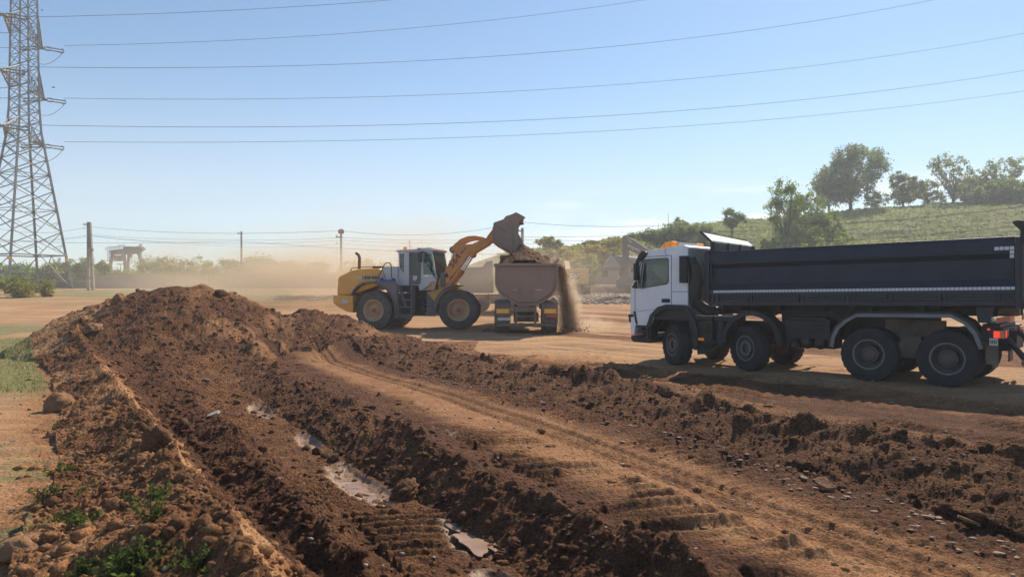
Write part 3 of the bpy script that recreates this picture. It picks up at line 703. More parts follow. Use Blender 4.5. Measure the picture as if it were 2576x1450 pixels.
CL = [
 (-1.28, 8.95, .19, 'large round brown clod beside the longest puddle in the trench', 'clod', .75),
 (-3.66, 7.6, .17, 'big rounded clod perched on the pale crest of the left windrow', 'clod', .9),
 (-7.3, 11.75, .19, 'isolated rough clod on the bare ground left of the windrow', 'clod_pale', .85),
 (-6.0, 9.5, .10, 'smaller clod below the isolated rough clod at the windrow foot', 'clod_pale', .8),
 (-3.4, 5.25, .20, 'large blocky slab of earth at the left foot of the windrow near the weeds', 'clod_pale', .6),
 (-1.90, 4.7, .17, 'dark flat-sided earth block right of the green weed clump', 'clod', .8),
 (-3.65, 4.95, .13, 'small rough lump left of the large blocky slab', 'clod_pale', .6),
 (-12.45, 23.2, .36, 'large pale boulder-like clod high on the left shoulder of the mound', 'clod_pale', .75),
 (-9.35, 23.6, .24, 'dark knob of earth on the right end of the mound summit', 'clod', .7),
 (-4.9, 10.9, .17, 'dark clod in the hollow between the windrow crest and the trench', 'clod', .8),
 (.42, 7.3, .10, 'pointed clod standing on the crest of the low bank', 'clod', 1.2),
 (-1.35, 10.5, .14, 'dark upright clod on the crest of the low bank farther back', 'clod', 1.0),
 (2.72, 15.1, .20, 'brown hump of soil on the long bank near the truck front wheel', 'clod_pale', .7),
 (-2.95, 11.0, .10, 'first of the clods in the cluster by the small puddle, upper left', 'clod', .85),
 (-2.75, 10.85, .09, 'second of the clods in the cluster by the small puddle, middle', 'clod', .85),
 (-2.6, 10.65, .10, 'third of the clods in the cluster by the small puddle, lower right', 'clod', .85),
 (.02, 7.05, .06, 'small dark clod at the right side of the nearest puddle', 'clod', .8),
 (-.12, 6.95, .06, 'small dark clod at the near end of the nearest puddle', 'clod', .8),
 (-.55, 8.15, .09, 'brown clod between the two nearest puddles', 'clod', .7),
 (-5.6, 15.0, .15, 'pale angular clod beside the far end of the trench', 'clod_pale', .8),
 (-2.3, 6.6, .08, 'rounded clod on the dark slope right of the windrow crest', 'clod', .8),
 (-11.7, 20.5, .26, 'rough brown clod low on the left face of the mound', 'clod_pale', .8),
]
for i, (x, y, s, lab, m_, sq) in enumerate(CL): clod(x, y, s, lab, m_, sq, seed=i*7+3)
# broken flat slabs
for i, (x, y, s, lab) in enumerate([(-4.6, 11.3, .13, 'pale grey flat stone slab stuck in the dark soil of the trench side'), (4.3, 6.9, .12, 'flat pale slab of dried mud at the foot of the long bank, nearest the frame edge'), (3.5, 8.2, .11, 'flat pale slab of dried mud lying mid way along the bank foot'), (-6.9, 16.5, .12, 'small pale grey slab at the far end of the trench')]):
    rr = random.Random(i); b = MB(); n_ = 7
    b.prism([(math.cos(a*2*PI/n_)*s*rr.uniform(.7, 1.2), math.sin(a*2*PI/n_)*s*rr.uniform(.6, 1.1)) for a in range(n_)], 0, .03, 'z')
    o = b.build('stone_slab', mat('slab_%d' % i, (.36, .31, .27), .8, var=.1) if i in (0, 3) else M['clod_pale'], bevel=.006); o.location = (x, y, gz(x, y, False)+.08); o.rotation_euler = (rr.uniform(.2, .5), rr.uniform(-.3, .3), rr.uniform(0, 6)); tag(o, lab, 'slab')
def wet_mat():
    m = mat('puddle_water', (.33, .215, .145), .18, var=.25, nscale=3, spec=.35, bump=.2, bscale=14, coord='Object'); return m
M['puddle'] = wet_mat()
def puddle(px, py, rx, ry, an, seed):
    rr = random.Random(seed); n_ = 64; pts = []
    for k in range(n_):
        a = 2*PI*k/n_; r = 1+.28*math.sin(3*a+seed)+.16*math.sin(7*a+seed*2)+.1*math.sin(13*a+seed*3)+.06*rr.uniform(-1, 1)
        e = math.cos(a)*rx*r; f = math.sin(a)*ry*r; pts.append((px+e*math.cos(an)-f*math.sin(an), py+e*math.sin(an)+f*math.cos(an)))
    c_ = [(px+.5*(p[0]-px), py+.5*(p[1]-py)) for p in pts[::3]]; zc = np.array([gz(p[0], p[1], True) for p in c_]); z = float(np.percentile(zc, 52))
    b = MB(); b.prism(pts, z-.01, z, 'z'); o = b.build('puddle', M['puddle']); tag(o, kind='structure')
for i, (px, py, rx, ry, an) in enumerate(WET[:3]): puddle(px, py, rx*.85, ry*1.0, an, i+2)
# gravel field
N = 9000; Y_ = 50.5+rs.rand(N)*26; X_ = (rs.rand(N)*.42+.03)*Y_; zz, _ = ground(X_, Y_)
o = lumps('gravel_rubble', np.stack([X_, Y_, zz+.04], 1), .07+.16*rs.rand(N)**2, mat('rubble_stone', (.36, .275, .21), .9, var=.35, nscale=.8, dust=.3, dustcol=(.34, .24, .15)), IC1, squash=.7)
tag(o, 'field of grey white crushed rubble behind the yard', 'rubble', kind='stuff')

# ---------------------------------------------------------------- wheels
def wheel(parent, c, r, w, kind='front', rz=0, side=-1, mt='rubber', mr='rim', tread=26):
    """wheel axis along local y; outer face at side*w/2"""
    root = empty('wheel', c, rz, parent)
    hw = w/2; b = MB(); rr = r*.53
    prof = [(rr, -hw*.80), (rr*1.06, -hw*.95), (r*.72, -hw*1.0), (r*.88, -hw*.97), (r*.955, -hw*.86), (r*.985, -hw*.70), (r*.985, hw*.70), (r*.955, hw*.86), (r*.88, hw*.97), (r*.72, hw*1.0), (rr*1.06, hw*.95), (rr, hw*.80)]
    b.lathe(prof, n=48, cap=False)
    nT = tread
    for k in range(nT):       # tread blocks, two staggered rows
        for s_ in (-1, 1):
            a = 2*PI*(k+(.5 if s_ > 0 else 0))/nT; da = PI/nT*.62; i0 = len(b.v)
            y0, y1 = (s_*hw*.08, s_*hw*.90) if s_ > 0 else (s_*hw*.90, s_*hw*.08)
            q = []
            for rad in (r*.955, r*1.012):
                for (aa, yy) in ((a-da, y0), (a+da, y0), (a+da*1.0+.05, y1), (a-da+.05, y1)):
                    f_ = .975 if abs(yy) > hw*.5 and rad > r else 1
                    q.append((rad*f_*math.cos(aa), yy, rad*f_*math.sin(aa)))
            b.add(q, [(0, 1, 2, 3), (4, 7, 6, 5), (0, 4, 5, 1), (1, 5, 6, 2), (2, 6, 7, 3), (3, 7, 4, 0)])
    b.build('tyre', M[mt], root, smooth=True)
    b = MB(); b.lathe([(rr*1.03, side*hw*.86), (rr*1.075, side*hw*.945), (rr*1.00, side*hw*.965), (rr*.96, side*hw*.90), (rr*.98, side*hw*.80)], n=40, cap=False); b.build('rim_lip', M['ldr_rim' if kind == 'loader' else 'steel'], root, smooth=True)
    b = MB(); S = side
    if kind == 'front':
        P_ = [(rr*1.03, S*hw*.78), (rr*1.07, S*hw*.92), (rr*.99, S*hw*.90), (rr*.93, S*hw*.62), (rr*.80, S*hw*.42), (rr*.66, S*hw*.50), (rr*.62, S*hw*.80), (rr*.40, S*hw*.80), (rr*.38, S*hw*.40), (.001, S*hw*.40)]
    elif kind == 'rear':
        P_ = [(rr*1.03, S*hw*.80), (rr*1.07, S*hw*.92), (rr*1.0, S*hw*.92), (rr*.93, S*hw*.55), (rr*.90, -S*hw*.25), (rr*.66, -S*hw*.45), (rr*.60, S*hw*.0), (rr*.58, S*hw*.30), (rr*.44, S*hw*.40), (rr*.40, S*hw*.55), (rr*.16, S*hw*.60), (.001, S*hw*.60)]
    else:  # loader
        P_ = [(rr*1.0, S*hw*.78), (rr*1.05, S*hw*.90), (rr*.90, S*hw*.90), (rr*.80, S*hw*.78), (rr*.74, S*hw*.55), (rr*.66, S*hw*.42), (rr*.46, S*hw*.45), (rr*.43, S*hw*.62), (rr*.28, S*hw*.66), (.001, S*hw*.66)]
    if kind == 'front':
        b.lathe([(rr*.64, S*hw*.80), (rr*.62, S*hw*.88), (rr*.44, S*hw*.90), (rr*.42, S*hw*.78)], n=32, cap=False)
        for k in range(10):
            a = 2*PI*k/10; b.lathe([(r*.032, S*hw*.86), (r*.032, S*hw*1.0), (.001, S*hw*1.02)], (rr*.53*math.cos(a), 0, rr*.53*math.sin(a)), n=8)
        b.build('hub_ring', M['steel' if mt == 'rubber' else 'rim'], root, smooth=True); b = MB(); mr = 'rim_dark'  # recess shade put into the rim colour behind the bolt ring
    b.lathe(P_, n=40, cap=False); b.lathe([(rr*1.02, -S*hw*.8), (.001, -S*hw*.7)], n=24, cap=False)
    nb = 10
    if kind == 'front':
        b.build('rim', M[mr], root, smooth=True)
    elif kind == 'rear':
        for k in range(nb):
            a = 2*PI*k/nb; b.lathe([(r*.034, S*hw*.10), (r*.034, S*hw*.30), (.001, S*hw*.34)], (rr*.72*math.cos(a), -S*hw*.4, rr*.72*math.sin(a)), n=6)
        b.build('rim', M[mr], root, smooth=True)
    else:
        b.build('rim', M[mr], root, smooth=True); b = MB()
        b.lathe([(rr*.20, S*hw*.6), (rr*.20, S*hw*.76), (rr*.16, S*hw*.80), (.001, S*hw*.80)], n=20); b.build('hub', M['ldr_hub'], root, smooth=True)
    return root

# ---------------------------------------------------------------- navy tipper truck, nearest vehicle
TR = empty('tipper_truck', (4.108, 18.7, 0.0), math.atan2(-.669, .743))
tag(TR, 'eight wheeled tipper truck with white cab and long navy body, nearest vehicle at right', 'truck')
# cab: side plates with window opening
side_o = [(-1.27, 1.06), (-1.29, 1.25), (-1.27, 1.94), (-1.16, 2.12), (-1.04, 2.66), (-.95, 2.86), (-.82, 2.90), (-.2, 2.99), (.30, 3.03), (.38, 3.01), (.41, 2.9), (.41, 1.50), (-.17, 1.47), (-.37, 1.42), (-.57, 1.22), (-.66, 1.0), (-.70, .98), (-1.10, .98)]
win = [(-.88, 2.66), (-.80, 2.70), (-.20, 2.72), (-.15, 2.68), (-.15, 2.14), (-.20, 2.08), (-.93, 1.96), (-.97, 2.02)]
b = MB(); b.holed(side_o, [win], .03, .045)
b.holed(side_o, [win], 2.425, .045)
cabm = b.build('cab', M['white'], TR)
b = MB()
b.strip([(-1.27, 1.06), (-1.31, 1.25), (-1.29, 1.94)], .06, 2.44, -.04)
b.strip([(-1.06, 2.68), (-.97, 2.87), (-.82, 2.92), (-.2, 3.01), (.30, 3.05), (.40, 3.01), (.42, 2.9)], .04, 2.46, -.05)
b.box(-1.3, -1.0, .06, .16, 1.98, 2.0)
for y0, y1 in ((.06, .15), (2.35, 2.44)): b.strip([(-1.27, 1.96), (-1.18, 2.12), (-1.06, 2.68)], y0, y1, .04)
b.build('cab_roof', M['white'], TR, bevel=.012)
b = MB(); b.box(.385, .425, .06, 2.44, 1.28, 2.98)
for k in range(7):
    for y0, y1 in ((.30, .55), (.75, 1.1), (1.4, 1.75), (1.95, 2.2)): b.box(.42, .44, y0, y1, 1.75+k*.14, 1.80+k*.14)
b.box(.42, .445, .15, .24, 1.5, 2.9); b.box(.42, .445, 2.26, 2.35, 1.5, 2.9)
b.build('cab_rear_wall', M['grey_cab'], TR, bevel=.006)
b = MB(); b.strip([(-1.262, 1.97), (-1.17, 2.13), (-1.055, 2.67)], .15, 2.35, .008); b.build('windscreen', M['glass'], TR)
b = MB(); b.prism(win, .055, .061); b.build('side_window', M['glass'], TR)
b = MB(); b.prism(win, 2.44, 2.446); b.build('side_window', M['glass'], TR)
# black window seal
b = MB()
big = [(p[0]+(.022 if p[0] > -.5 else -.022), p[1]+(.02 if p[1] > 2.4 else -.02)) for p in win]
b.holed(big, [win], .018, .014); b.build('window_seal', M['black'], TR)
# door seams, lower seam, rear panel seam, body crease
b = MB()
def seam(pts, w=.0, t=.011):
    for i in range(len(pts)-1):
        p, q = Vector(pts[i]), Vector(pts[i+1]); d = (q-p).normalized()*t*.5; n_ = Vector((-d.y, d.x))
        b.prism([tuple(p-n_), tuple(q-n_), tuple(q+n_), tuple(p+n_)], .024, .031)
seam([(-.05, 2.80), (-.05, 1.49)]); seam([(-.05, 2.80), (-.82, 2.78), (-.97, 2.60), (-1.12, 2.05), (-1.14, 1.95), (-1.14, 1.33)]); seam([(-1.14, 1.33), (-1.06, 1.00)]); seam([(-1.14, 1.33), (-.36, 1.43)], t=.007); seam([(-.05, 1.87), (.41, 1.87)]); seam([(-.2, 2.99), (-.24, 2.9), (-.18, 2.80)], t=.007)
b.build('door_seam', M['black'], TR)
b = MB(); b.box(-.33, -.09, .012, .03, 1.585, 1.685); b.build('door_handle', M['black'], TR, bevel=.01)
# sun visor, corner trim, lower corner
b = MB(); b.prism([(-1.10, 2.66), (-1.08, 2.60), (-.93, 2.68), (-.80, 2.80), (-.74, 2.86), (-.80, 2.93), (-.90, 2.94), (-1.0, 2.84)], -.03, 2.53); b.build('sun_visor', M['black'], TR, bevel=.015)
b = MB(); b.prism([(-1.24, 1.97), (-1.13, 2.14), (-1.08, 2.14), (-1.10, 1.95)], .012, .03); b.strip([(-1.19, 1.32), (-1.16, 1.28), (-1.12, 1.0)], .01, .03, .05); b.builds('corner_trim', M['black'], TR)
b = MB(); b.tube([(-1.02, -.06, 2.66), (-.96, -.10, 2.60), (-.93, -.10, 2.2), (-.98, -.04, 2.05)], .028, 8); b.build('mirror_bracket', M['black'], TR, smooth=True)
b = MB(); b.box(-1.06, -.96, -.20, -.03, 2.16, 2.62); b.build('mirror', M['black'], TR, bevel=.03)
b = MB(); b.box(-1.04, -.95, -.17, -.03, 1.95, 2.13); b.build('mirror', M['black'], TR, bevel=.03)
b = MB(); b.box(-.949, -.944, -.15, -.05, 1.97, 2.11); b.build('mirror_glass', M['mirror_glass'], TR)
b = MB(); b.box(-1.06, -.96, 2.53, 2.70, 2.05, 2.62); b.build('mirror', M['black'], TR, bevel=.03)
# headlamp corner, bumper, steps
b = MB(); b.strip([(-1.28, 1.05), (-1.30, 1.20), (-1.30, 1.27)], .0, .14, .03); b.prism([(-1.33, 1.18), (-1.33, 1.25), (-1.18, 1.27), (-1.18, 1.2)], -.01, .10); b.build('headlamp', M['black'], TR, bevel=.01)
b = MB(); b.prism([(-1.27, 1.05), (-1.25, .72), (-1.15, .72), (-1.10, 1.05)], .0, 2.5); b.build('front_grille', M['white'], TR, bevel=.01)
b = MB(); b.prism([(-1.24, .70), (-1.24, .60), (-1.18, .53), (-.64, .52), (-.64, .58), (-1.05, .62), (-1.08, .72)], -.02, 2.52); b.build('bumper', M['black'], TR, bevel=.02)
b = MB(); b.box(-1.06, -.66, .0, .30, .60, .66); b.box(-1.06, -.66, .04, .30, .80, .85); b.box(-.68, -.64, .0, .34, .56, .98); b.box(-1.1, -.64, .0, .30, .93, .975); b.box(-1.06, -.66, .26, .30, .60, .95); b.build('cab_step', M['black'], TR, bevel=.006)
b = MB(); b.box(-1.2, -1.17, -.01, .03, .70, .74); b.build('marker_lamp', M['red_lit'], TR)
# wheel arches
def arch(pts, y0, y1, th, name, m): 
    b = MB(); b.strip(pts, y0, y1, th); return b
b = arch([(-.70, .60), (-.70, .94), (-.60, 1.22), (-.40, 1.41), (-.17, 1.47), (.36, 1.47), (.50, 1.20), (.56, .95), (.60, .46)], -.02, .46, .07, '', '')
b.prism([(-.62, .95), (-.56, 1.18), (-.37, 1.36), (-.15, 1.42), (.34, 1.42), (.34, 1.5), (-.19, 1.49), (-.42, 1.44), (-.63, 1.25), (-.72, .95)][::-1], -.035, -.015)
b.prism([(.34, 1.5), (.60, 1.28), (.70, .95), (.72, .42), (.60, .42), (.53, .95), (.45, 1.2), (.30, 1.42)], -.035, .02)
b.build('wheel_arch', M['black'], TR, smooth=True)
def arc(cx, cz, r, a0, a1, n): return [(cx+r*math.cos(R(a0+(a1-a0)*i/n)), cz+r*math.sin(R(a0+(a1-a0)*i/n))) for i in range(n+1)]
A2 = arc(2.09, .68, .69, 184, -2, 16)
b = arch(A2, -.02, .40, .05, '', '')
for i in range(len(A2)-1):
    p, q = A2[i], A2[i+1]; c_ = (2.09, .68); k = .91
    b.prism([p, q, (c_[0]+(q[0]-c_[0])*k, c_[1]+(q[1]-c_[1])*k), (c_[0]+(p[0]-c_[0])*k, c_[1]+(p[1]-c_[1])*k)], -.04, -.015)
b.build('mudguard', M['steel'] if 0 else M['black'], TR, smooth=True)
FP = [(3.90, .68), (3.93, .88), (4.03, 1.10), (4.21, 1.27), (4.46, 1.41), (6.22, 1.44), (6.51, 1.28), (6.67, 1.08), (6.77, .78)]
b = MB(); b.strip(FP, -.02, .62, .05)
b.build('rear_mudguard', M['chassis'], TR)
b = MB()
for i in range(len(FP)-1):
    p, q = Vector(FP[i]), Vector(FP[i+1]); c_ = Vector((5.36, .5)); 
    pi = p+(c_-p).normalized()*.075; qi = q+(c_-q).normalized()*.075
    if 3 <= i <= 5:
        pi = Vector((p.x, p.y-.07)) if i > 3 else pi; qi = Vector((q.x, q.y-.07)) if i < 6 else qi
    b.prism([tuple(p), tuple(q), tuple(qi), tuple(pi)], -.045, -.018)
b.build('mudguard_edge', M['steel'], TR)
# far side mudguards
b = MB(); b.strip(FP, 1.88, 2.5, .05); b.strip(A2, 2.1, 2.5, .05); b.strip([(-.70, .60), (-.60, 1.22), (-.17, 1.47), (.36, 1.47), (.60, .46)], 2.05, 2.5, .05); b.builds('far_mudguard', M['chassis'], TR)
# wheels
for t_, kind, rz_, r_ in ((.03, 'front', R(-32), .53), (1.98, 'front', R(-23), .545)):
    wheel(TR, (t_, .19, r_-.02), r_, .34, kind, rz_, -1); wheel(TR, (t_, 2.31, r_-.02), r_, .34, kind, rz_, 1)
for t_ in (4.68, 6.15):
    wheel(TR, (t_, .15, .545), .575, .30, 'rear', 0, -1, mr='rim_dark'); wheel(TR, (t_, .50, .545), .575, .30, 'rear', 0, -1, mr='rim_dark')
    wheel(TR, (t_, 2.35, .545), .575, .30, 'rear', 0, 1, mr='rim_dark'); wheel(TR, (t_, 2.0, .545), .575, .30, 'rear', 0, 1, mr='rim_dark')
b = MB()
for t_ in (4.68, 6.15): b.lathe([(.08, .6), (.08, 1.0), (.24, 1.15), (.24, 1.4), (.08, 1.55), (.08, 1.9)], (t_, 0, .56), n=16)
for t_ in (.03, 1.98): b.box(t_-.06, t_+.06, .35, 2.15, .42, .56)
b.builds('axle', M['chassis'], TR)
b = MB(); b.box(-.9, 7.1, .82, .92, .78, 1.12); b.box(-.9, 7.1, 1.58, 1.68, .78, 1.12)
for t_ in (.9, 2.9, 4.0, 5.4, 6.95): b.box(t_-.06, t_+.06, .9, 1.6, .8, 1.1)
b.box(-.6, .7, .7, 1.8, .6, 1.2); b.build('chassis_frame', M['chassis'], TR)
b = MB(); b.box(4.85, 6.0, .62, .72, .55, 1.28); b.prism([(5.1, .5), (5.75, .5), (5.6, .95), (5.25, .95)], .3, .7); b.builds('suspension', M['chassis_dusty'], TR)
# air intake grille and snorkel
b = MB(); b.box(.24, .44, -.10, .02, 2.09, 2.77)
for k in range(15): i0 = len(b.v); b.box(.25, .43, -.115, -.10, 2.12+k*.042, 2.135+k*.042)
b.build('air_intake', M['black'], TR, bevel=.008)
b = MB()
for k in range(5):
    x_ = .46+k*.055; b.tube([(x_-.02, .02, 2.74-k*.07), (x_+.05, .05, 2.55-k*.05), (x_+.06, .07, 2.3), (x_+.02-.0*k, .08, 2.0)], .055, 8)
b.tube([(.50, .10, 2.72), (.60, .12, 2.45), (.62, .12, 2.1), (.58, .12, 1.8), (.58, .14, 1.6), (.75, .3, 1.42), (1.0, .5, 1.35)], [.10, .15, .17, .15, .15, .15, .14], 12)
b.build('intake_duct', M['black'], TR, smooth=True)
# light bar on the roof
b = MB(); b.prism([(-.60, 3.0), (-.45, 3.16), (-.28, 3.19), (-.20, 3.19), (-.20, 3.02)], .35, .68); b.prism([(-.60, 3.0), (-.45, 3.16), (-.28, 3.19), (-.20, 3.19), (-.20, 3.02)], 1.75, 2.1); b.builds('amber_beacon', M['amber'], TR, bevel=.03)
b = MB(); b.prism([(-.50, 3.02), (-.44, 3.13), (-.2, 3.17), (-.18, 3.02)], .68, 1.75); b.box(-.45, -.25, .45, 2.0, 2.95, 3.04); b.build('light_bar', M['ldr_white'], TR, bevel=.01)
b = MB(); b.tube([(-.15, .5, 3.0), (-.15, .5, 3.25)], .008, 6); b.tube([(-.30, .1, 2.98), (-.31, .1, 3.35)], .005, 6); b.builds('antenna', M['black'], TR)
# cab interior
b = MB(); b.box(-1.2, .38, .08, 2.42, 1.15, 1.5); b.build('cab_floor', M['black'], TR)
b = MB(); b.prism([(-1.22, 1.5), (-1.22, 2.0), (-.98, 2.03), (-.86, 1.9), (-.88, 1.5)], .1, 2.4); b.build('dashboard', M['black'], TR, bevel=.02)
b = MB(); b.box(-.38, .12, .35, .85, 1.5, 1.75); b.prism([(.0, 1.7), (.12, 1.7), (.22, 2.3), (.12, 2.32)], .38, .82); b.build('seat', M['seat'], TR, bevel=.04)
b = MB(); b.box(-.38, .12, 1.65, 2.15, 1.5, 1.75); b.prism([(.0, 1.7), (.12, 1.7), (.22, 2.3), (.12, 2.32)], 1.68, 2.12); b.build('seat', M['seat'], TR, bevel=.04)
b = MB()
n_ = 28; c_ = Vector((-.72, .6, 2.02)); ax1 = Vector((0, 1, 0)); ax2 = Vector((.86, 0, .5))
b.tube([tuple(c_+.23*(ax1*math.cos(2*PI*k/n_)+ax2*math.sin(2*PI*k/n_))) for k in range(n_+1)], .014, 6, cap=False); b.tube([tuple(c_), (-.92, .6, 1.85)], .02, 6); b.tube([tuple(c_-ax1*.22), tuple(c_+ax1*.22)], .014, 6); b.build('steering_wheel', M['black'], TR, smooth=True)
b = MB(); b.box(-.88, -.86, .52, .62, 2.16, 2.24); b.box(-.87, -.86, .40, .46, 2.18, 2.22); b.tube([(-.9, .57, 1.95), (-.88, .57, 2.18)], .008, 5); b.build('phone_holder', M['black'], TR)
# catwalk, boxes, tanks
b = MB(); b.box(.62, 1.10, .02, .80, 1.18, 1.27); b.box(1.13, 1.60, .02, .80, 1.16, 1.27); b.builds('step_box', M['chassis'], TR, bevel=.01)
b = MB(); b.box(.62, 1.10, .02, .80, 1.272, 1.28); b.box(1.13, 1.62, .02, .80, 1.272, 1.28); b.box(.95, 1.6, .85, 1.6, 1.44, 1.46); b.builds('tread_plate', M['alu'], TR)
b = MB(); b.box(.64, 1.08, .05, .10, .60, 1.16); b.box(.75, .95, .03, .10, .85, 1.05); b.box(.62, 1.6, .30, .80, .55, 1.16); b.build('battery_box', M['chassis'], TR, bevel=.01)
b = MB(); b.lathe([(.001, 0), (.13, 0), (.13, .6), (.001, .6)], (1.25, .20, .55), ax='z', n=20); b.build('fluid_tank', M['navy_dark'], TR, smooth=True)
b = MB(); b.lathe([(.05, 0), (.05, .03), (.001, .03)], (1.25, .20, 1.125), ax='z', n=12); b.build('blue_filler_cap', M['blue'], TR, smooth=True)
b = MB(); b.box(.70, .86, .015, .045, .655, .725); b.build('amber_marker_lamp', M['amber'], TR, bevel=.008)
b = MB(); b.tube([(1.35, .5, .62), (1.15, .28, .62), (1.05, .12, .60), (1.02, .0, .54), (1.0, -.08, .50)], [.10, .11, .11, .105, .10], 14, cap=False); b.tube([(1.0, -.075, .505), (1.01, -.03, .53)], [.085, .085], 14); b.build('exhaust_pipe', M['chassis'], TR, smooth=True)
b = MB(); b.prism([(.66, .62), (.66, .30), (1.02, .34), (1.02, .62)], .06, .08); b.builds('mud_flap', M['black'], TR)
b = MB(); b.box(2.86, 3.86, .10, .78, .82, 1.22)
for z_ in (.98, 1.08): b.box(3.12, 3.72, .085, .10, z_, z_+.05)
b.prism([(2.86, 1.22), (3.86, 1.22), (3.7, 1.30), (3.0, 1.30)], .2, .78); b.build('air_filter_box', M['chassis'], TR, bevel=.02)
for x_, z_, r_ in ((3.06, .66, .10), (3.33, .72, .135), (3.63, .72, .135)):
    b = MB(); b.lathe([(.001, .04), (r_*.55, .05), (r_*.9, .09), (r_, .15), (r_, .75), (.001, .8)], (x_, 0, z_), n=22); b.builds('air_tank', M['chassis'], TR, smooth=True)
b = MB(); b.box(2.75, 3.9, .25, .8, .60, .84); b.build('tank_bracket', M['chassis'], TR)
# ---- tipper body
sh = Matrix.Identity(4); sh[2][0] = .014     # body rises slightly to the rear
def body(name, b, m, **k):
    b.xf(Matrix.Translation((0, 0, -.042)) @ sh); return b.build(name, M[m], TR, **k)
prof = [(.05, 1.70), (.00, 1.93), (.005, 1.935), (.075, 2.07), (.075, 2.46), (.0, 2.56), (-.005, 2.62), (.02, 2.80), (.035, 2.86), (.03, 2.88), (.12, 2.88), (.12, 1.70)]
b = MB(); b.prism(prof, 1.0, 7.26, 'x'); body('side_board', b, 'navy', bevel=.006)
b = MB(); b.prism([(2.5-p[0], p[1]) for p in prof][::-1], 1.0, 7.26, 'x'); body('side_board', b, 'navy')
b = MB(); b.prism([(.035, 1.80), (.035, 1.87), (-.008, 1.87), (-.008, 1.80)], .97, 7.30, 'x'); b.box(1.0, 7.28, .04, 2.46, 1.66, 1.72); body('body_floor', b, 'navy_dark')
b = MB(); b.box(1.0, 7.3, .03, .12, 1.73, 1.80); b.prism([(.0, 1.56), (.0, 1.655), (.10, 1.655), (.10, 1.56)], 1.0, 7.3, 'x'); b.box(1.0, 7.3, .015, .05, 1.59, 1.62); b.box(1.0, 7.28, .05, 2.45, 1.575, 1.64)
for x_ in (1.1, 1.22, 1.98, 2.08, 3.18, 3.27, 4.15, 4.25, 5.0, 5.12, 6.0, 6.1, 6.9, 7.0): b.box(x_, x_+.04, -.01, .08, 1.60, 1.80)
b.box(1.0, 7.3, 2.40, 2.5, 1.56, 1.80); body('lower_rail', b, 'navy_dark', bevel=.004)
b = MB(); b.box(1.0, 7.2, .80, .98, 1.34, 1.575); b.box(1.0, 7.2, 1.52, 1.70, 1.34, 1.575)
for x_ in (1.6, 2.6, 3.6, 4.6, 5.6, 6.6): b.box(x_, x_+.1, .2, 2.3, 1.44, 1.575)
b.box(2.7, 5.9, .66, .74, 1.0, 1.56); b.prism([(2.6, 1.18), (2.6, 1.55), (4.3, 1.55), (4.0, 1.18)], .55, .62); body('subframe_and_fill', b, 'chassis')  # dark fill plate added to close the shaded gap above the rear wheels
b = MB()
x_ = 1.13
while x_ < 7.26: b.box(x_, x_+.066, -.0135, -.008, 1.868, 1.926); x_ += .077
for k in range(4): b.box(6.95+k*.082, 7.02+k*.082, -.010, -.004, 2.625, 2.69)
for k in range(1, 3): b.box(7.196, 7.266, -.010, -.004, 2.625-k*.078, 2.69-k*.078)
body('reflective_tape_strip', b, 'tape')
b = MB(); b.box(1.0, 7.26, -.0082, .03, 1.862, 1.932); body('tape_backing', b, 'navy_dark')
# front wall posts, ram, guard flap
b = MB(); b.box(.94, 1.02, -.02, .14, 1.58, 2.86); b.box(.94, 1.02, 2.36, 2.52, 1.58, 2.86); b.box(.98, 1.04, .12, 2.38, 1.64, 2.92)
b.tube([(.90, .04, 2.82), (.90, .04, 1.7)], .035, 8); b.tube([(1.08, -.02, 2.65), (1.08, -.02, 2.1)], .02, 8); b.tube([(.92, .0, 2.84), (1.1, .0, 2.88)], .03, 6); b.build('front_wall', M['navy_dark'], TR, bevel=.008)
b = MB(); b.box(1.0, 1.06, .10, 2.4, 2.88, 3.08)
for y_ in (.10, .9, 1.6, 2.34): b.box(1.04, 1.10, y_, y_+.06, 2.86, 3.1)
b.build('headboard', M['navy_dark'], TR, bevel=.008)
b = MB(); b.add([(1.07, .0, 3.10), (1.07, 2.5, 3.06), (.86, 2.5, 3.22), (.80, .0, 3.33), (1.07, .0, 3.13), (1.07, 2.5, 3.09), (.87, 2.5, 3.25), (.81, .0, 3.36)], [(0, 1, 2, 3), (7, 6, 5, 4), (0, 4, 5, 1), (1, 5, 6, 2), (2, 6, 7, 3), (3, 7, 4, 0)]); b.build('guard_flap', M['plate'], TR)
b = MB(); b.tube([(.80, .0, 3.35), (.86, 2.5, 3.24)], .035, 6); b.tube([(.80, .0, 3.35), (1.07, .0, 3.1)], .03, 6); b.tube([(.86, 2.5, 3.24), (1.07, 2.5, 3.07), (1.07, 2.5, 2.9)], .03, 6); b.tube([(1.07, 0, 3.1), (1.07, 0, 2.85)], .03, 6); b.build('flap_edge', M['black'], TR)
b = MB(); b.lathe([(.10, 0), (.10, 1.3), (.08, 1.3), (.08, 1.5)], (.72, 1.25, 1.2), ax='z', n=16); b.build('lift_ram', M['chassis_dusty'], TR, smooth=True)
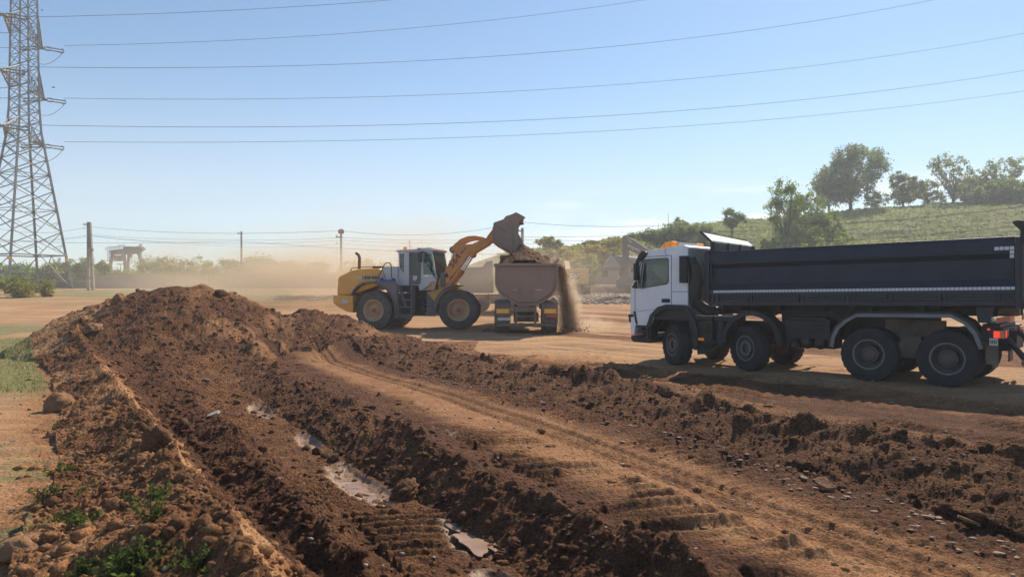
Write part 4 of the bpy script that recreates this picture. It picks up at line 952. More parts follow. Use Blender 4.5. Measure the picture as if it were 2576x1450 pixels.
# tailgate
b = MB(); b.box(7.28, 7.36, -.03, 2.53, 1.58, 2.93); b.box(7.36, 7.42, -.03, .10, 1.56, 3.0); b.box(7.36, 7.42, 2.4, 2.53, 1.56, 3.0); b.box(7.36, 7.42, -.03, 2.53, 1.6, 1.7); b.box(7.36, 7.42, -.03, 2.53, 2.8, 2.9)
b.build('tailgate', M['navy_dark'], TR, bevel=.01)
b = MB(); b.prism([(7.26, 3.16), (7.24, 3.22), (7.32, 3.24), (7.52, 3.20), (7.52, 2.80), (7.42, 2.80), (7.36, 3.05)], -.04, .04); b.prism([(7.26, 3.16), (7.24, 3.22), (7.32, 3.24), (7.52, 3.20), (7.52, 2.80), (7.42, 2.80), (7.36, 3.05)], 2.44, 2.52); b.tube([(7.42, .0, 3.16), (7.42, 2.5, 3.16)], .03, 8); b.builds('tailgate_hinge', M['black'], TR, bevel=.008)
# rear end
b = MB(); b.prism([(6.62, 1.60), (6.95, 1.60), (6.88, 1.40), (6.86, 1.28), (6.66, 1.28)], .10, .16); b.box(6.7, 7.0, .3, 2.2, .95, 1.25); b.tube([(6.75, .16, 1.42), (6.75, 2.3, 1.42)], .06, 8); b.box(6.8, 7.1, .82, 1.68, .7, 1.12); b.build('tipping_hinge', M['navy_dark'], TR, bevel=.01)
b = MB(); b.tube([(6.95, .45, 1.52), (7.30, .45, 1.52)], .10, 12); b.build('round_tank', M['chassis_dusty'], TR, smooth=True)
b = MB(); b.prism([(6.72, 1.20), (7.05, 1.16), (7.08, .96), (6.74, .96)], .05, .10); b.box(6.72, 7.08, .05, 2.45, 1.14, 1.19); b.build('lamp_bracket', M['chassis'], TR)
for y_ in (.05, 1.95):
    b = MB(); b.box(7.04, 7.12, y_, y_+.42, .99, 1.15); b.builds('tail_lamp', M['red_lens'], TR, bevel=.01)
b = MB(); b.box(6.93, 7.03, .03, .05, 1.0, 1.13); b.box(7.12, 7.125, .08, .18, 1.01, 1.13); b.builds('brake_lamp', M['red_lit'], TR)
b = MB(); b.box(6.83, 6.87, .025, .05, 1.145, 1.175); b.builds('brake_lamp', M['red_lit'], TR)
b = MB(); b.box(7.03, 7.06, .02, .048, 1.0, 1.14); b.box(7.06, 7.10, .02, .05, 1.0, 1.14); b.builds('lens', M['red_plate'], TR)
b = MB(); b.prism([(6.96, 1.27), (7.17, 1.33), (7.17, 1.43), (6.96, 1.38)], .10, .12); b.box(7.16, 7.18, .12, .7, 1.30, 1.42); b.box(7.16, 7.18, 1.8, 2.4, 1.30, 1.42); b.builds('rear_reflector_plate', M['amber_dull'], TR)
b = MB(); b.box(6.86, 7.0, .035, .05, .85, .99); b.build('number_plate', M['plate'], TR)
b = MB()
for k in range(4): b.box(6.88+k*.028, 6.895+k*.028, .031, .036, .885, .955)
b.build('plate_lettering', M['ink'], TR)
b = MB(); b.box(6.80, 7.0, .06, .09, .48, .86); b.box(6.9, 6.93, .1, .55, .40, .8); b.box(6.9, 6.93, 1.95, 2.4, .40, .8); b.builds('mud_flap', M['chassis_dusty'], TR)
b = MB(); b.tube([(7.05, .35, 1.05), (7.42, .35, .56)], .055, 8); b.tube([(7.05, 2.1, 1.05), (7.42, 2.1, .56)], .055, 8); b.tube([(7.2, .9, 1.1), (7.6, .9, .75)], .05, 8); b.box(7.05, 7.2, .8, 1.7, .75, 1.1); b.builds('underrun_arm', M['chassis'], TR)
b = MB(); b.tube([(7.44, .05, .54), (7.44, 2.45, .54)], .075, 12); b.build('underrun_bar', M['chassis_dusty'], TR, smooth=True)

# ---------------------------------------------------------------- brown tub truck seen from behind (being loaded)
T2 = empty('tub_tipper_truck', (.563, 28.6, .17), 0)
tag(T2, 'dusty brown round-bottomed tipper truck seen from behind, being loaded by the wheel loader', 'truck')
U = [(-1.2, 2.72), (-1.21, 1.95), (-1.12, 1.72), (-.92, 1.50), (-.70, 1.34), (-.45, 1.20), (-.22, 1.12), (.32, 1.12), (.52, 1.20), (.78, 1.34), (1.0, 1.50), (1.14, 1.72), (1.21, 1.95), (1.22, 2.70)]
b = MB(); b.strip(U, 0, 5.0, .07, 'x')
# strip in (y,z) pulled along x: swap axes so that the tub runs along y
b.v = [(p[1], p[0], p[2]) for p in b.v]
b.build('tub_body', M['tub'], T2)
b = MB(); Ui = [(p[0]*.97, p[1]+(.03 if p[1] < 2 else -.03)) for p in U]; b.prism([(p[0], p[1]) for p in Ui], .05, .12); b.prism([(p[0], p[1]) for p in Ui], 4.9, 5.0); b.build('end_wall', M['tub'], T2)
b = MB()   # flange around the tail
for i in range(len(U)-1):
    p, q = Vector(U[i]), Vector(U[i+1]); c_ = Vector((0, 2.0)); f = lambda v, s_: (v.x*s_, 2.0+(v.y-2.0)*s_ if v.y < 2 else v.y)
    b.prism([f(p, 1.02), f(q, 1.02), f(q, .955), f(p, .955)], -.06, .05)
b.box(-1.25, 1.25, -.08, .10, 2.66, 2.76); b.box(-1.28, -1.12, -.12, -.02, 2.62, 2.74); b.box(1.14, 1.28, -.12, -.02, 2.62, 2.74); b.build('tail_flange', M['tub'], T2, bevel=.01)
b = MB(); TGp = [(-1.16, 2.62), (-1.16, 1.96), (-1.0, 1.66), (-.74, 1.46), (-.42, 1.30), (.46, 1.30), (.76, 1.46), (1.0, 1.66), (1.16, 1.96), (1.17, 2.62)]
b.prism(TGp, -.02, .05); b.box(-.42, .42, -.07, -.02, 1.27, 1.36); b.box(-.26, -.20, -.06, -.02, 1.45, 1.80); b.box(.17, .23, -.06, -.02, 1.45, 1.72); b.box(-1.15, 1.15, -.05, -.02, 2.50, 2.56); b.build('tailgate', M['tub'], T2, bevel=.008)
b = MB(); b.box(-.53, -.36, -.026, -.021, 1.715, 1.735); b.box(.36, .62, -.026, -.021, 1.715, 1.735); b.builds('paint_scrape', M['plate'], T2)
b = MB(); b.box(-1.06, 1.10, 4.9, 5.0, 2.6, 3.26); b.box(-1.1, 1.14, 4.6, 5.02, 3.22, 3.30); b.box(-1.12, -1.02, 4.86, 5.04, 2.6, 3.28); b.box(1.06, 1.16, 4.86, 5.04, 2.6, 3.28); b.build('headboard', M['guard'], T2, bevel=.015)
b = MB()
for k in range(6):
    y_ = 1.2+k*.7; h = 3.2-.02*k; b.tube([(1.22, y_, 2.68), (1.36, y_+.05, 3.0), (1.26, y_+.1, h), (1.0, y_+.15, h+.08)], .022, 6)
b.tube([(1.30, .1, 2.70), (1.42, 2.5, 2.72), (1.36, 4.8, 2.85)], .05, 8); b.build('tarpaulin_hoops', M['guard'], T2, smooth=True)
for s_ in (-1, 1):
    for y_ in (.75, 2.15):
        wheel(T2, (s_*1.07+.0, y_, .52), .53, .29, 'rear', -PI/2 if 0 else PI/2, s_*1, 'rubber_dusty', 'rim_dark', 22) if 0 else None
def axle_pair(T, xs, y_, r_=.53):
    for x_ in xs:
        w_ = wheel(T, (x_, y_, r_), r_, .28, 'rear', R(90), -1 if x_ > 0 else 1, 'rubber_dusty', 'rim_dark', 22)
for y_ in (.75, 2.15): axle_pair(T2, (-1.12, -.80, .80, 1.09), y_)
for y_ in (5.2, 7.0):
    for x_ in (-1.05, 1.05): wheel(T2, (x_, y_, .53), .53, .32, 'front', R(90), -1 if x_ > 0 else 1, 'rubber_dusty', 'rim', 22)
b = MB(); b.box(-.45, -.36, .0, 8.3, .75, 1.08); b.box(.30, .40, .0, 8.3, .75, 1.08)
b.box(-.46, .40, -.04, .06, .86, 1.05); b.box(-.46, .40, -.03, .04, .66, .72); b.box(-.46, -.36, -.05, .06, .42, 1.08); b.box(.30, .40, -.05, .06, .42, 1.08); b.box(-.5, .5, .6, 2.3, .45, .8)
b.build('chassis_frame', M['chassis_dusty'], T2, bevel=.008)
for s_ in (-1, 1):
    b = MB(); x0, x1 = (-1.24, -.62) if s_ < 0 else (.60, 1.22)
    b.strip([(-.05, .95), (-.02, 1.12), (.15, 1.24), (.45, 1.28), (2.5, 1.28), (2.85, .9)], x0, x1, .03, 'x')
    b.v = [(p[0], p[1], p[2]) for p in b.v]; b.build('mudguard', M['chassis_dusty'], T2)
    b = MB(); b.box(x0, x1, -.10, -.06, .45, 1.02); b.builds('mud_flap', M['chassis_dusty'], T2)
b = MB(); b.box(-1.19, -.66, -.155, -.12, .80, 1.0); b.box(.68, 1.18, -.155, -.12, .80, 1.0); b.builds('marker_border', M['red_plate'], T2)
b = MB(); b.box(-1.15, -.70, -.165, -.157, .83, .97); b.box(.72, 1.14, -.165, -.157, .83, .97); b.builds('marker_plate', M['yellow_plate'], T2)
b = MB(); b.box(-1.11, -.74, -.16, -.10, .68, .77); b.builds('tail_lamp', M['chassis_dusty'], T2); b = MB(); b.box(-1.0, -.90, -.17, -.16, .69, .76); b.builds('tail_lamp', M['red_lens'], T2)
b = MB(); b.box(.80, 1.16, -.16, -.10, .66, .76); b.builds('tail_lamp', M['red_lens'], T2)
b = MB(); b.box(-1.12, -.60, -.15, -.13, .54, .65); b.build('number_plate', M['plate'], T2)
b = MB(); b.box(-1.19, 1.20, -.14, -.06, .30, .42); b.box(-.9, -.82, -.1, .1, .35, .8); b.box(.82, .9, -.1, .1, .35, .8); b.build('underrun_bar', M['chassis_dusty'], T2, bevel=.01)
b = MB(); b.prism([(.92, 1.30), (1.10, 1.42), (1.28, 1.18), (1.2, 1.14)], 0, 2.2); b.build('side_guard', M['tub'], T2)
b = MB(); b.box(-1.2, 1.2, 6.0, 7.9, .9, 2.55); b.prism([(-1.2, 2.55), (-1.1, 2.9), (1.1, 2.9), (1.2, 2.55)], 6.0, 7.8); b.build('cab', M['ldr_white'], T2, bevel=.05)
b = MB(); b.box(-.8, .8, 5.98, 6.0, 1.8, 2.4); b.build('cab_rear_window', M['glass_dark'], T2)
# load
def heap(name, outline_fn, mtl, label=None, parent=None): pass
nx, ny = 110, 150; xs = np.linspace(-1.14, 1.16, nx); ys = np.linspace(.14, 4.88, ny); GX, GY = np.meshgrid(xs, ys)
d1 = np.hypot((GX+.02)/1.30, (GY-2.3)/2.7); hz_ = 2.62+.98*np.clip(1-d1, 0, 1)**.78-.05*ss(.8, 1.15, np.abs(GX))
hz_ += .10*fbm(GX*3, GY*3, 200, 4)+clods(GX, GY, .22, 201, .6)*.5+clods(GX, GY, .10, 205, .8)*.8
idx = np.arange(nx*ny).reshape(ny, nx); F_ = np.stack([idx[:-1, :-1], idx[:-1, 1:], idx[1:, 1:], idx[1:, :-1]], -1).reshape(-1, 4)
o = npmesh('earth_load', np.stack([GX.ravel(), GY.ravel(), hz_.ravel()], 1), F_, M['clod'], smooth=True); o.location = (.563, 28.6, .17)
tag(o, 'peaked load of brown earth heaped in the round-bottomed tipper', 'earth load')
# ---------------------------------------------------------------- grey tipper parked side-on behind
T3 = empty('grey_tipper_truck', (-4.25, 43.5, .54), 0)
tag(T3, 'dusty grey tipper truck standing side-on behind the loader, front end hidden', 'truck')
Z3 = [(-.15, 2.62), (0, 2.66), (.35, 2.60), (2.5, 2.70), (2.75, 3.02), (3.0, 3.06), (3.1, 3.06), (3.1, 1.15), (.7, 1.1), (.15, 1.45)]
b = MB(); b.prism(Z3, 0, .08); b.prism(Z3, 2.4, 2.48); b.prism([(3.0, 1.15), (3.1, 1.15), (3.1, 3.06), (3.0, 3.06)], .08, 2.4); b.prism([(.15, 1.45), (.7, 1.1), (3.1, 1.15), (3.1, 1.22), (.72, 1.2), (.2, 1.5)], .08, 2.4); b.box(0, .12, .08, 2.4, 1.5, 2.6)
b.build('tipper_body', M['tub2'], T3, bevel=.02)
b = MB(); b.box(-.18, 2.6, -.03, 0, 2.52, 2.60); b.box(.3, 3.1, -.03, 0, 1.14, 1.2)
for x_ in (.9, 1.9, 2.7): b.box(x_, x_+.07, -.03, 0, 1.2, 2.55)
b.builds('body_rib', M['tub2'], T3)
for x_ in (1.0, 2.35):
    wheel(T3, (x_, .16, .5), .52, .3, 'rear', 0, -1, 'rubber_dusty', 'rim_dark', 22); wheel(T3, (x_, 2.3, .5), .52, .3, 'rear', 0, 1, 'rubber_dusty', 'rim_dark', 22)
wheel(T3, (4.3, .16, .5), .52, .3, 'front', 0, -1, 'rubber_dusty', 'rim', 22); wheel(T3, (4.3, 2.3, .5), .52, .3, 'front', 0, 1, 'rubber_dusty', 'rim', 22)
b = MB(); b.box(.2, 5.6, .7, .85, .7, 1.05); b.box(.2, 5.6, 1.6, 1.75, .7, 1.05); b.box(2.95, 3.5, .0, .6, .5, 1.0); b.strip([(.35, .9), (.6, 1.13), (2.8, 1.13), (3.0, .9)], -.02, .6, .03); b.build('chassis_frame', M['chassis_dusty'], T3)
b = MB(); b.box(3.5, 5.4, .02, 2.45, .75, 2.6); b.prism([(3.5, 2.6), (3.55, 2.9), (5.1, 2.9), (5.4, 2.6)], .05, 2.4); b.build('cab', M['tub2'], T3, bevel=.04)

# ---------------------------------------------------------------- wheel loader
LD = empty('wheel_loader', (-2.287, 32.5, .17), 0)
tag(LD, 'yellow and white articulated wheel loader with raised bucket tipping earth, seen side-on', 'wheel loader')
HG = (-1.723, 0, 0); RZ = R(-15); RK = dict(loc=HG, rot=(0, 0, RZ))
def rpt(u, v, z=0):
    c, s = math.cos(RZ), math.sin(RZ); return (HG[0]+u*c-v*s, u*s+v*c, z)
RR = .86
for v_ in (-1.0, 1.0):
    wheel(LD, (0, v_, RR), RR, .66, 'loader', 0, -1 if v_ < 0 else 1, 'rubber_dusty', 'ldr_rim', 22)
    wheel(LD, rpt(-1.72, v_, RR-.03), RR, .66, 'loader', RZ, -1 if v_ < 0 else 1, 'rubber_dusty', 'ldr_rim', 22)
# engine hood
b = MB(); b.prism([(-3.62, 1.48), (-3.60, 2.2), (-3.54, 2.30), (-3.06, 2.52), (-2.66, 2.62), (-1.62, 2.67), (-1.53, 2.60), (-1.44, 2.3), (-1.38, 2.08), (-1.5, 1.95), (-2.6, 1.6), (-2.9, 1.48)], -1.0, 1.0)
b.build('engine_hood', M['ldr_yellow'], LD, bevel=.06, **RK)
b = MB(); b.prism([(-3.06, 2.56), (-2.66, 2.65), (-1.62, 2.70), (-1.55, 2.62), (-1.48, 2.4), (-3.0, 2.4)], -.80, .80); b.build('hood_top', M['ldr_yellow'], LD, bevel=.04, **RK)
b = MB(); b.prism([(-2.80, 2.31), (-2.52, 2.19), (-1.46, 2.19), (-1.44, 2.30), (-2.4, 2.31)], -1.012, -1.004); b.build('hood_stripe', M['ldr_white'], LD, **RK)
text('hood_lettering', 'LIEBHERR', .17, M['ink'], LD, rpt(-1.97, -1.02, 2.25), (R(90), 0, RZ), .004, 1.22, .006)
b = MB(); b.box(-3.67, -2.72, -1.28, 1.28, 1.12, 1.47); b.prism([(-3.67, 1.12), (-3.48, .98), (-3.02, .76), (-2.72, .72), (-2.72, 1.12)], -1.24, 1.24); b.build('counterweight', M['ldr_yellow'], LD, bevel=.03, **RK)
b = MB(); b.prism([(-3.3, 1.13), (-3.15, 1.38), (-3.05, 1.22), (-2.95, 1.36), (-2.98, 1.12)], -1.284, -1.280); b.build('scraped_paint', M['plate'], LD, **RK)
b = MB(); b.box(-3.66, -3.60, -.9, .9, 1.5, 1.85); b.build('rear_grille', M['ldr_grey'], LD, bevel=.01, **RK)
b = MB(); b.box(-3.3, -.3, -.55, .55, .8, 1.6); b.box(-2.4, -1.0, -.7, .7, .6, 1.1); b.build('rear_frame', M['ldr_grey'], LD, **RK)
FE = [(-2.80, 1.5), (-2.68, 1.72), (-2.50, 1.90), (-2.2, 2.04), (-1.9, 2.06), (-1.62, 2.02), (-1.28, 1.90), (-.98, 1.66), (-.76, 1.3), (-.66, .95), (-.62, .6)]
for y0, y1 in ((-1.34, -.72), (.72, 1.34)):
    b = MB(); b.strip(FE, y0, y1, -.05)
    b.prism([(-2.62, 1.86), (-2.2, 2.10), (-1.5, 2.10), (-.70, 2.05), (-.60, 1.9), (-.60, .9), (-.72, 1.3), (-.98, 1.7), (-1.28, 1.93), (-1.62, 2.06), (-2.2, 2.07)], y0 if y0 < 0 else y1-.03, y0+.03 if y0 < 0 else y1); b.build('rear_fender', M['ldr_grey'], LD, bevel=.01, **RK)
b = MB(); b.tube([(-2.87, -.35, 2.6), (-2.86, -.35, 3.15), (-2.90, -.35, 3.28), (-3.04, -.35, 3.38)], [.07, .07, .07, .065], 12); b.build('exhaust_pipe', M['rust'], LD, smooth=True, **RK)
b = MB(); b.tube([(-3.1, -.8, 2.52), (-3.0, -.8, 2.68), (-2.6, -.8, 2.72), (-1.9, -.8, 2.74)], .018, 6); b.box(-2.0, -1.6, -.8, .3, 2.68, 2.76); b.build('hood_rail', M['black'], LD, **RK)
b = MB(); b.tube([(-1.66, -1.28, 2.0), (-1.32, -1.28, 2.60), (-1.20, -1.28, 2.84), (-1.10, -1.28, 2.89), (-.96, -1.28, 2.88), (-.89, -1.28, 2.75), (-.88, -1.28, 2.28), (-.60, -1.28, 1.92), (-.28, -1.28, 1.2)], .026, 8); b.tube([(-1.30, -1.28, 2.6), (-1.15, -1.28, 2.15)], .022, 6); b.build('hand_rail', M['ldr_grey'], LD, smooth=True, **RK)
b = MB(); b.box(-1.45, -.78, -1.36, -1.05, 2.07, 2.16); b.box(-1.40, -1.35, -1.36, -1.05, 2.16, 2.23); b.box(-.85, -.80, -1.36, -1.05, 2.16, 2.22); b.build('blue_tray', M['blue'], LD, bevel=.01, **RK)
b = MB(); b.prism([(-1.55, 2.1), (-1.50, 2.62), (-1.42, 2.74), (-.76, 2.74), (-.76, 1.92), (-1.3, 1.92)], -.95, .95); b.build('tank_housing', M['ldr_white'], LD, bevel=.04, **RK)
# cab
cs_o = [(-.74, 3.40), (-.78, 3.36), (-.74, 2.67), (-.76, 2.5), (-.74, 1.91), (-.28, 1.91), (-.28, 1.93), (.17, 1.91), (.22, 1.70), (.90, 1.72), (.97, 2.0), (1.04, 2.26), (.99, 2.32), (.80, 3.38)]
w1 = [(-.71, 3.35), (-.50, 3.35), (-.50, 2.42), (-.70, 2.68)]
w2 = [(-.26, 3.34), (.24, 3.34), (.30, 2.5), (.24, 2.0), (-.26, 1.96)]
w3 = [(.34, 3.30), (.76, 3.30), (.95, 2.34), (.40, 2.33)]
for y_ in (-.80, .75):
    b = MB(); b.holed(cs_o, [w1, w2, w3], y_, .05); b.build('cab_side', M['ldr_white'], LD, bevel=0, **RK)
    b = MB(); b.prism(w1, y_+.02, y_+.026); b.prism(w3, y_+.02, y_+.026); b.builds('cab_window', M['glass'], LD, **RK)
b = MB(); b.prism([(-.26, 3.34), (.24, 3.34), (.26, 3.0), (.27, 2.38), (-.26, 2.38)], -.79, -.783); b.prism([(-.26, 3.34), (.24, 3.34), (.26, 3.0), (.27, 2.38), (-.26, 2.38)], .77, .777); b.builds('door_window', M['glass_dark'], LD, **RK)
b = MB(); b.prism([(-.26, 2.38), (.27, 2.38), (.30, 2.2), (.24, 1.95), (-.26, 1.93)], -.81, -.77); b.box(-.27, -.24, -.81, -.77, 1.95, 3.35); b.box(-.24, .26, -.81, -.77, 3.29, 3.35); b.box(.24, .30, -.81, -.77, 2.4, 3.33); b.build('cab_door', M['ldr_grey'], LD, **RK)
b = MB(); b.box(-.07, .10, -.822, -.812, 2.13, 2.32); b.build('notice_plate', M['wink'], LD, **RK)
b = MB()
for k in range(4): b.box(-.045, .08-.02*(k % 2), -.827, -.822, 2.155+k*.04, 2.17+k*.04)
b.build('notice_lettering', M['ink'], LD, **RK)
b = MB(); b.strip([(.98, 2.33), (.79, 3.32)], -.74, .74, .01); b.build('windscreen', M['glass'], LD, **RK)
b = MB(); b.strip([(-.74, 2.70), (-.77, 3.34)], -.7, .7, .01); b.build('rear_window', M['glass'], LD, **RK)
b = MB(); b.prism([(-.86, 3.36), (-.86, 3.44), (-.7, 3.47), (.15, 3.49), (.2, 3.53), (.6, 3.53), (.88, 3.47), (.90, 3.40), (.6, 3.37)], -.86, .86); b.build('cab_roof', M['ldr_white'], LD, bevel=.03, **RK)
b = MB(); b.prism([(.45, 3.48), (.6, 3.55), (.88, 3.49), (.90, 3.43), (.7, 3.45)], -.80, .80); b.build('roof_visor', M['rust'], LD, bevel=.01, **RK)
b = MB(); b.box(.14, .36, -.93, -.80, 3.38, 3.53); b.build('work_lamp_housing', M['ldr_white'], LD, bevel=.015, **RK)
text('lamp_lettering', 'U', .10, M['ink'], LD, rpt(.25, -.945, 3.45), (R(90), 0, RZ), .004, 1, .008)
b = MB(); b.lathe([(.085, 0), (.085, .10), (.07, .15), (.03, .17), (.001, .17)], (-.64, -.35, 3.46), ax='z', n=16); b.build('amber_beacon', M['amber'], LD, smooth=True, **RK)
b = MB(); b.tube([(-.42, -.3, 3.46), (-.47, -.3, 3.90)], .008, 5); b.build('antenna', M['black'], LD, **RK)
b = MB(); b.box(.30, .46, -1.16, -1.06, 2.90, 3.30); b.tube([(.30, -.82, 3.40), (.36, -1.1, 3.34), (.38, -1.1, 3.2)], .02, 6); b.tube([(.3, -.82, 3.36), (.55, -.86, 3.30), (.72, -.84, 2.9), (.78, -.8, 2.5)], .035, 8); b.build('mirror', M['black'], LD, bevel=.01, **RK)
b = MB(); b.tube([(.6, -.82, 2.8), (.85, -.85, 2.4), (1.0, -.82, 2.18)], .018, 6); b.build('wiper_rail', M['black'], LD, **RK)
b = MB(); b.box(-.72, .95, -.74, .74, 1.75, 1.95); b.prism([(.72, 1.9), (.72, 2.42), (.86, 2.42), (.93, 1.9)], -.6, .6); b.build('cab_floor', M['black'], LD, **RK)
b = MB(); b.box(-.45, .05, -.27, .27, 2.1, 2.35); b.prism([(-.5, 2.3), (-.62, 3.0), (-.48, 3.02), (-.32, 2.3)], -.27, .27); b.prism([(-.64, 3.03), (-.66, 3.24), (-.54, 3.24), (-.52, 3.03)], -.14, .14); b.build('seat', M['seat'], LD, bevel=.03, **RK)
b = MB(); n_ = 20; b.tube([(.5+.10*math.cos(2*PI*k/n_), .2*math.sin(2*PI*k/n_), 2.62+.15*math.cos(2*PI*k/n_)) for k in range(n_+1)], .015, 6, cap=False); b.tube([(.5, 0, 2.62), (.7, 0, 2.3)], .03, 6); b.build('steering_wheel', M['black'], LD, **RK)
b = MB(); b.prism([(.30, 1.72), (.45, 1.72), (.80, 2.1), (.98, 2.1), (.90, 1.74)], -.806, -.802); b.build('tan_side_patch', M['ldr_rim'], LD, **RK)  # flat tan patch laid on the lower cab side
# ladder and under-cab
b = MB(); b.box(-.62, -.56, -1.28, -.85, .52, 1.92); b.box(-.02, .04, -1.2, -.85, .62, 1.88)
for z_ in (.62, .95, 1.27, 1.58): b.box(-.60, .02, -1.24, -.95, z_, z_+.045)
b.box(-.56, -.02, -1.18, -1.1, .5, .62); b.build('ladder', M['ldr_grey'], LD, bevel=.006, **RK)
b = MB(); b.box(-.58, -.46, -1.25, -1.242, 1.578, 1.62); b.box(-.32, -.18, -1.25, -1.242, 1.578, 1.62); b.builds('ladder_marker', M['wink'], LD, **RK); b = MB(); b.box(-.46, -.32, -1.25, -1.242, 1.578, 1.62); b.build('ladder_marker', M['red_lens'], LD, **RK)
b = MB(); b.tube([(-.50, -1.22, 1.7), (-.28, -1.22, 1.0)], .02, 6); b.tube([(-.42, -1.22, 1.7), (-.20, -1.22, 1.0)], .02, 6); b.tube([(.16, -.95, 2.2), (.10, -1.0, 2.05), (-.1, -1.05, 1.75)], .018, 6); b.build('grab_rail', M['steel'], LD, **RK)
b = MB(); b.box(-.6, .05, -.85, .85, .60, 1.9); b.box(.0, .5, -.5, .5, 1.2, 1.75); b.box(.0, .35, -.35, .35, .58, .75); b.build('battery_box', M['chassis'], LD, bevel=.01, **RK)
# front frame
b = MB(); b.prism([(-1.43, 1.62), (-1.43, .58), (-1.04, .57), (-.95, 1.0), (-1.04, 1.14)], -.70, -.64); b.prism([(-1.43, 1.62), (-1.43, .58), (-1.04, .57), (-.95, 1.0), (-1.04, 1.14)], .64, .70); b.box(-1.5, -.9, -.64, .64, .62, .75); b.build('articulation_plate', M['ldr_grey'], LD, bevel=.01)
b = MB(); b.tube([(-1.95, -.2, .9), (-1.3, -.3, .9)], .05, 8); b.tube([(-1.72, 0, .6), (-1.72, 0, 1.5)], .12, 12); b.tube([(-2.0, -.35, 1.35), (-1.7, -.45, 1.2), (-1.4, -.4, 1.3)], .03, 6); b.tube([(-2.0, -.3, 1.2), (-1.7, -.4, 1.0), (-1.4, -.35, 1.1)], .03, 6); b.build('steering_joint', M['chassis_dusty'], LD, smooth=True)
b = MB()
for y_ in (-.66, .58): b.prism([(-1.43, 1.63), (-1.06, 1.72), (-.80, 2.42), (-.66, 2.50), (-.52, 2.45), (-.42, 2.15), (-.05, 1.95), (-.05, 1.2), (-.98, 1.10), (-1.06, 1.14)], y_, y_+.08)
b.box(-.9, -.1, -.58, .58, .75, 1.6); b.build('boom_tower', M['ldr_yellow'], LD, bevel=.015)
b = MB(); b.box(-.82, -.62, -.76, -.66, 1.85, 2.35); b.tube([(-.66, -.8, 2.40), (-.66, .8, 2.40)], .10, 14); b.build('pivot_pin', M['ldr_grey'], LD, bevel=.02)
FF = [(-1.02, 1.0), (-.97, 1.22), (-.84, 1.48), (-.60, 1.72), (-.25, 1.85), (.08, 1.88)]
for y0, y1 in ((-1.34, -.72), (.72, 1.34)):
    b = MB(); b.strip(FF, y0, y1, .05); yy = y0 if y0 < 0 else y1-.03
    b.prism([(-1.05, 1.0), (-1.0, 1.25), (-.87, 1.52), (-.62, 1.77), (-.25, 1.91), (.08, 1.93), (.10, 1.88), (-.10, 1.86), (-.45, 1.72), (-.72, 1.48), (-.88, 1.15), (-.92, 1.0)], yy, yy+.03); b.build('front_fender', M['ldr_grey'], LD, bevel=.01)
b = MB(); b.lathe([(.09, -.7), (.12, -.3), (.26, -.15), (.26, .15), (.12, .3), (.09, .7)], (0, 0, RR), n=16); b.build('axle', M['chassis_dusty'], LD, smooth=True)
b = MB(); b.lathe([(.09, -.7), (.12, -.3), (.26, -.15), (.26, .15), (.12, .3), (.09, .7)], (-1.72, 0, RR-.03), n=16); b.build('axle', M['chassis_dusty'], LD, smooth=True, **RK)
ARM = [(-.72, 2.40), (-.63, 2.56), (-.34, 3.12), (-.10, 3.52), (.10, 3.66), (.30, 3.70), (.55, 3.72), (1.06, 3.95), (1.38, 4.06), (1.48, 3.98), (1.45, 3.86), (1.25, 3.69), (.73, 3.38), (.35, 3.16), (-.25, 2.40), (-.42, 2.21), (-.60, 2.27)]
for y_ in (-.66, .52):
    b = MB(); b.prism(ARM, y_, y_+.14); b.build('lift_arm', M['ldr_arm'], LD, bevel=.015)
b = MB(); b.tube([(.35, -.55, 3.44), (.35, .55, 3.44)], .14, 12); b.tube([(1.38, -.75, 3.95), (1.38, .75, 3.95)], .09, 12); b.build('cross_tube', M['ldr_arm'], LD, smooth=True)
b = MB(); b.prism([(-.40, 3.45), (-.42, 3.58), (-.27, 3.74), (.0, 3.97), (.31, 4.09), (.62, 4.12), (1.04, 4.05), (1.12, 3.98), (.99, 3.92), (.65, 3.90), (.45, 3.86), (.17, 3.73), (-.08, 3.53), (-.24, 3.42)], -.12, .12)
for y_ in (-.14, .12): b.lathe([(.13, 0), (.13, .02), (.001, .02)], (.12, y_, 3.82), n=14)
b.build('tilt_lever', M['ldr_arm'], LD, bevel=.02)
b = MB(); b.tube([(-.32, 0, 3.52), (-.40, 0, 2.9)], .045, 10); b.build('tilt_cylinder_rod', M['chrome'], LD, smooth=True)
b = MB(); b.tube([(-.39, 0, 3.0), (-.50, 0, 2.0)], .11, 12); b.build('tilt_cylinder', M['ldr_grey'], LD, smooth=True)
b = MB(); b.lathe([(.14, 0), (.16, .06), (.10, .06), (.001, .08)], (-.34, -.10, 3.5), n=14); b.build('lever_knuckle', M['chassis_dusty'], LD, smooth=True)
for y_ in (-.78, .78):
    b = MB(); b.tube([(-.42, y_, 1.94), (.08, y_, 2.60)], .105, 12); b.lathe([(.14, -.05), (.14, .05)], (-.42, y_, 1.94), n=12); b.build('lift_cylinder', M['ldr_arm'], LD, smooth=True)
    b = MB(); b.tube([(.05, y_, 2.56), (.52, y_, 3.24)], .05, 10); b.build('lift_cylinder_rod', M['chrome'], LD, smooth=True)
    b = MB(); b.lathe([(.15, -.07), (.15, .07)], (.53, y_, 3.31), n=18); b.lathe([(.07, -.09), (.07, .09)], (.53, y_, 3.31), n=12); b.build('cylinder_eye', M['ldr_arm'], LD, smooth=True, bevel=.01)
text('arm_lettering', '564', .36, M['ink'], LD, (-.20, -.672, 2.98), (R(90), R(-52), 0), .004, 1.25, .0)
text('arm_lettering', '2plus2', .12, M['ink'], LD, (.16, -.672, 3.42), (R(90), R(-52), 0), .004, 1.1, .002)
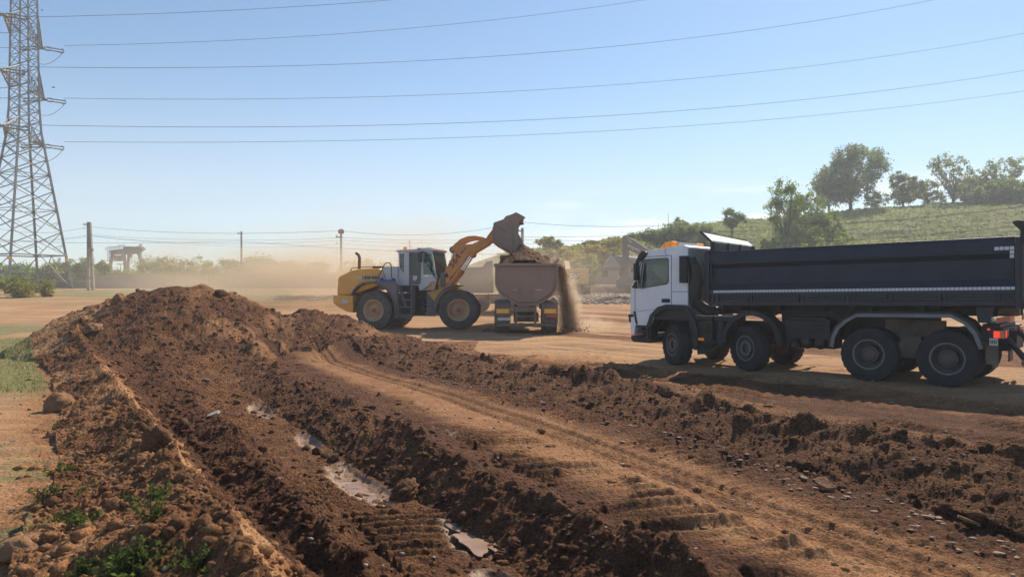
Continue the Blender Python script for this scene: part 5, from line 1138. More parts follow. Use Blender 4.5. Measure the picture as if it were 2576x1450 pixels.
# bucket: side plates, curved shell, cutting lip
SB = [(1.19, 4.02), (1.40, 4.20), (1.48, 4.40), (1.51, 4.57), (1.93, 4.72), (2.02, 4.85), (2.35, 4.94), (2.42, 5.01), (2.50, 5.0), (2.86, 4.80), (2.84, 4.74), (2.67, 4.71), (2.58, 4.57), (2.56, 4.10), (2.70, 3.87), (2.80, 3.60), (2.42, 3.26), (2.21, 3.36), (1.65, 3.68), (1.44, 3.85)]
for y_ in (-1.48, 1.42):
    b = MB(); b.prism(SB[2:], y_, y_+.06); b.build('bucket_side', M['bucket'], LD, bevel=.01)
b = MB(); sh_ = [(2.80, 4.79), (2.40, 4.98), (2.02, 4.84), (1.93, 4.71), (1.55, 4.56), (1.46, 4.35), (1.44, 4.10), (1.47, 3.88), (1.65, 3.70), (2.0, 3.50), (2.42, 3.27)]
b.strip(sh_, -1.42, 1.42, .05)
b.build('bucket_shell', M['bucket'], LD, smooth=True)
b = MB(); b.strip([(2.2, 3.38), (2.40, 3.27), (2.52, 3.20)], -1.5, 1.5, .035); b.box(2.44, 2.60, -1.52, -1.44, 3.30, 3.9); b.box(2.44, 2.60, 1.44, 1.52, 3.30, 3.9); b.build('cutting_edge', M['bucket'], LD, bevel=.01)
b = MB()
for i in range(1, len(SB)-6): pass
b.tube([(1.62, -1.50, 4.45), (2.36, -1.50, 4.02)], .014, 5); b.tube([(2.36, -1.5, 4.5), (2.30, -1.5, 3.4)], .02, 5); b.tube([(1.56, -1.5, 4.42), (1.50, -1.5, 4.1), (1.62, -1.5, 3.78), (2.1, -1.5, 3.5)], .03, 6); b.build('side_rib', M['bucket'], LD)
b = MB()
for y_ in (-.65, -.12, .12, .65): b.prism([(1.19, 4.03), (1.44, 4.36), (1.56, 4.3), (1.5, 3.8), (1.38, 3.84), (1.28, 3.92)], y_-.03, y_+.03)
b.builds('bucket_hinge', M['ldr_arm'], LD, bevel=.01)
# earth sliding out of the bucket and the falling streams
def grains(name, cen, rad, n, smin, smax, m, label, cat, seed):
    rs_ = np.random.RandomState(seed); t = rs_.rand(n)**.9; cen = np.array(cen); tt = np.linspace(0, 1, len(cen))
    P = np.stack([np.interp(t, tt, cen[:, k]) for k in range(3)], 1); r_ = np.interp(t, tt, rad)
    g = rs_.randn(n, 3)*np.array([.48, .48, .2]); P += g*r_[:, None]
    S = smin+(smax-smin)*rs_.rand(n)**3
    o = lumps(name, P, S, m, IC1, rough=.5); tag(o, label, cat, kind='stuff'); return o
grains('falling_soil', [(.42, 31.0, 3.75), (.52, 31.0, 3.5), (.60, 31.0, 3.3)], [.16, .22, .28], 3000, .010, .04, M['clod'], 'brown earth sliding from the bucket lip onto the load', 'falling soil', 3)
grains('falling_soil', [(1.95, 29.6, 2.85), (2.02, 29.6, 2.4), (2.16, 29.6, 1.6), (2.30, 29.6, .8), (2.36, 29.6, .25)], [.13, .22, .30, .38, .46], 26000, .006, .020, M['stream'], 'stream of earth spilling over the right edge of the loaded tipper to the ground', 'falling soil', 4)
grains('spilled_soil', [(2.1, 29.4, .19), (2.7, 29.4, .19)], [.5, .6], 500, .012, .05, M['clod'], 'crumbs of earth spilled on the yard beside the loaded tipper', 'soil', 5)

# ---------------------------------------------------------------- lattice pylon
def zbase(x, y): return gz(x, y, False)
PX, PY = -63.4, 95.0; PZ = zbase(PX, PY)-.1
PYL = empty('lattice_pylon', (PX, PY, PZ), 0)
tag(PYL, 'tall grey steel lattice pylon with three pairs of cross-arms at the left edge', 'pylon')
TH = R(17)
def half(z):   # half diagonal of the body at height z above the ground
    return np.interp(z, [0, 4.5, 20.5, 24, 38, 47], [5.6, 4.9, 1.95, 1.72, 1.58, .25])
def leg(k, z):
    h = half(z); a = TH+k*PI/2; return Vector((h*math.cos(a), h*math.sin(a), z))
def bar(b, p, q, r): b.tube([p, q], r, 4)
ZL = [0, 4.5, 7.6, 10.4, 12.9, 15.0, 17.0, 18.8, 20.5, 21.9, 23.3, 24.7, 26.1, 27.5, 28.9, 30.3, 31.7, 33.1, 34.5, 35.9, 37.3, 38.7, 42, 47]
for k in range(4):
    b = MB(); b.tube([leg(k, z) for z in (0, 20.5, 24, 38.7, 47)], [.16, .15, .13, .11, .08], 4); b.build('leg', M['galv'], PYL)
for k in range(4):
    b = MB()
    for i in range(len(ZL)-1):
        z0, z1 = ZL[i], ZL[i+1]; a0, a1, c0, c1 = leg(k, z0), leg(k, z1), leg((k+1) % 4, z0), leg((k+1) % 4, z1); r_ = .065 if z0 < 20 else .05
        if z0 == 0:
            m_ = (a1+c1)/2; bar(b, a0, m_, .06); bar(b, c0, m_, .06); bar(b, a1, c1, .08); bar(b, (a0+m_)/2, a0*.5+a1*.5, .04); bar(b, (c0+m_)/2, c0*.5+c1*.5, .04)
        else:
            bar(b, a0, c1, r_); bar(b, c0, a1, r_)
            if i % 2 == 0 or z0 > 20: bar(b, a1, c1, r_*.8)
            if z0 < 13:
                x_ = (a0+c1)/2; bar(b, a0*.5+a1*.5, x_*.5+a0*.5, .035); bar(b, c0*.5+c1*.5, x_*.5+c0*.5, .035)
    b.build('bracing', M['galv'], PYL)
AD = Vector((-.25, .97, 0))      # cross-arm direction, square to the line
WIRE = Vector((.97, .25, 0)).normalized()
LV = [(35.2, 6.5, 'upper'), (28.3, 6.9, 'middle'), (21.7, 6.5, 'lower')]
tips = []
for zl, ln, nm in LV:
    for s_ in (-1, 1):
        b = MB(); zt = zl-PZ; ex = 6.4 if nm != 'middle' else 7.2
        tip = AD*s_*ex+Vector((0, 0, zt)); root = [leg(k, zt-.3) for k in range(4)]; rootu = [leg(k, zt+2.2) for k in range(4)]
        near = sorted(range(4), key=lambda k: -root[k].dot(AD)*s_)[:2]
        for k in near:
            bar(b, root[k], tip, .09); bar(b, rootu[k], tip, .07)
            for j in range(1, 6):
                f = j/6; lo = root[k].lerp(tip, f); up = rootu[k].lerp(tip, f); bar(b, lo, up, .035); bar(b, lo, rootu[k].lerp(tip, (j-1)/6), .035)
        for j in range(0, 6):
            f = j/6; bar(b, root[near[0]].lerp(tip, f), root[near[1]].lerp(tip, f), .04); bar(b, root[near[0]].lerp(tip, f), root[near[1]].lerp(tip, min(1, f+1/6)), .035)
        b.box(tip.x-.3, tip.x+.3, tip.y-.25, tip.y+.25, tip.z-.16, tip.z+.08)
        b.build('cross_arm', M['galv'], PYL)
        # tension insulator strings and jumper loop
        for d_ in (1, -1):
            e = tip+WIRE*d_*2.6+Vector((0, 0, -.25))
            for off in (-.18, .18):
                b = MB(); p0 = tip+WIRE*d_*.3+Vector((0, 0, off)); p1 = e+Vector((0, 0, off)); n_ = 17
                pts = [p0.lerp(p1, j/(n_*2)) for j in range(n_*2+1)]; b.tube(pts, [.045 if j % 2 else .11 for j in range(n_*2+1)], 8); b.build('insulator', M['insul'], PYL)
            b = MB()
            for f in (.25, .9):
                c_ = tip.lerp(e, f); b.tube([tuple(c_+Vector((0, 0, 1))*.33*math.cos(a)+WIRE*.33*math.sin(a)) for a in [2*PI*q/14 for q in range(11)]], .035, 5)
            b.build('arcing_ring', M['galv'], PYL)
        b = MB(); e0 = tip+WIRE*2.6; e1 = tip-WIRE*2.6; b.tube([tuple(e0.lerp(e1, j/16)-Vector((0, 0, .25+2.0*math.sin(PI*j/16)**.8))) for j in range(17)], .035, 5); b.build('jumper_wire', M['wire'], PYL)
for k, c_ in ((0, M['yellow_plate']), (3, M['yellow_plate']), (0, M['wink'])):
    q = leg(k, 4.1); b = MB(); b.box(q.x-.22-(.9 if c_ is M['wink'] else 0), q.x+.12-(.9 if c_ is M['wink'] else 0), q.y-.22, q.y-.18, q.z-.35, q.z+.1); b.build('warning_plate', c_, PYL)
# conductors: gentle parabolas towards the next pylon beyond the frame on the hill
WZ = [((-61.8, 88.8), (7.58e-4, .10902, 34.82), 'nearer upper'), ((-65, 101.2), (8.1e-4, .09613, 35.49), 'farther upper'), ((-61.8, 88.8), (7.65e-4, .05284, 28.88), 'nearer middle'),
      ((-65, 101.2), (5.62e-4, .04294, 28.32), 'farther middle'), ((-61.8, 88.8), (5.66e-4, .0280, 21.86), 'nearer lower'), ((-65, 101.2), (4.2e-4, .03637, 22.27), 'farther lower')]
WL = ['overhead cable highest of the six, leaving the top of the frame first', 'overhead cable second from the top, from the upper arm on the right of the pylon', 'overhead cable third from the top, crossing to the upper right', 'overhead cable fourth from the top, from the middle arm on the right of the pylon', 'overhead cable fifth from the top', 'overhead cable lowest of the six, from the lowest arm on the right of the pylon']
for i, (p0, (a_, b_, c_), nm) in enumerate(WZ):
    b = MB(); b.tube([(p0[0]+.97*s_, p0[1]+.25*s_, a_*s_*s_+b_*s_+c_) for s_ in np.linspace(2.7, 215, 60)], .030, 5)
    o = b.build('power_cable', M['wire']); tag(o, WL[i], 'power cable', 'high voltage cables across the sky')
for s_ in (-1, 1):
    for zl, ln, nm in LV:
        t_ = AD*s_*6.4; b = MB(); b.tube([(PX+t_.x-.97*q, PY+t_.y-.25*q, zl-.2-.03*q+.0004*q*q) for q in np.linspace(2.7, 60, 12)], .036, 5)
        o = b.build('power_cable', M['wire']); tag(o, 'overhead cable running left from the %s %s arm of the pylon' % (nm, 'right' if s_ > 0 else 'left'), 'power cable', 'high voltage cables leaving left')

# ---------------------------------------------------------------- distribution poles and wires
def at(px, Y): return (px-1288)/1839*Y
def zat(py, Y): return 1.95+(725-py)/1839*Y
poles = []
def pole(x, y, h, r0, r1, label, lean=0, kind='plain', name='utility_pole'):
    z = zbase(x, y)-.05; P = empty(name, (x, y, z)); tag(P, label, 'pole', 'utility poles in the background')
    b = MB()
    if kind == 'double':
        for s_ in (-1, 1):
            b.prism([(s_*.30-.14, 0), (s_*.30+.14, 0), (s_*.09+.12+lean, h), (s_*.09-.12+lean, h)], -.17, .17)
        for q in (1.5, 3.2, 5): b.box(-.3, .3, -.15, .15, q, q+.25)
    else: b.tube([(0, 0, 0), (lean, 0, h)], [r0, r1], 10)
    b.build('shaft', M['concrete'], P, bevel=.01 if kind == 'double' else 0)
    b = MB(); zt = h-.35; b.box(lean-.75 if kind == 'double' else lean-.5, lean+.15, -.06, .06, zt, zt+.12); b.build('bracket', M['chassis_dusty'], P)
    for q in (0, .7, 1.5) if kind != 'bare' else (0,):
        b = MB(); b.lathe([(.03, 0), (.08, .05), (.04, .1), (.08, .15), (.001, .2)], (lean-(.6 if kind == 'double' else .4), 0, zt-q+.1), ax='z', n=8); b.build('insulator', M['wink'] if kind == 'double' else M['insul'], P)
    if kind == 'lamp':
        b = MB(); b.lathe([(.03, 0), (.26, .06), (.30, .22), (.24, .42), (.10, .5), (.001, .5)], (0, 0, h), ax='z', n=14); b.build('lamp_head', M['chassis_dusty'], P, smooth=True)
        b = MB(); b.tube([(0, 0, h-2.9), (.45, -.1, h-2.7)], .05, 6); b.prism([(.3, h-2.9), (.62, h-2.5), (.72, h-2.62), (.4, h-3.0)], -.2, .1); b.build('flood_lamp', M['steel'], P)
    return P
pole(at(229, 92), 92, 8.6, .2, .15, 'thick twin-shaft concrete pole between the pylon and the gantry crane', -.25, 'double')
pole(at(608, 96), 96, 7.6, .17, .11, 'thin grey pole between the tree clump and the crane, without a lamp', -.05, 'bare')
pole(at(858, 70), 70, 5.9, .15, .10, 'concrete pole with a round lamp head behind the loader', 0, 'lamp')
pole(at(1314, 74), 74, 6.6+.2, .18, .14, 'square pole standing behind the raised bucket', 0, 'plain')
pole(at(1837, 93), 93, 5.2, .15, .1, 'pole below the small flat-crowned tree on the slope', 0, 'bare')
for i, (px, py0, lab) in enumerate([(303, 663, 'very thin mast left of the gantry crane'), (220-10, 650, 'dark short post just left of the twin-shaft pole'), (1121-40, 665, 'distant mast behind the loader cab'), (880, 662, 'distant mast with crosspieces behind the tree clump'), (1010-8, 655, 'distant mast beside the loader cab rear window'), (940, 668, 'small distant post above the loader hood'), (1681, 535, 'very tall thin mast on the hill behind the truck beacon'), (1653, 560, 'thin leaning mast on the bushy slope')]):
    Y = 150 if px < 1200 else 118; x = at(px, Y); z = zbase(x, Y); P = empty('mast', (x, Y, z)); tag(P, lab, 'mast', 'thin masts on the skyline')
    h = zat(py0, Y)-z; b = MB(); b.tube([(0, 0, 0), (.0 if i != 7 else .3, 0, h)], [.12, .06] if px < 1200 else [.06, .03], 6); b.build('shaft', M['concrete'], P)
    if i in (0, 3, 4): b = MB(); b.box(-.8, .8, -.06, .06, h-.15, h); b.box(-.5, .5, -.06, .06, h-.9, h-.8) if i else None; b.build('crosspiece', M['concrete'], P)
def cable(pts, r, label, sag=None):
    b = MB(); P = []
    for i in range(len(pts)-1):
        p, q = Vector(pts[i]), Vector(pts[i+1]); s_ = sag[i] if sag else .4
        for k in range(12+(i == len(pts)-2)):
            f = k/12; v = p.lerp(q, f); v.z -= s_*4*f*(1-f); P.append(v)
    b.tube(P, r, 5); o = b.build('service_cable', M['wire']); tag(o, label, 'cable', 'low cables strung between the poles')
def wp(px, py, Y): return (at(px, Y), Y, zat(py, Y))
cable([wp(-60, 560, 92), wp(222, 570, 92), wp(858, 580, 70), wp(1312, 558, 74), wp(1800, 556, 70), wp(2700, 497, 62)], .017, 'topmost thin cable strung from pole to pole', [1.0, .5, .8, .5, 1.0])
cable([wp(-60, 603, 92), wp(232, 590, 92), wp(607, 602, 96), wp(858, 597, 70), wp(1313, 596, 74), wp(2700, 505, 62)], .015, 'second thin cable strung from pole to pole', [.4, .25, .15, .3, .8])
cable([wp(-60, 606, 92), wp(232, 593, 92), wp(858, 604, 70), wp(1313, 603, 74), wp(2700, 545, 62)], .015, 'third thin cable strung from pole to pole', [.4, .6, .3, .8])
cable([wp(-60, 597, 88), wp(232, 610, 91), wp(606, 606, 95), wp(1000, 631, 66), wp(1700, 618, 66), wp(2700, 552, 60)], .020, 'thicker lower cable sagging past the poles', [.2, .1, .1, .5, .5])
cable([wp(235, 594, 92), wp(607, 620, 96), wp(858, 612, 70), wp(1313, 612, 74), wp(2700, 570, 62)], .012, 'lowest thin cable strung behind the loader', [.2, .2, .4, .6])

# ---------------------------------------------------------------- gantry crane, hut, wall, sheds
Y = 205; s = Y/2856*320/2576      # metres per pixel of an enlarged crop
def G(x, y): return ((380+x*320/2576-2000)/2856*Y, zat((930+y*320/2576)/1.5528, Y))
gx0 = G(900, 700)[0]; gz0 = zbase(gx0, Y)
GC = empty('gantry_crane', (gx0, Y, gz0)); tag(GC, 'rust-brown gantry crane on splayed legs rising above the trees', 'crane')
def gp(pts): return [(G(*p)[0]-gx0, G(*p)[1]-gz0) for p in pts]
b = MB(); b.prism(gp([(390, 400), (880, 340), (880, 260), (1300, 270), (1380, 380), (1290, 480), (1090, 490), (1010, 510), (480, 510), (480, 430)]), -1.2, 1.2); b.build('girder', M['crane'], GC)
for pts, y_ in (([(480, 510), (560, 510), (500, 760), (440, 1100), (360, 1100)], -1.0), ([(810, 510), (900, 510), (960, 800), (960, 1100), (890, 1100), (880, 790)], -1.0), ([(930, 500), (1010, 510), (960, 760), (960, 1100), (900, 1100)], .2), ([(1280, 470), (1380, 390), (1390, 560), (1440, 800), (1440, 1100), (1350, 1100), (1350, 740)], -.6)):
    b = MB(); b.prism(gp(pts), y_, y_+.8); b.build('leg', M['crane'], GC)
b = MB(); b.prism(gp([(600, 540), (780, 540), (780, 710), (600, 710)]), -1.3, .6); b.build('cabin', M['crane'], GC)
b = MB()
r_ = lambda x0, y0, x1, y1, w=9: b.prism(gp([(x0, y0-w), (x1, y1-w), (x1, y1+w), (x0, y0+w)]), -1.35, -1.25)
r_(340, 715, 880, 715); r_(400, 290, 880, 255); r_(390, 340, 870, 318, 3)
for x_ in range(345, 880, 60): b.prism(gp([(x_, 400-(x_-340)*.1), (x_, 290-(x_-340)*.07), (x_+14, 290-(x_-340)*.07), (x_+14, 400-(x_-340)*.1)]), -1.35, -1.25)
for x_ in (400, 460): b.prism(gp([(x_, 720), (x_, 410), (x_+13, 410), (x_+13, 720)]), -1.3, -1.2)
for y_ in range(430, 720, 38): r_(400, y_, 465, y_, 3)
r_(730, 222, 940, 222, 6); b.prism(gp([(730, 250), (730, 222), (740, 222), (740, 250)]), -1.3, -1.2); b.prism(gp([(930, 250), (930, 222), (940, 222), (940, 250)]), -1.3, -1.2)
b.build('railing', M['crane'], GC)
b = MB(); b.prism(gp([(1310, 258), (1400, 258), (1400, 380), (1350, 400), (1310, 380)]), -1.25, 1.25); b.prism(gp([(1340, 190), (1385, 190), (1385, 240), (1340, 240)]), -.5, .5); b.prism(gp([(1400, 300), (1460, 300), (1460, 370), (1400, 370)]), -1, 1); b.build('winch_house', M['crane'], GC)
b = MB(); b.prism(gp([(1080, 490), (1088, 490), (1088, 760), (1080, 760)]), -.06, .06); b.prism(gp([(1060, 540), (1100, 540), (1090, 590), (1070, 590)]), -.3, .3); b.build('hook_rope', M['chassis_dusty'], GC)
# hut with chimney
Yh = 125; hx = at(799, Yh); hz0 = zbase(hx, Yh); HU = empty('signal_hut', (hx, Yh, hz0)); tag(HU, 'small flat-roofed hut with a chimney beyond the dusty yard', 'hut')
b = MB(); b.box(-1.1, 1.2, 0, 3, 0, zat(665, Yh)-hz0); b.build('wall', M['plaster'], HU)
zt = zat(664, Yh)-hz0; b = MB(); b.prism([(-1.85, zt), (-.5, zt+.30), (.5, zt+.36), (1.75, zt+.02), (1.7, zt-.08), (-1.8, zt-.1)], -.5, 3.4); b.build('roof', M['roof_tile'], HU)
b = MB(); b.box(.65, .95, .8, 1.1, zt, zt+.75); b.build('chimney', M['plaster'], HU)
b = MB(); b.box(-1.55, -1.45, -.3, -.2, 0, zt); b.build('porch_post', M['wood'], HU)
for x_ in (-.4, .5): b = MB(); b.box(x_, x_+.4, -.03, .02, zt-1.5, zt-.6); b.build('window', M['glass_dark'], HU)
# long low concrete wall on the embankment
def longwall(x0, x1, Y, z0, z1, name, label, m, rails=()):
    P = empty(name, (x0, Y, 0)); tag(P, label, 'wall'); b = MB(); b.box(0, x1-x0, 0, .3, z0-1, z1); b.build('panel', M[m], P)
    b = MB(); b.box(0, x1-x0, -.08, .38, z1, z1+.14); b.build('coping', M['concrete'], P)
    for z_ in rails: b = MB(); b.box(0, x1-x0, -.12, 0, z_-.05, z_+.06); b.build('rail', M['concrete'], P)
longwall(at(555, 118), at(860, 118), 118, 1.4, zat(689, 118), 'concrete_wall', 'long low concrete wall in the dust left of the loader', 'wall_c', (zat(697, 118), zat(708, 118)))
longwall(at(240, 122), at(520, 122), 122, 1.4, zat(693, 122), 'concrete_wall', 'long low wall behind the twin-shaft pole under the crane', 'wall_c', (zat(700, 122),))
longwall(at(-40, 112), at(230, 112), 112, 1.4, zat(708, 112), 'concrete_wall', 'low dark wall behind the pylon legs', 'wood', ())
# house with grey roof on the right
Yb = 82; mh = Yb/2856; 
def HN(x, y): return ((2000+x/3.626-2000)/2856*Yb, zat((850+y/3.626)/1.5528, Yb))
hx, _ = HN(1420, 800); hz0 = HN(0, 905)[1]-.3; HB = empty('farm_house', (hx, Yb, hz0)); tag(HB, 'old low house with grey corrugated gable roof in front of the hill', 'house')
q = lambda pts: [(HN(*p)[0]-hx, HN(*p)[1]-hz0) for p in pts]
b = MB(); b.prism(q([(1290, 1000), (1290, 690), (1350, 640), (1420, 540), (1560, 690), (1560, 1000)]), 0, .3); b.box(q([(1560, 0)])[0][0], 9.5, 0.02, 5.5, -1, q([(0, 700)])[0][1]); b.build('wall', M['plaster'], HB)
e0 = q([(1440, 535)])[0]; e1 = q([(1560, 695)])[0]; b = MB()
b.add([(e0[0], 0, e0[1]), (e0[0]+8.5, 3.0, e0[1]+.1), (e1[0]+9.0, -.4, e1[1]), (e1[0], -.4, e1[1]), (e0[0], 0, e0[1]-.12), (e0[0]+8.5, 3.0, e0[1]-.02), (e1[0]+9.0, -.4, e1[1]-.12), (e1[0], -.4, e1[1]-.12)], [(0, 1, 2, 3), (7, 6, 5, 4), (0, 3, 7, 4), (3, 2, 6, 7), (0, 4, 5, 1), (1, 5, 6, 2)])
for k in range(16):
    f = k/16; a_ = Vector((e0[0]+8.5*f, 3.0*f, e0[1]+.1*f+.02)); c_ = Vector((e1[0]+9.0*f, -.4, e1[1]+.02)); b.tube([a_, c_], .05, 4)
l0 = q([(1335, 645)])[0]; b.add([(e0[0]-.2, -.1, e0[1]+.05), (e0[0]-.1, 2.5, e0[1]+.05), (l0[0], 2.5, l0[1]), (l0[0], -.1, l0[1])], [(0, 1, 2, 3)]); b.build('roof', M['roof_tile'], HB)
b = MB(); b.box(-4.0, .9, -2.2, 0, -1, q([(0, 745)])[0][1]); b.build('lean_to', M['plaster'], HB)
b = MB(); zz_ = q([(0, 735)])[0][1]; b.box(-4.3, 1.1, -2.5, .2, zz_, zz_+.18); b.build('lean_to_roof', M['roof_tile'], HB)
b = MB(); b.box(-1.4, -.8, -2.24, -2.2, .8, 1.5); b.build('window', M['wood'], HB); b = MB(); b.box(3.0, 3.8, -.04, .02, 0, 1.7); b.build('door', M['ldr_white'], HB); b = MB(); b.box(2.1, 2.5, -.04, .02, 1.4, 1.8); b.build('window', M['wood'], HB)

# ---------------------------------------------------------------- excavators
zE = zbase(5.0, 62)+.02
EX = empty('tracked_excavator', (5.0, 62.5, zE)); tag(EX, 'yellow tracked excavator seen from behind, parked on the rubble beside the loaded tipper', 'excavator')
b = MB(); b.prism([(-1.5, 1.05), (1.45, 1.05), (1.5, 1.12), (1.5, 2.28), (1.42, 2.36), (-1.5, 2.36)], -.5, 0); b.build('counterweight', M['cat_y'], EX, bevel=.08)
b = MB(); b.box(-1.4, 1.4, 0, 3.0, 1.15, 2.1); b.build('engine_housing', M['cat_y'], EX, bevel=.05)
b = MB(); b.box(-1.4, -.5, 1.9, 3.6, 1.2, 2.95); b.build('cab', M['black'], EX, bevel=.05)
b = MB(); b.prism([(.25-.30, 2.02), (1.05-.30, 2.02), (1.0-.30, 1.52), (.93-.30, 1.46), (.37-.30, 1.46), (.30-.30, 1.52)], -.515, -.503); b.build('badge', M['badge'], EX)
text('badge_lettering', 'CAT', .42, M['wink'], EX, (.35, -.53, 1.77), (R(90), 0, 0), .006, .95, .012)
b = MB(); b.prism([(.20, 1.50), (.35, 1.66), (.50, 1.50)], -.545, -.54); b.build('badge_triangle', M['yellow_plate'], EX)
for x_ in (.22, .95):
    b = MB(); b.box(x_, x_+.42, -.51, -.503, 1.30 if x_ < .5 else 1.14, 1.41 if x_ < .5 else 1.26); b.build('stripe_plate', M['wink'], EX)
    b = MB()
    for k in range(2): z0 = 1.30 if x_ < .5 else 1.14; b.prism([(x_+.06+k*.17, z0), (x_+.14+k*.17, z0), (x_+.22+k*.17, z0+.11), (x_+.14+k*.17, z0+.11)], -.516, -.512)
    b.build('hazard_stripe', M['red_stripe'], EX)
for s_ in (-1, 1):
    b = MB(); x0 = s_*1.27; prof_ = [(-1.1, .42), (-1.0, .12), (-.7, 0), (3.4, 0), (3.75, .15), (3.85, .45), (3.7, .80), (3.4, .92), (-.7, .92), (-1.0, .78)]
    b.prism(prof_, x0-.3, x0+.3, 'x'); 
    for k in range(9): zz_ = .05+k*.10; yb = -1.0-.12*math.sin(PI*(k+.5)/9); b.box(x0-.31, x0+.31, yb-.05, yb+.1, zz_, zz_+.05)
    b.build('track', M['chassis_dusty'], EX)
b = MB(); b.box(-.9, .9, .2, 2.6, .5, 1.1); b.build('undercarriage', M['chassis_dusty'], EX)
b = MB()
for y_ in (.2, 1.2, 2.0): b.tube([(.25, y_, 2.1), (.25, y_, 2.75)], .025, 5); b.tube([(.9, y_, 2.1), (.9, y_, 2.75)], .025, 5)
for z_ in (2.5, 2.75): b.tube([(.25, .2, z_), (.25, 2.0, z_), (.9, 2.0, z_), (.9, .2, z_)], .025, 5)
b.build('hand_rail', M['exc_grey'], EX)
b = MB(); b.prism([(2.8, 1.6), (2.6, 2.2), (4.6, 3.2), (7.0, 2.6), (6.9, 2.3), (4.7, 2.7), (3.4, 1.7)], -.2, .25, 'x'); b.build('boom', M['cat_y'], EX)
# second, grey excavator
Ye = 57; 
def HV(x, y): return ((2000+x/3.626)/2856*Ye-2000/2856*Ye, zat((850+y/3.626)/1.5528, Ye))
vx = HV(2250, 0)[0]; vz = zbase(vx, Ye); EV = empty('tracked_excavator', (vx, Ye, vz)); tag(EV, 'dusty grey excavator with its bucket arm hanging down left of the white cab', 'excavator')
q = lambda pts: [(HV(*p)[0]-vx, HV(*p)[1]-vz) for p in pts]
b = MB(); b.prism(q([(1560, 300), (1580, 255), (1610, 248), (1640, 300), (1655, 420), (1640, 770), (1565, 770), (1560, 500)]), -.2, .2); b.build('dipper_arm', M['exc_grey'], EV, bevel=.02)
b = MB(); b.prism(q([(1600, 350), (1640, 330), (1860, 420), (2000, 520), (2250, 820), (2150, 900), (1900, 600), (1790, 510), (1640, 440)]), -.25, .25); b.build('boom', M['exc_grey'], EV, bevel=.02)
tv = q([(1712, 432)])[0]; text('boom_lettering', 'VOLVO', .27, M['wink'], EV, (tv[0], -.27, tv[1]), (R(90), R(23), 0), .006, 1.15, .004)
pa = q([(1612, 262), (1700, 315), (1850, 410), (1920, 460)]); b = MB(); b.tube([(pa[0][0], 0, pa[0][1]), (pa[1][0], 0, pa[1][1])], .06, 8); b.tube([(pa[1][0], 0, pa[1][1]), (pa[3][0], 0, pa[3][1])], .10, 8); b.tube([(pa[1][0], -.15, pa[1][1]-.15), (pa[2][0], -.2, pa[2][1]-.02), (pa[3][0], -.2, pa[3][1])], .03, 5); b.build('arm_cylinder', M['exc_grey'], EV, smooth=True)
b = MB(); b.prism(q([(1520, 720), (1545, 705), (1570, 760), (1570, 850), (1530, 840)]), -.15, .15); b.prism(q([(1575, 770), (1640, 770), (1650, 840), (1560, 840)]), -.3, .3); b.build('bucket_linkage', M['exc_grey'], EV)
bp_ = q([(1540, 835), (1690, 850), (1715, 930), (1705, 975), (1690, 992), (1510, 988), (1495, 950), (1500, 880)])
b = MB(); b.prism(bp_, -.75, -.68); b.prism(bp_, .68, .75); z0 = [p[1] for p in bp_]; b.strip([bp_[1], bp_[0], bp_[7], bp_[6], bp_[5], bp_[4]], -.68, .68, -.06); b.build('bucket', M['exc_grey'], EV, bevel=.01)
b = MB(); k0 = q([(1600, 935)])[0]; 
for k in range(5): b.prism([(k0[0]+.05+k*.17, k0[1]-.02), (k0[0]+.13+k*.17, k0[1]-.02), (k0[0]+.13+k*.17, k0[1]+.04), (k0[0]+.05+k*.17, k0[1]+.04)], -.80, -.70)
b.builds('bucket_tooth', M['plate'], EV)
b = MB(); b.box(.3, 4.2, -1.4, 1.4, 1.05, 2.3); b.build('engine_housing', M['exc_grey'], EV, bevel=.05); b = MB(); b.box(-.6, 1.1, -1.4, -.4, 1.1, 2.9); b.build('cab', M['exc_grey'], EV, bevel=.05)
for s_ in (-1, 1): b = MB(); b.prism([(-1.2, .45), (-1.0, .1), (-.7, 0), (3.6, 0), (4.0, .45), (3.7, .9), (-.8, .9)], s_*1.2-.3, s_*1.2+.3); b.build('track', M['chassis_dusty'], EV)
# low soil berm in front of the house
nx, ny = 90, 30; xs = np.linspace(4.5, 22, nx); ys = np.linspace(67, 71, ny); GX, GY = np.meshgrid(xs, ys); zb = 1.25+1.08*np.clip(1-((GY-69.4)/2.2)**2, 0, 1)*ss(4.5, 8.5, GX)+.15*fbm(GX*1.1, GY*1.3, 301, 3)
idx = np.arange(nx*ny).reshape(ny, nx); F_ = np.stack([idx[:-1, :-1], idx[:-1, 1:], idx[1:, 1:], idx[1:, :-1]], -1).reshape(-1, 4)
o = npmesh('earth_berm', np.stack([GX.ravel(), GY.ravel(), zb.ravel()], 1), F_, mat('berm_earth', (.12, .075, .05), .95, var=.15), smooth=True); tag(o, 'low grey brown earth berm behind the rubble in front of the house', 'berm')
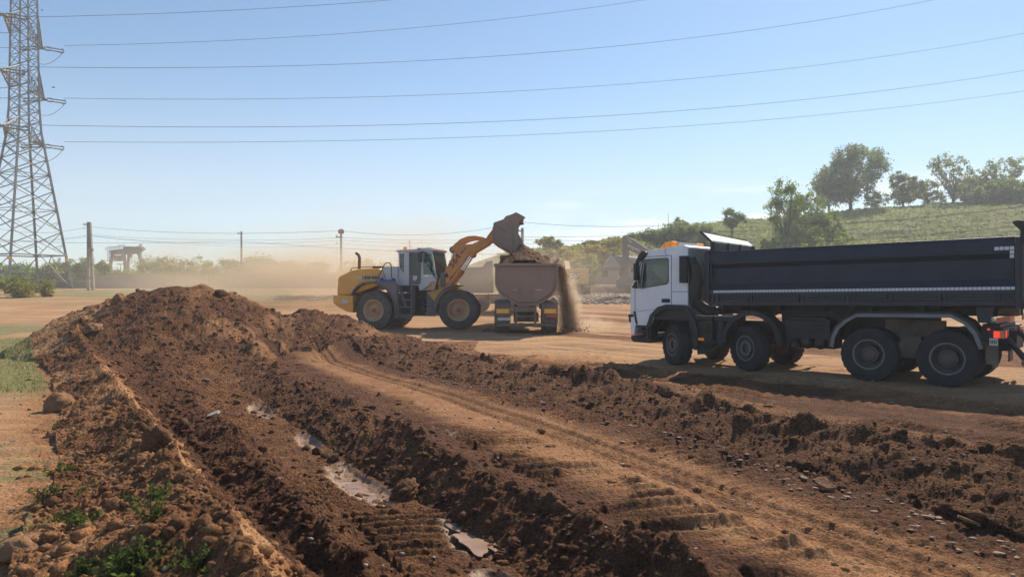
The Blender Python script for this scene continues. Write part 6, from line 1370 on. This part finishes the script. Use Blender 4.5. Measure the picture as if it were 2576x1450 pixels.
# birds
for i, (px, py, Yb_, sc_) in enumerate([(134, 22+198, 60, .30), (106, 26, 60, .22)]):
    B = empty('bird', (at(px, Yb_), Yb_, zat(py, Yb_))); tag(B, ['small dark bird gliding right of the middle pylon arm', 'tiny dark bird near the top left of the sky'][i], 'bird', 'birds in the sky')
    b = MB(); b.lathe([(.001, -.5*sc_), (.10*sc_, -.2*sc_), (.12*sc_, .05*sc_), (.05*sc_, .35*sc_), (.001, .4*sc_)], (0, 0, 0), ax='x', n=8)
    for s_ in (-1, 1): b.add([(-.12*sc_, 0, 0), (.15*sc_, 0, 0), (.12*sc_, s_*.5*sc_, .12*sc_), (-.10*sc_, s_*1.0*sc_, .05*sc_), (-.2*sc_, s_*.55*sc_, .10*sc_), (-.12*sc_, 0, .03*sc_), (.15*sc_, 0, .03*sc_), (.12*sc_, s_*.5*sc_, .15*sc_), (-.10*sc_, s_*1.0*sc_, .07*sc_), (-.2*sc_, s_*.55*sc_, .13*sc_)], [(0, 1, 2, 3, 4), (9, 8, 7, 6, 5), (0, 5, 6, 1), (1, 6, 7, 2), (2, 7, 8, 3), (3, 8, 9, 4), (4, 9, 5, 0)])
    b.xf(Matrix.Rotation(R(50), 4, 'Z')); b.build('body', M['bird'], B)

# ---------------------------------------------------------------- trees and bushes
def leaves(P, size, nrm_up=.3, seed=0):
    n = len(P); r = np.random.RandomState(seed)
    a = r.randn(n, 3); a[:, 2] += nrm_up; a /= np.linalg.norm(a, axis=1, keepdims=True)
    t = r.randn(n, 3); t -= (t*a).sum(1, keepdims=True)*a; t /= np.linalg.norm(t, axis=1, keepdims=True); u = np.cross(a, t)
    s = size*(.6+.8*r.rand(n))[:, None]; V = np.stack([P-t*s*.55, P+u*s*.33+t*s*.05, P+t*s*.6, P-u*s*.33+t*s*.05], 1)
    return V.reshape(-1, 3), np.arange(n*4).reshape(n, 4)
def tree(name, label, x, y, h, w, m, seed, cat='tree', group=None, clumps=46, per=110, leaf=.30, lo=.18, shape='oval', trunk=True, spread=.11, lean=0, zoff=0):
    clumps = int(clumps*2.2); per = int(per*.62); spread *= .85
    rr = np.random.RandomState(seed); z = zbase(x, y)+zoff; T = empty(name, (x, y, z-.1)); tag(T, label, cat, group)
    cz = lo*h+(1-lo)*h/2; C = []
    while len(C) < clumps:
        p = rr.uniform(-1, 1, 3); d = np.linalg.norm(p)
        if d > 1 or (d < .5 and rr.rand() < .5): continue
        zz = p[2]
        wf = {'oval': 1.0, 'fan': .45+.6*(zz*.5+.5), 'cone': 1.15-.75*(zz*.5+.5), 'flat': 1.0, 'bush': 1.0}[shape]
        q = np.array([p[0]*w/2*wf, p[1]*w/2*wf*.8, cz+zz*(1-lo)*h/2]); q[0] += lean*q[2]
        C.append(q)
    C = np.array(C); C[:, 0] += .12*w*np.sin(C[:, 2]/h*7+seed)
    rs_ = (.55+.75*rr.rand(clumps))*spread*max(w, h*.6)
    P = []
    for c_, r_ in zip(C, rs_):
        n = max(6, int(per*(r_/(spread*max(w, h*.6)))**2*rr.uniform(.6, 1.3))); g = rr.randn(n, 3)*.52*r_
        g[:, 2] *= .9; P.append(c_+g)
    P = np.concatenate(P); V, F = leaves(P, leaf, .4, seed)
    npmesh('crown', V, F, M[m], T)
    if trunk:
        b = MB(); th = h*max(lo, .12)+.2*h; r0 = h*.020+.04
        b.tube([(0, 0, -.2), (lean*h*.2, 0, th*.6), (lean*h*.4+.03*w, 0, th)], [r0*1.3, r0, r0*.75], 8)
        order = rr.permutation(clumps)[:min(clumps, 22)]
        for i in order:
            c_ = C[i]; f = rr.uniform(.35, 1); s0 = Vector((lean*h*.3*f, 0, th*f)); mid = s0.lerp(Vector(c_), .5)+Vector((rr.uniform(-.1, .1)*w*.3, rr.uniform(-.1, .1)*w*.3, .04*h)); b.tube([s0, mid, Vector(c_)], [r0*.45, r0*.25, r0*.08], 5)
        b.build('trunk', M['bark'], T, smooth=True)
    return T
def TR_(name, label, px, py_top, py_base, wpx, Y, m, seed, **k):
    x = at(px, Y); zb_ = zbase(x, Y); h = zat(py_top, Y)-zb_; w = wpx/1839*Y
    return tree(name, label, x, Y, h, w, m, seed, **k)
GT = 'trees on the hill crest'
TR_('tree', 'tallest dark green tree on the hill crest with a domed crown', 2140, 366, 535, 165, 150, 'leaf_dark', 21, group=GT, clumps=110, per=110, leaf=.40, lo=.16, spread=.085)
TR_('tree', 'dark slanting tree at the left side of the tallest hilltop tree', 2085, 432, 535, 85, 149, 'leaf_dark', 22, group=GT, clumps=36, per=110, leaf=.38, lo=.2, spread=.10)
TR_('tree', 'round dark tree standing alone right of the tallest hilltop tree', 2272, 430, 520, 85, 150, 'leaf_dark', 23, group=GT, clumps=46, per=110, leaf=.36, lo=.12, spread=.10)
TR_('tree', 'tall airy fan-shaped tree with thin branches on the hill crest', 2398, 382, 518, 125, 150, 'leaf_pale', 24, group=GT, clumps=110, per=34, leaf=.34, lo=.12, shape='fan', spread=.055)
TR_('tree', 'low pale tree between the round dark tree and the airy tree', 2335, 452, 518, 80, 152, 'leaf_pale', 25, group=GT, clumps=50, per=50, leaf=.34, lo=.08, spread=.08)
TR_('tree', 'airy fan-shaped tree at the right frame edge above the dense thicket', 2525, 388, 515, 130, 152, 'leaf_pale', 26, group=GT, clumps=110, per=40, leaf=.34, lo=.12, shape='fan', spread=.055)
TR_('tree', 'low pale tree joining the airy tree and the thicket', 2455, 425, 515, 90, 153, 'leaf_pale', 27, group=GT, clumps=50, per=60, leaf=.34, lo=.08, spread=.08)
TR_('thicket', 'dense dark green thicket at the right edge of the hill crest', 2520, 458, 525, 160, 144, 'leaf_dark', 28, cat='thicket', clumps=110, per=170, leaf=.40, lo=.0, shape='bush', spread=.075, trunk=False)
TR_('shrub', 'pale shrub under the right side of the tallest hilltop tree', 2205, 480, 528, 70, 149, 'leaf_pale', 29, cat='shrub', clumps=30, per=60, leaf=.32, lo=.05, trunk=False, spread=.1)
TR_('tree', 'light green leafy tree with two pointed tops on the slope behind the tipper body', 1980, 448, 640, 105, 104, 'leaf_mid', 30, clumps=80, per=80, leaf=.26, lo=.1, shape='oval', spread=.085)
TR_('tree', 'light green tree with a ragged top beside the two-pointed tree on the slope', 2040, 472, 640, 110, 106, 'leaf_mid', 31, clumps=70, per=80, leaf=.26, lo=.08, shape='oval', spread=.09)
TR_('tree', 'lower light green tree right of the pointed slope trees', 2092, 515, 640, 90, 104, 'leaf_mid', 32, clumps=46, per=90, leaf=.30, lo=.05, spread=.1)
TR_('shrub', 'wide green shrub at the foot of the slope trees above the tipper body', 2040, 575, 640, 200, 100, 'leaf_mid', 33, cat='shrub', clumps=70, per=110, leaf=.30, lo=.0, shape='bush', trunk=False, spread=.07)
TR_('shrub', 'green shrub left of the slope trees above the tipper guard flap', 1935, 590, 640, 90, 101, 'leaf_mid', 34, cat='shrub', clumps=30, per=110, leaf=.30, lo=.0, shape='bush', trunk=False, spread=.1)
TR_('tree', 'small flat-crowned tree standing alone on the slope skyline', 1841, 527, 592, 60, 122, 'leaf_dark', 35, clumps=26, per=90, leaf=.28, lo=.42, shape='flat', spread=.13)
TR_('tree', 'very small tree on the skyline above the bushy slope', 1711, 546, 580, 36, 120, 'leaf_pale', 36, clumps=16, per=60, leaf=.26, lo=.25, spread=.15)
for i, (px, py, w_) in enumerate([(1645, 578, 80), (1690, 564, 90), (1735, 560, 80), (1775, 558, 80), (1618, 592, 70)]):
    TR_('shrub', ['grey green shrub second from the left on the slope behind the roof beacon', 'rounded grey green shrub in the middle of the bushy slope', 'grey green shrub right of the middle of the bushy slope', 'highest grey green shrub at the right end of the bushy slope', 'lowest grey green shrub at the left end of the bushy slope'][i], px, py, 620, w_, 112, 'leaf_pale', 40+i, cat='shrub', group='shrubs on the slope behind the truck cab', clumps=26, per=100, leaf=.28, lo=.0, shape='bush', trunk=False, spread=.13)
TR_('tree', 'pale olive tree in the dust behind the loaded tipper', 1386, 595, 640, 62, 96, 'leaf_olive', 50, clumps=36, per=80, leaf=.26, lo=.15, spread=.11)
TR_('tree', 'pale hazy tree partly hidden between loader cab and arm', 1100, 650, 700, 50, 100, 'leaf_olive', 51, clumps=26, per=80, leaf=.26, lo=.1, spread=.12)
TR_('tree', 'small dark bush-like tree on the skyline right of the olive tree', 1487, 607, 640, 36, 100, 'leaf_dark', 52, clumps=14, per=70, leaf=.24, lo=.2, spread=.16)
BK = [(1420, 618, 60, 'leaf_straw', 86), (1445, 628, 70, 'leaf_straw', 84), (1500, 612, 70, 'leaf_straw', 92), (1475, 640, 80, 'leaf_olive', 82), (1540, 622, 70, 'leaf_olive', 92), (1560, 640, 60, 'leaf_mid', 88), (1478, 662, 44, 'leaf_mid', 78), (1425, 662, 50, 'leaf_olive', 78), (1410, 640, 50, 'leaf_straw', 82), (1545, 600, 60, 'leaf_straw', 98), (1380, 630, 60, 'leaf_straw', 90)]
BL = ['straw coloured weedy bush just right of the olive tree on the bank', 'straw coloured weedy bush above the yellow excavator counterweight', 'straw coloured bush on the bank crest left of the hanging arm', 'dusty olive bush above the right end of the counterweight', 'dusty olive bush left of the hanging excavator arm', 'green bush directly behind the hanging excavator arm', 'round green bush between the yellow excavator and the house', 'low olive bush right behind the excavator hand rail', 'straw coloured bush over the tarpaulin hoops', 'thin straw coloured bush on the skyline near the excavator arm', 'straw coloured bush at the foot of the olive tree']
for i, (px, py, w_, m_, Y) in enumerate(BK):
    TR_('bush', BL[i], px, py, 690, w_, Y, m_, 60+i, cat='bush', group='bushes and weeds on the bank behind the excavators', clumps=34, per=100, leaf=.22, lo=.0, shape='bush', trunk=False, spread=.12)
# left tree line
LT = [(165, 655, 60, 130), (215, 648, 55, 128), (252, 655, 46, 132), (285, 682, 90, 134), (330, 684, 90, 136), (380, 650, 70, 140), (408, 645, 50, 142), (445, 652, 80, 138), (490, 650, 80, 140), (525, 664, 50, 136), (575, 652, 60, 132), (645, 640, 95, 130), (685, 655, 80, 128), (725, 658, 70, 132), (755, 668, 60, 128), (120, 668, 70, 126), (60, 670, 80, 128), (10, 662, 80, 130), (925, 655, 60, 126), (890, 668, 60, 122), (960, 665, 50, 124), (610, 668, 60, 128)]
LTL = ['tree right behind the pylon foot', 'tree hugging the left side of the twin-shaft pole', 'tree rising just right of the twin-shaft pole', 'low tree in front of the left crane leg', 'low tree in front of the middle crane leg', 'tree right of the crane with a ragged top', 'tall ragged tree second right of the crane', 'rounded tree above the peak of the mound', 'wide tree with dust in front of it, right of the mound peak', 'low tree in the gap left of the thin grey pole', 'rounded tree close left of the thin grey pole', 'largest rounded tree right of the thin grey pole', 'tree overlapping the right side of the largest rounded tree', 'tree left of the signal hut, sloping down', 'low tree touching the signal hut', 'low tree behind the pylon right leg', 'tree seen between the pylon legs', 'tree at the far left frame edge behind the pylon', 'pale hazy tree behind the loader hood', 'pale hazy bush near the lamp pole', 'thin pale bush behind the loader exhaust pipe', 'low tree at the foot of the thin grey pole']
for i, (px, py, w_, Y) in enumerate(LT):
    TR_('tree', 'green '+LTL[i] if i not in (18, 19, 20) else LTL[i], px, py-3, 705, w_*1.15, Y, 'leaf_mid' if i % 3 else 'leaf_olive', 100+i, group='trees beyond the dusty yard', clumps=40, per=85, leaf=.32, lo=.0, shape='bush' if i % 2 else 'oval', trunk=True, spread=.13)
# thin bush in front of the pylon and grass verge
TR_('bush', 'straggly green bush in front of the pylon foot', 40, 692, 750, 130, 60, 'leaf_olive', 150, cat='bush', clumps=40, per=80, leaf=.15, lo=.0, shape='fan', spread=.10)
TR_('bush', 'smaller straggly bush right of the one at the pylon foot', 112, 700, 750, 70, 62, 'leaf_olive', 151, cat='bush', clumps=26, per=60, leaf=.14, lo=.0, shape='fan', spread=.11)
# brushwood heap
rs = np.random.RandomState(5); b = MB()
for k in range(260):
    x = at(rs.uniform(690, 900), 56)+rs.randn()*.2; y = 56+rs.randn()*1.0; z = zbase(x, y) if k % 20 == 0 else z; a = rs.uniform(0, 6.28); l = rs.uniform(.4, 1.3); e = rs.uniform(-.1, .6); zz_ = 1.0+rs.uniform(0, .28); b.tube([(x, y, zz_), (x+l*math.cos(a)*.5, y+l*math.sin(a)*.5, zz_+e*.3), (x+l*math.cos(a), y+l*math.sin(a), zz_+e*.35)], .018, 4)
o = b.build('brushwood', M['wood']); tag(o, 'low heap of dry cut branches behind the mound', 'brushwood', kind='stuff')

# ---------------------------------------------------------------- near weeds and grass
def weed(label, x, y, n, h, seed, m='leaf_weed', group='weeds on the windrow', sp=.22, leaf=.035):
    rr = np.random.RandomState(seed); z = gz(x, y)-.02; T = empty('weed_plant', (x, y, z)); tag(T, label, 'weed', group)
    b = MB(); P = []; 
    for k in range(n):
        a = rr.uniform(0, 6.28); r_ = rr.uniform(.0, sp); hh = h*rr.uniform(.45, 1.0)*(1-.5*r_/max(sp, .01)); bx, by = r_*.3*math.cos(a), r_*.3*math.sin(a); tx, ty = r_*1.2*math.cos(a), r_*1.2*math.sin(a)
        pts = [Vector((bx, by, 0)), Vector(((bx+tx)/2, (by+ty)/2, hh*.55)), Vector((tx, ty, hh))]; b.tube(pts, [.004, .003, .0015], 4)
        for j in range(10):
            f = .12+.88*j/9; p = pts[0].lerp(pts[1], f*2) if f < .5 else pts[1].lerp(pts[2], f*2-1)
            for s_ in (-1, 1): d = rr.uniform(0, 6.28); P.append((p.x+math.cos(d)*leaf*.6, p.y+math.sin(d)*leaf*.6, p.z+rr.uniform(-.01, .015)))
    b.build('stem', M['leaf_weed'], T); P = np.array(P); V, F = leaves(P, leaf, 1.2, seed); npmesh('foliage', V, F, M[m], T)
    return T
weed('largest bright green weed clump at the near end of the windrow', -2.28, 4.45, 60, .26, 1, sp=.24, leaf=.030)
weed('bright green weed left of the largest clump', -2.65, 4.5, 22, .16, 2, sp=.22, leaf=.025)
weed('low green weed right of the largest clump beside the dark block', -1.85, 4.35, 18, .15, 3, sp=.18, leaf=.025)
weed('tall thin weed with light tips above the largest clump', -2.42, 4.9, 9, .32, 4, sp=.14, leaf=.026)
weed('thin weed sprig at the top of the windrow face', -2.75, 5.6, 8, .2, 5, sp=.2, leaf=.03)
weed('small weed on the middle of the windrow face', -3.45, 5.75, 14, .14, 6, sp=.28, leaf=.03)
weed('small weed low on the windrow face near its foot', -4.0, 6.4, 12, .13, 7, sp=.26, leaf=.03)
weed('small weed above the big blocky slab', -3.2, 5.45, 10, .14, 8, sp=.24, leaf=.03)
weed('sparse weed further back on the windrow face', -4.7, 7.6, 10, .16, 9, sp=.25, leaf=.03)
weed('tiny weed beside the isolated rough clod', -6.2, 9.9, 8, .13, 10, sp=.2, leaf=.03)
weed('spreading weed at the bottom of the frame under the slab', -3.05, 4.35, 14, .12, 11, sp=.26, leaf=.024)
rs = np.random.RandomState(9); N = 26000
Yg = 11+rs.rand(N)*16; Xg = -Yg*(.5+rs.rand(N)*.45)
z, mk = ground(Xg, Yg); k = (mk['green'] > .5) & (mk['seg'] < 0) & (rs.rand(N) < mk['green']*.6); Xg, Yg, z = Xg[k], Yg[k], z[k]; n = len(Xg)
a = rs.rand(n)*6.28; hgt = .03+.05*rs.rand(n); w = .006+.004*rs.rand(n); lx = rs.randn(n)*.02; ly = rs.randn(n)*.02
V = np.stack([np.stack([Xg-np.cos(a)*w, Yg-np.sin(a)*w, z], 1), np.stack([Xg+np.cos(a)*w, Yg+np.sin(a)*w, z], 1), np.stack([Xg+lx, Yg+ly, z+hgt], 1)], 1).reshape(-1, 3)
o = npmesh('grass', V, np.arange(n*3).reshape(n, 3), M['grass']); tag(o, 'short thin grass on the flat ground left of the mound', 'grass', kind='stuff')
# sprigs of grass on the slope of the hill, as tufts
N = 26000; Yg = 88+rs.rand(N)*60; Xg = Yg*(-.02+rs.rand(N)*.8); z, mk = ground(Xg, Yg); k = mk['green'] > .6; Xg, Yg, z = Xg[k], Yg[k], z[k]
P = np.stack([Xg, Yg, z+.12], 1); V, F = leaves(P, .34, .2, 77); o = npmesh('hill_grass', V, F, leaf_mat('hill_tufts', (.19, .22, .075), .5)); tag(o, 'tufts of grass and weeds covering the hillside', 'grass', kind='stuff')

# ---------------------------------------------------------------- air: haze box and dust
def volume(name, density, col, aniso=.5, noise=None):
    m = bpy.data.materials.new(name); m.use_nodes = True; t = m.node_tree; n = t.nodes; n.clear(); o = n.new('ShaderNodeOutputMaterial'); v = n.new('ShaderNodeVolumePrincipled')
    v.inputs['Color'].default_value = (*col, 1); v.inputs['Density'].default_value = density; v.inputs['Anisotropy'].default_value = aniso
    t.links.new(v.outputs[0], o.inputs['Volume'])
    if noise:
        tcn = n.new('ShaderNodeTexCoord'); ln = n.new('ShaderNodeVectorMath'); ln.operation = 'LENGTH'; t.links.new(tcn.outputs['Object'], ln.inputs[0])
        f = n.new('ShaderNodeMapRange'); f.interpolation_type = 'SMOOTHSTEP'; f.inputs[1].default_value = .1; f.inputs[2].default_value = 1.0; f.inputs[3].default_value = 1; f.inputs[4].default_value = 0; t.links.new(ln.outputs['Value'], f.inputs[0])
        nt = n.new('ShaderNodeTexNoise'); nt.inputs['Scale'].default_value = noise; nt.inputs['Detail'].default_value = 4; nt.inputs['Roughness'].default_value = .6; t.links.new(tcn.outputs['Object'], nt.inputs[0])
        g = n.new('ShaderNodeMapRange'); g.inputs[1].default_value = .38; g.inputs[2].default_value = .66; g.inputs[3].default_value = 0; g.inputs[4].default_value = 1; t.links.new(nt.outputs[0], g.inputs[0])
        p = n.new('ShaderNodeMath'); p.operation = 'MULTIPLY'; t.links.new(f.outputs[0], p.inputs[0]); t.links.new(g.outputs[0], p.inputs[1])
        d = n.new('ShaderNodeMath'); d.operation = 'MULTIPLY'; d.inputs[1].default_value = density; t.links.new(p.outputs[0], d.inputs[0]); t.links.new(d.outputs[0], v.inputs['Density'])
    return m
b = MB(); b.box(-330, 330, -8, 440, -3, 62); o = b.build('haze', volume('haze_air', HAZE, (.90, .94, 1.0), .15)); tag(o, kind='stuff'); o['label'] = 'thin pale haze filling the air'
def dust(loc, size, dens, label, seed, noise=2.2):
    v, f = IC3; o = npmesh('dust_cloud', v, f, volume('dust_%d' % seed, dens, (.80, .66, .48), .35, noise), smooth=True); o.location = loc; o.scale = size; o.rotation_euler = (0, 0, seed*.7 if size[0] == size[1] else 0)
    tag(o, label, 'dust', kind='stuff')
if DUST:
    dust((-17, 52, 2.6), (16, 8, 4.4), .30, 'brown dust drifting low over the yard behind the mound', 1)
    dust((-10, 62, 4.2), (15, 8, 6.5), .15, 'thin dust rising left of the loader', 2)
    dust((-22, 66, 3.0), (26, 9, 4.0), .09, 'dust hanging in front of the tree line', 3)
    dust((4, 58, 3.5), (16, 7, 3.5), .035, 'faint dust over the rubble field', 8)
    dust((3.0, 29.6, .45), (1.5, 1.0, .7), 1.6, 'puff of dust where the spilled earth hits the ground', 4, 2.6)
    dust((2.25, 29.6, 1.2), (.70, .5, 1.8), 9, 'dust around the falling stream of earth', 5, 2.0)
    dust((-2.5, 41, 2.2), (13, 6, 3.4), .10, 'thin veil of dust behind the loader wheels', 7)
    dust((2.5, 38, 4.5), (5, 4, 3.0), .015, 'thin dust above the loaded tipper', 6)
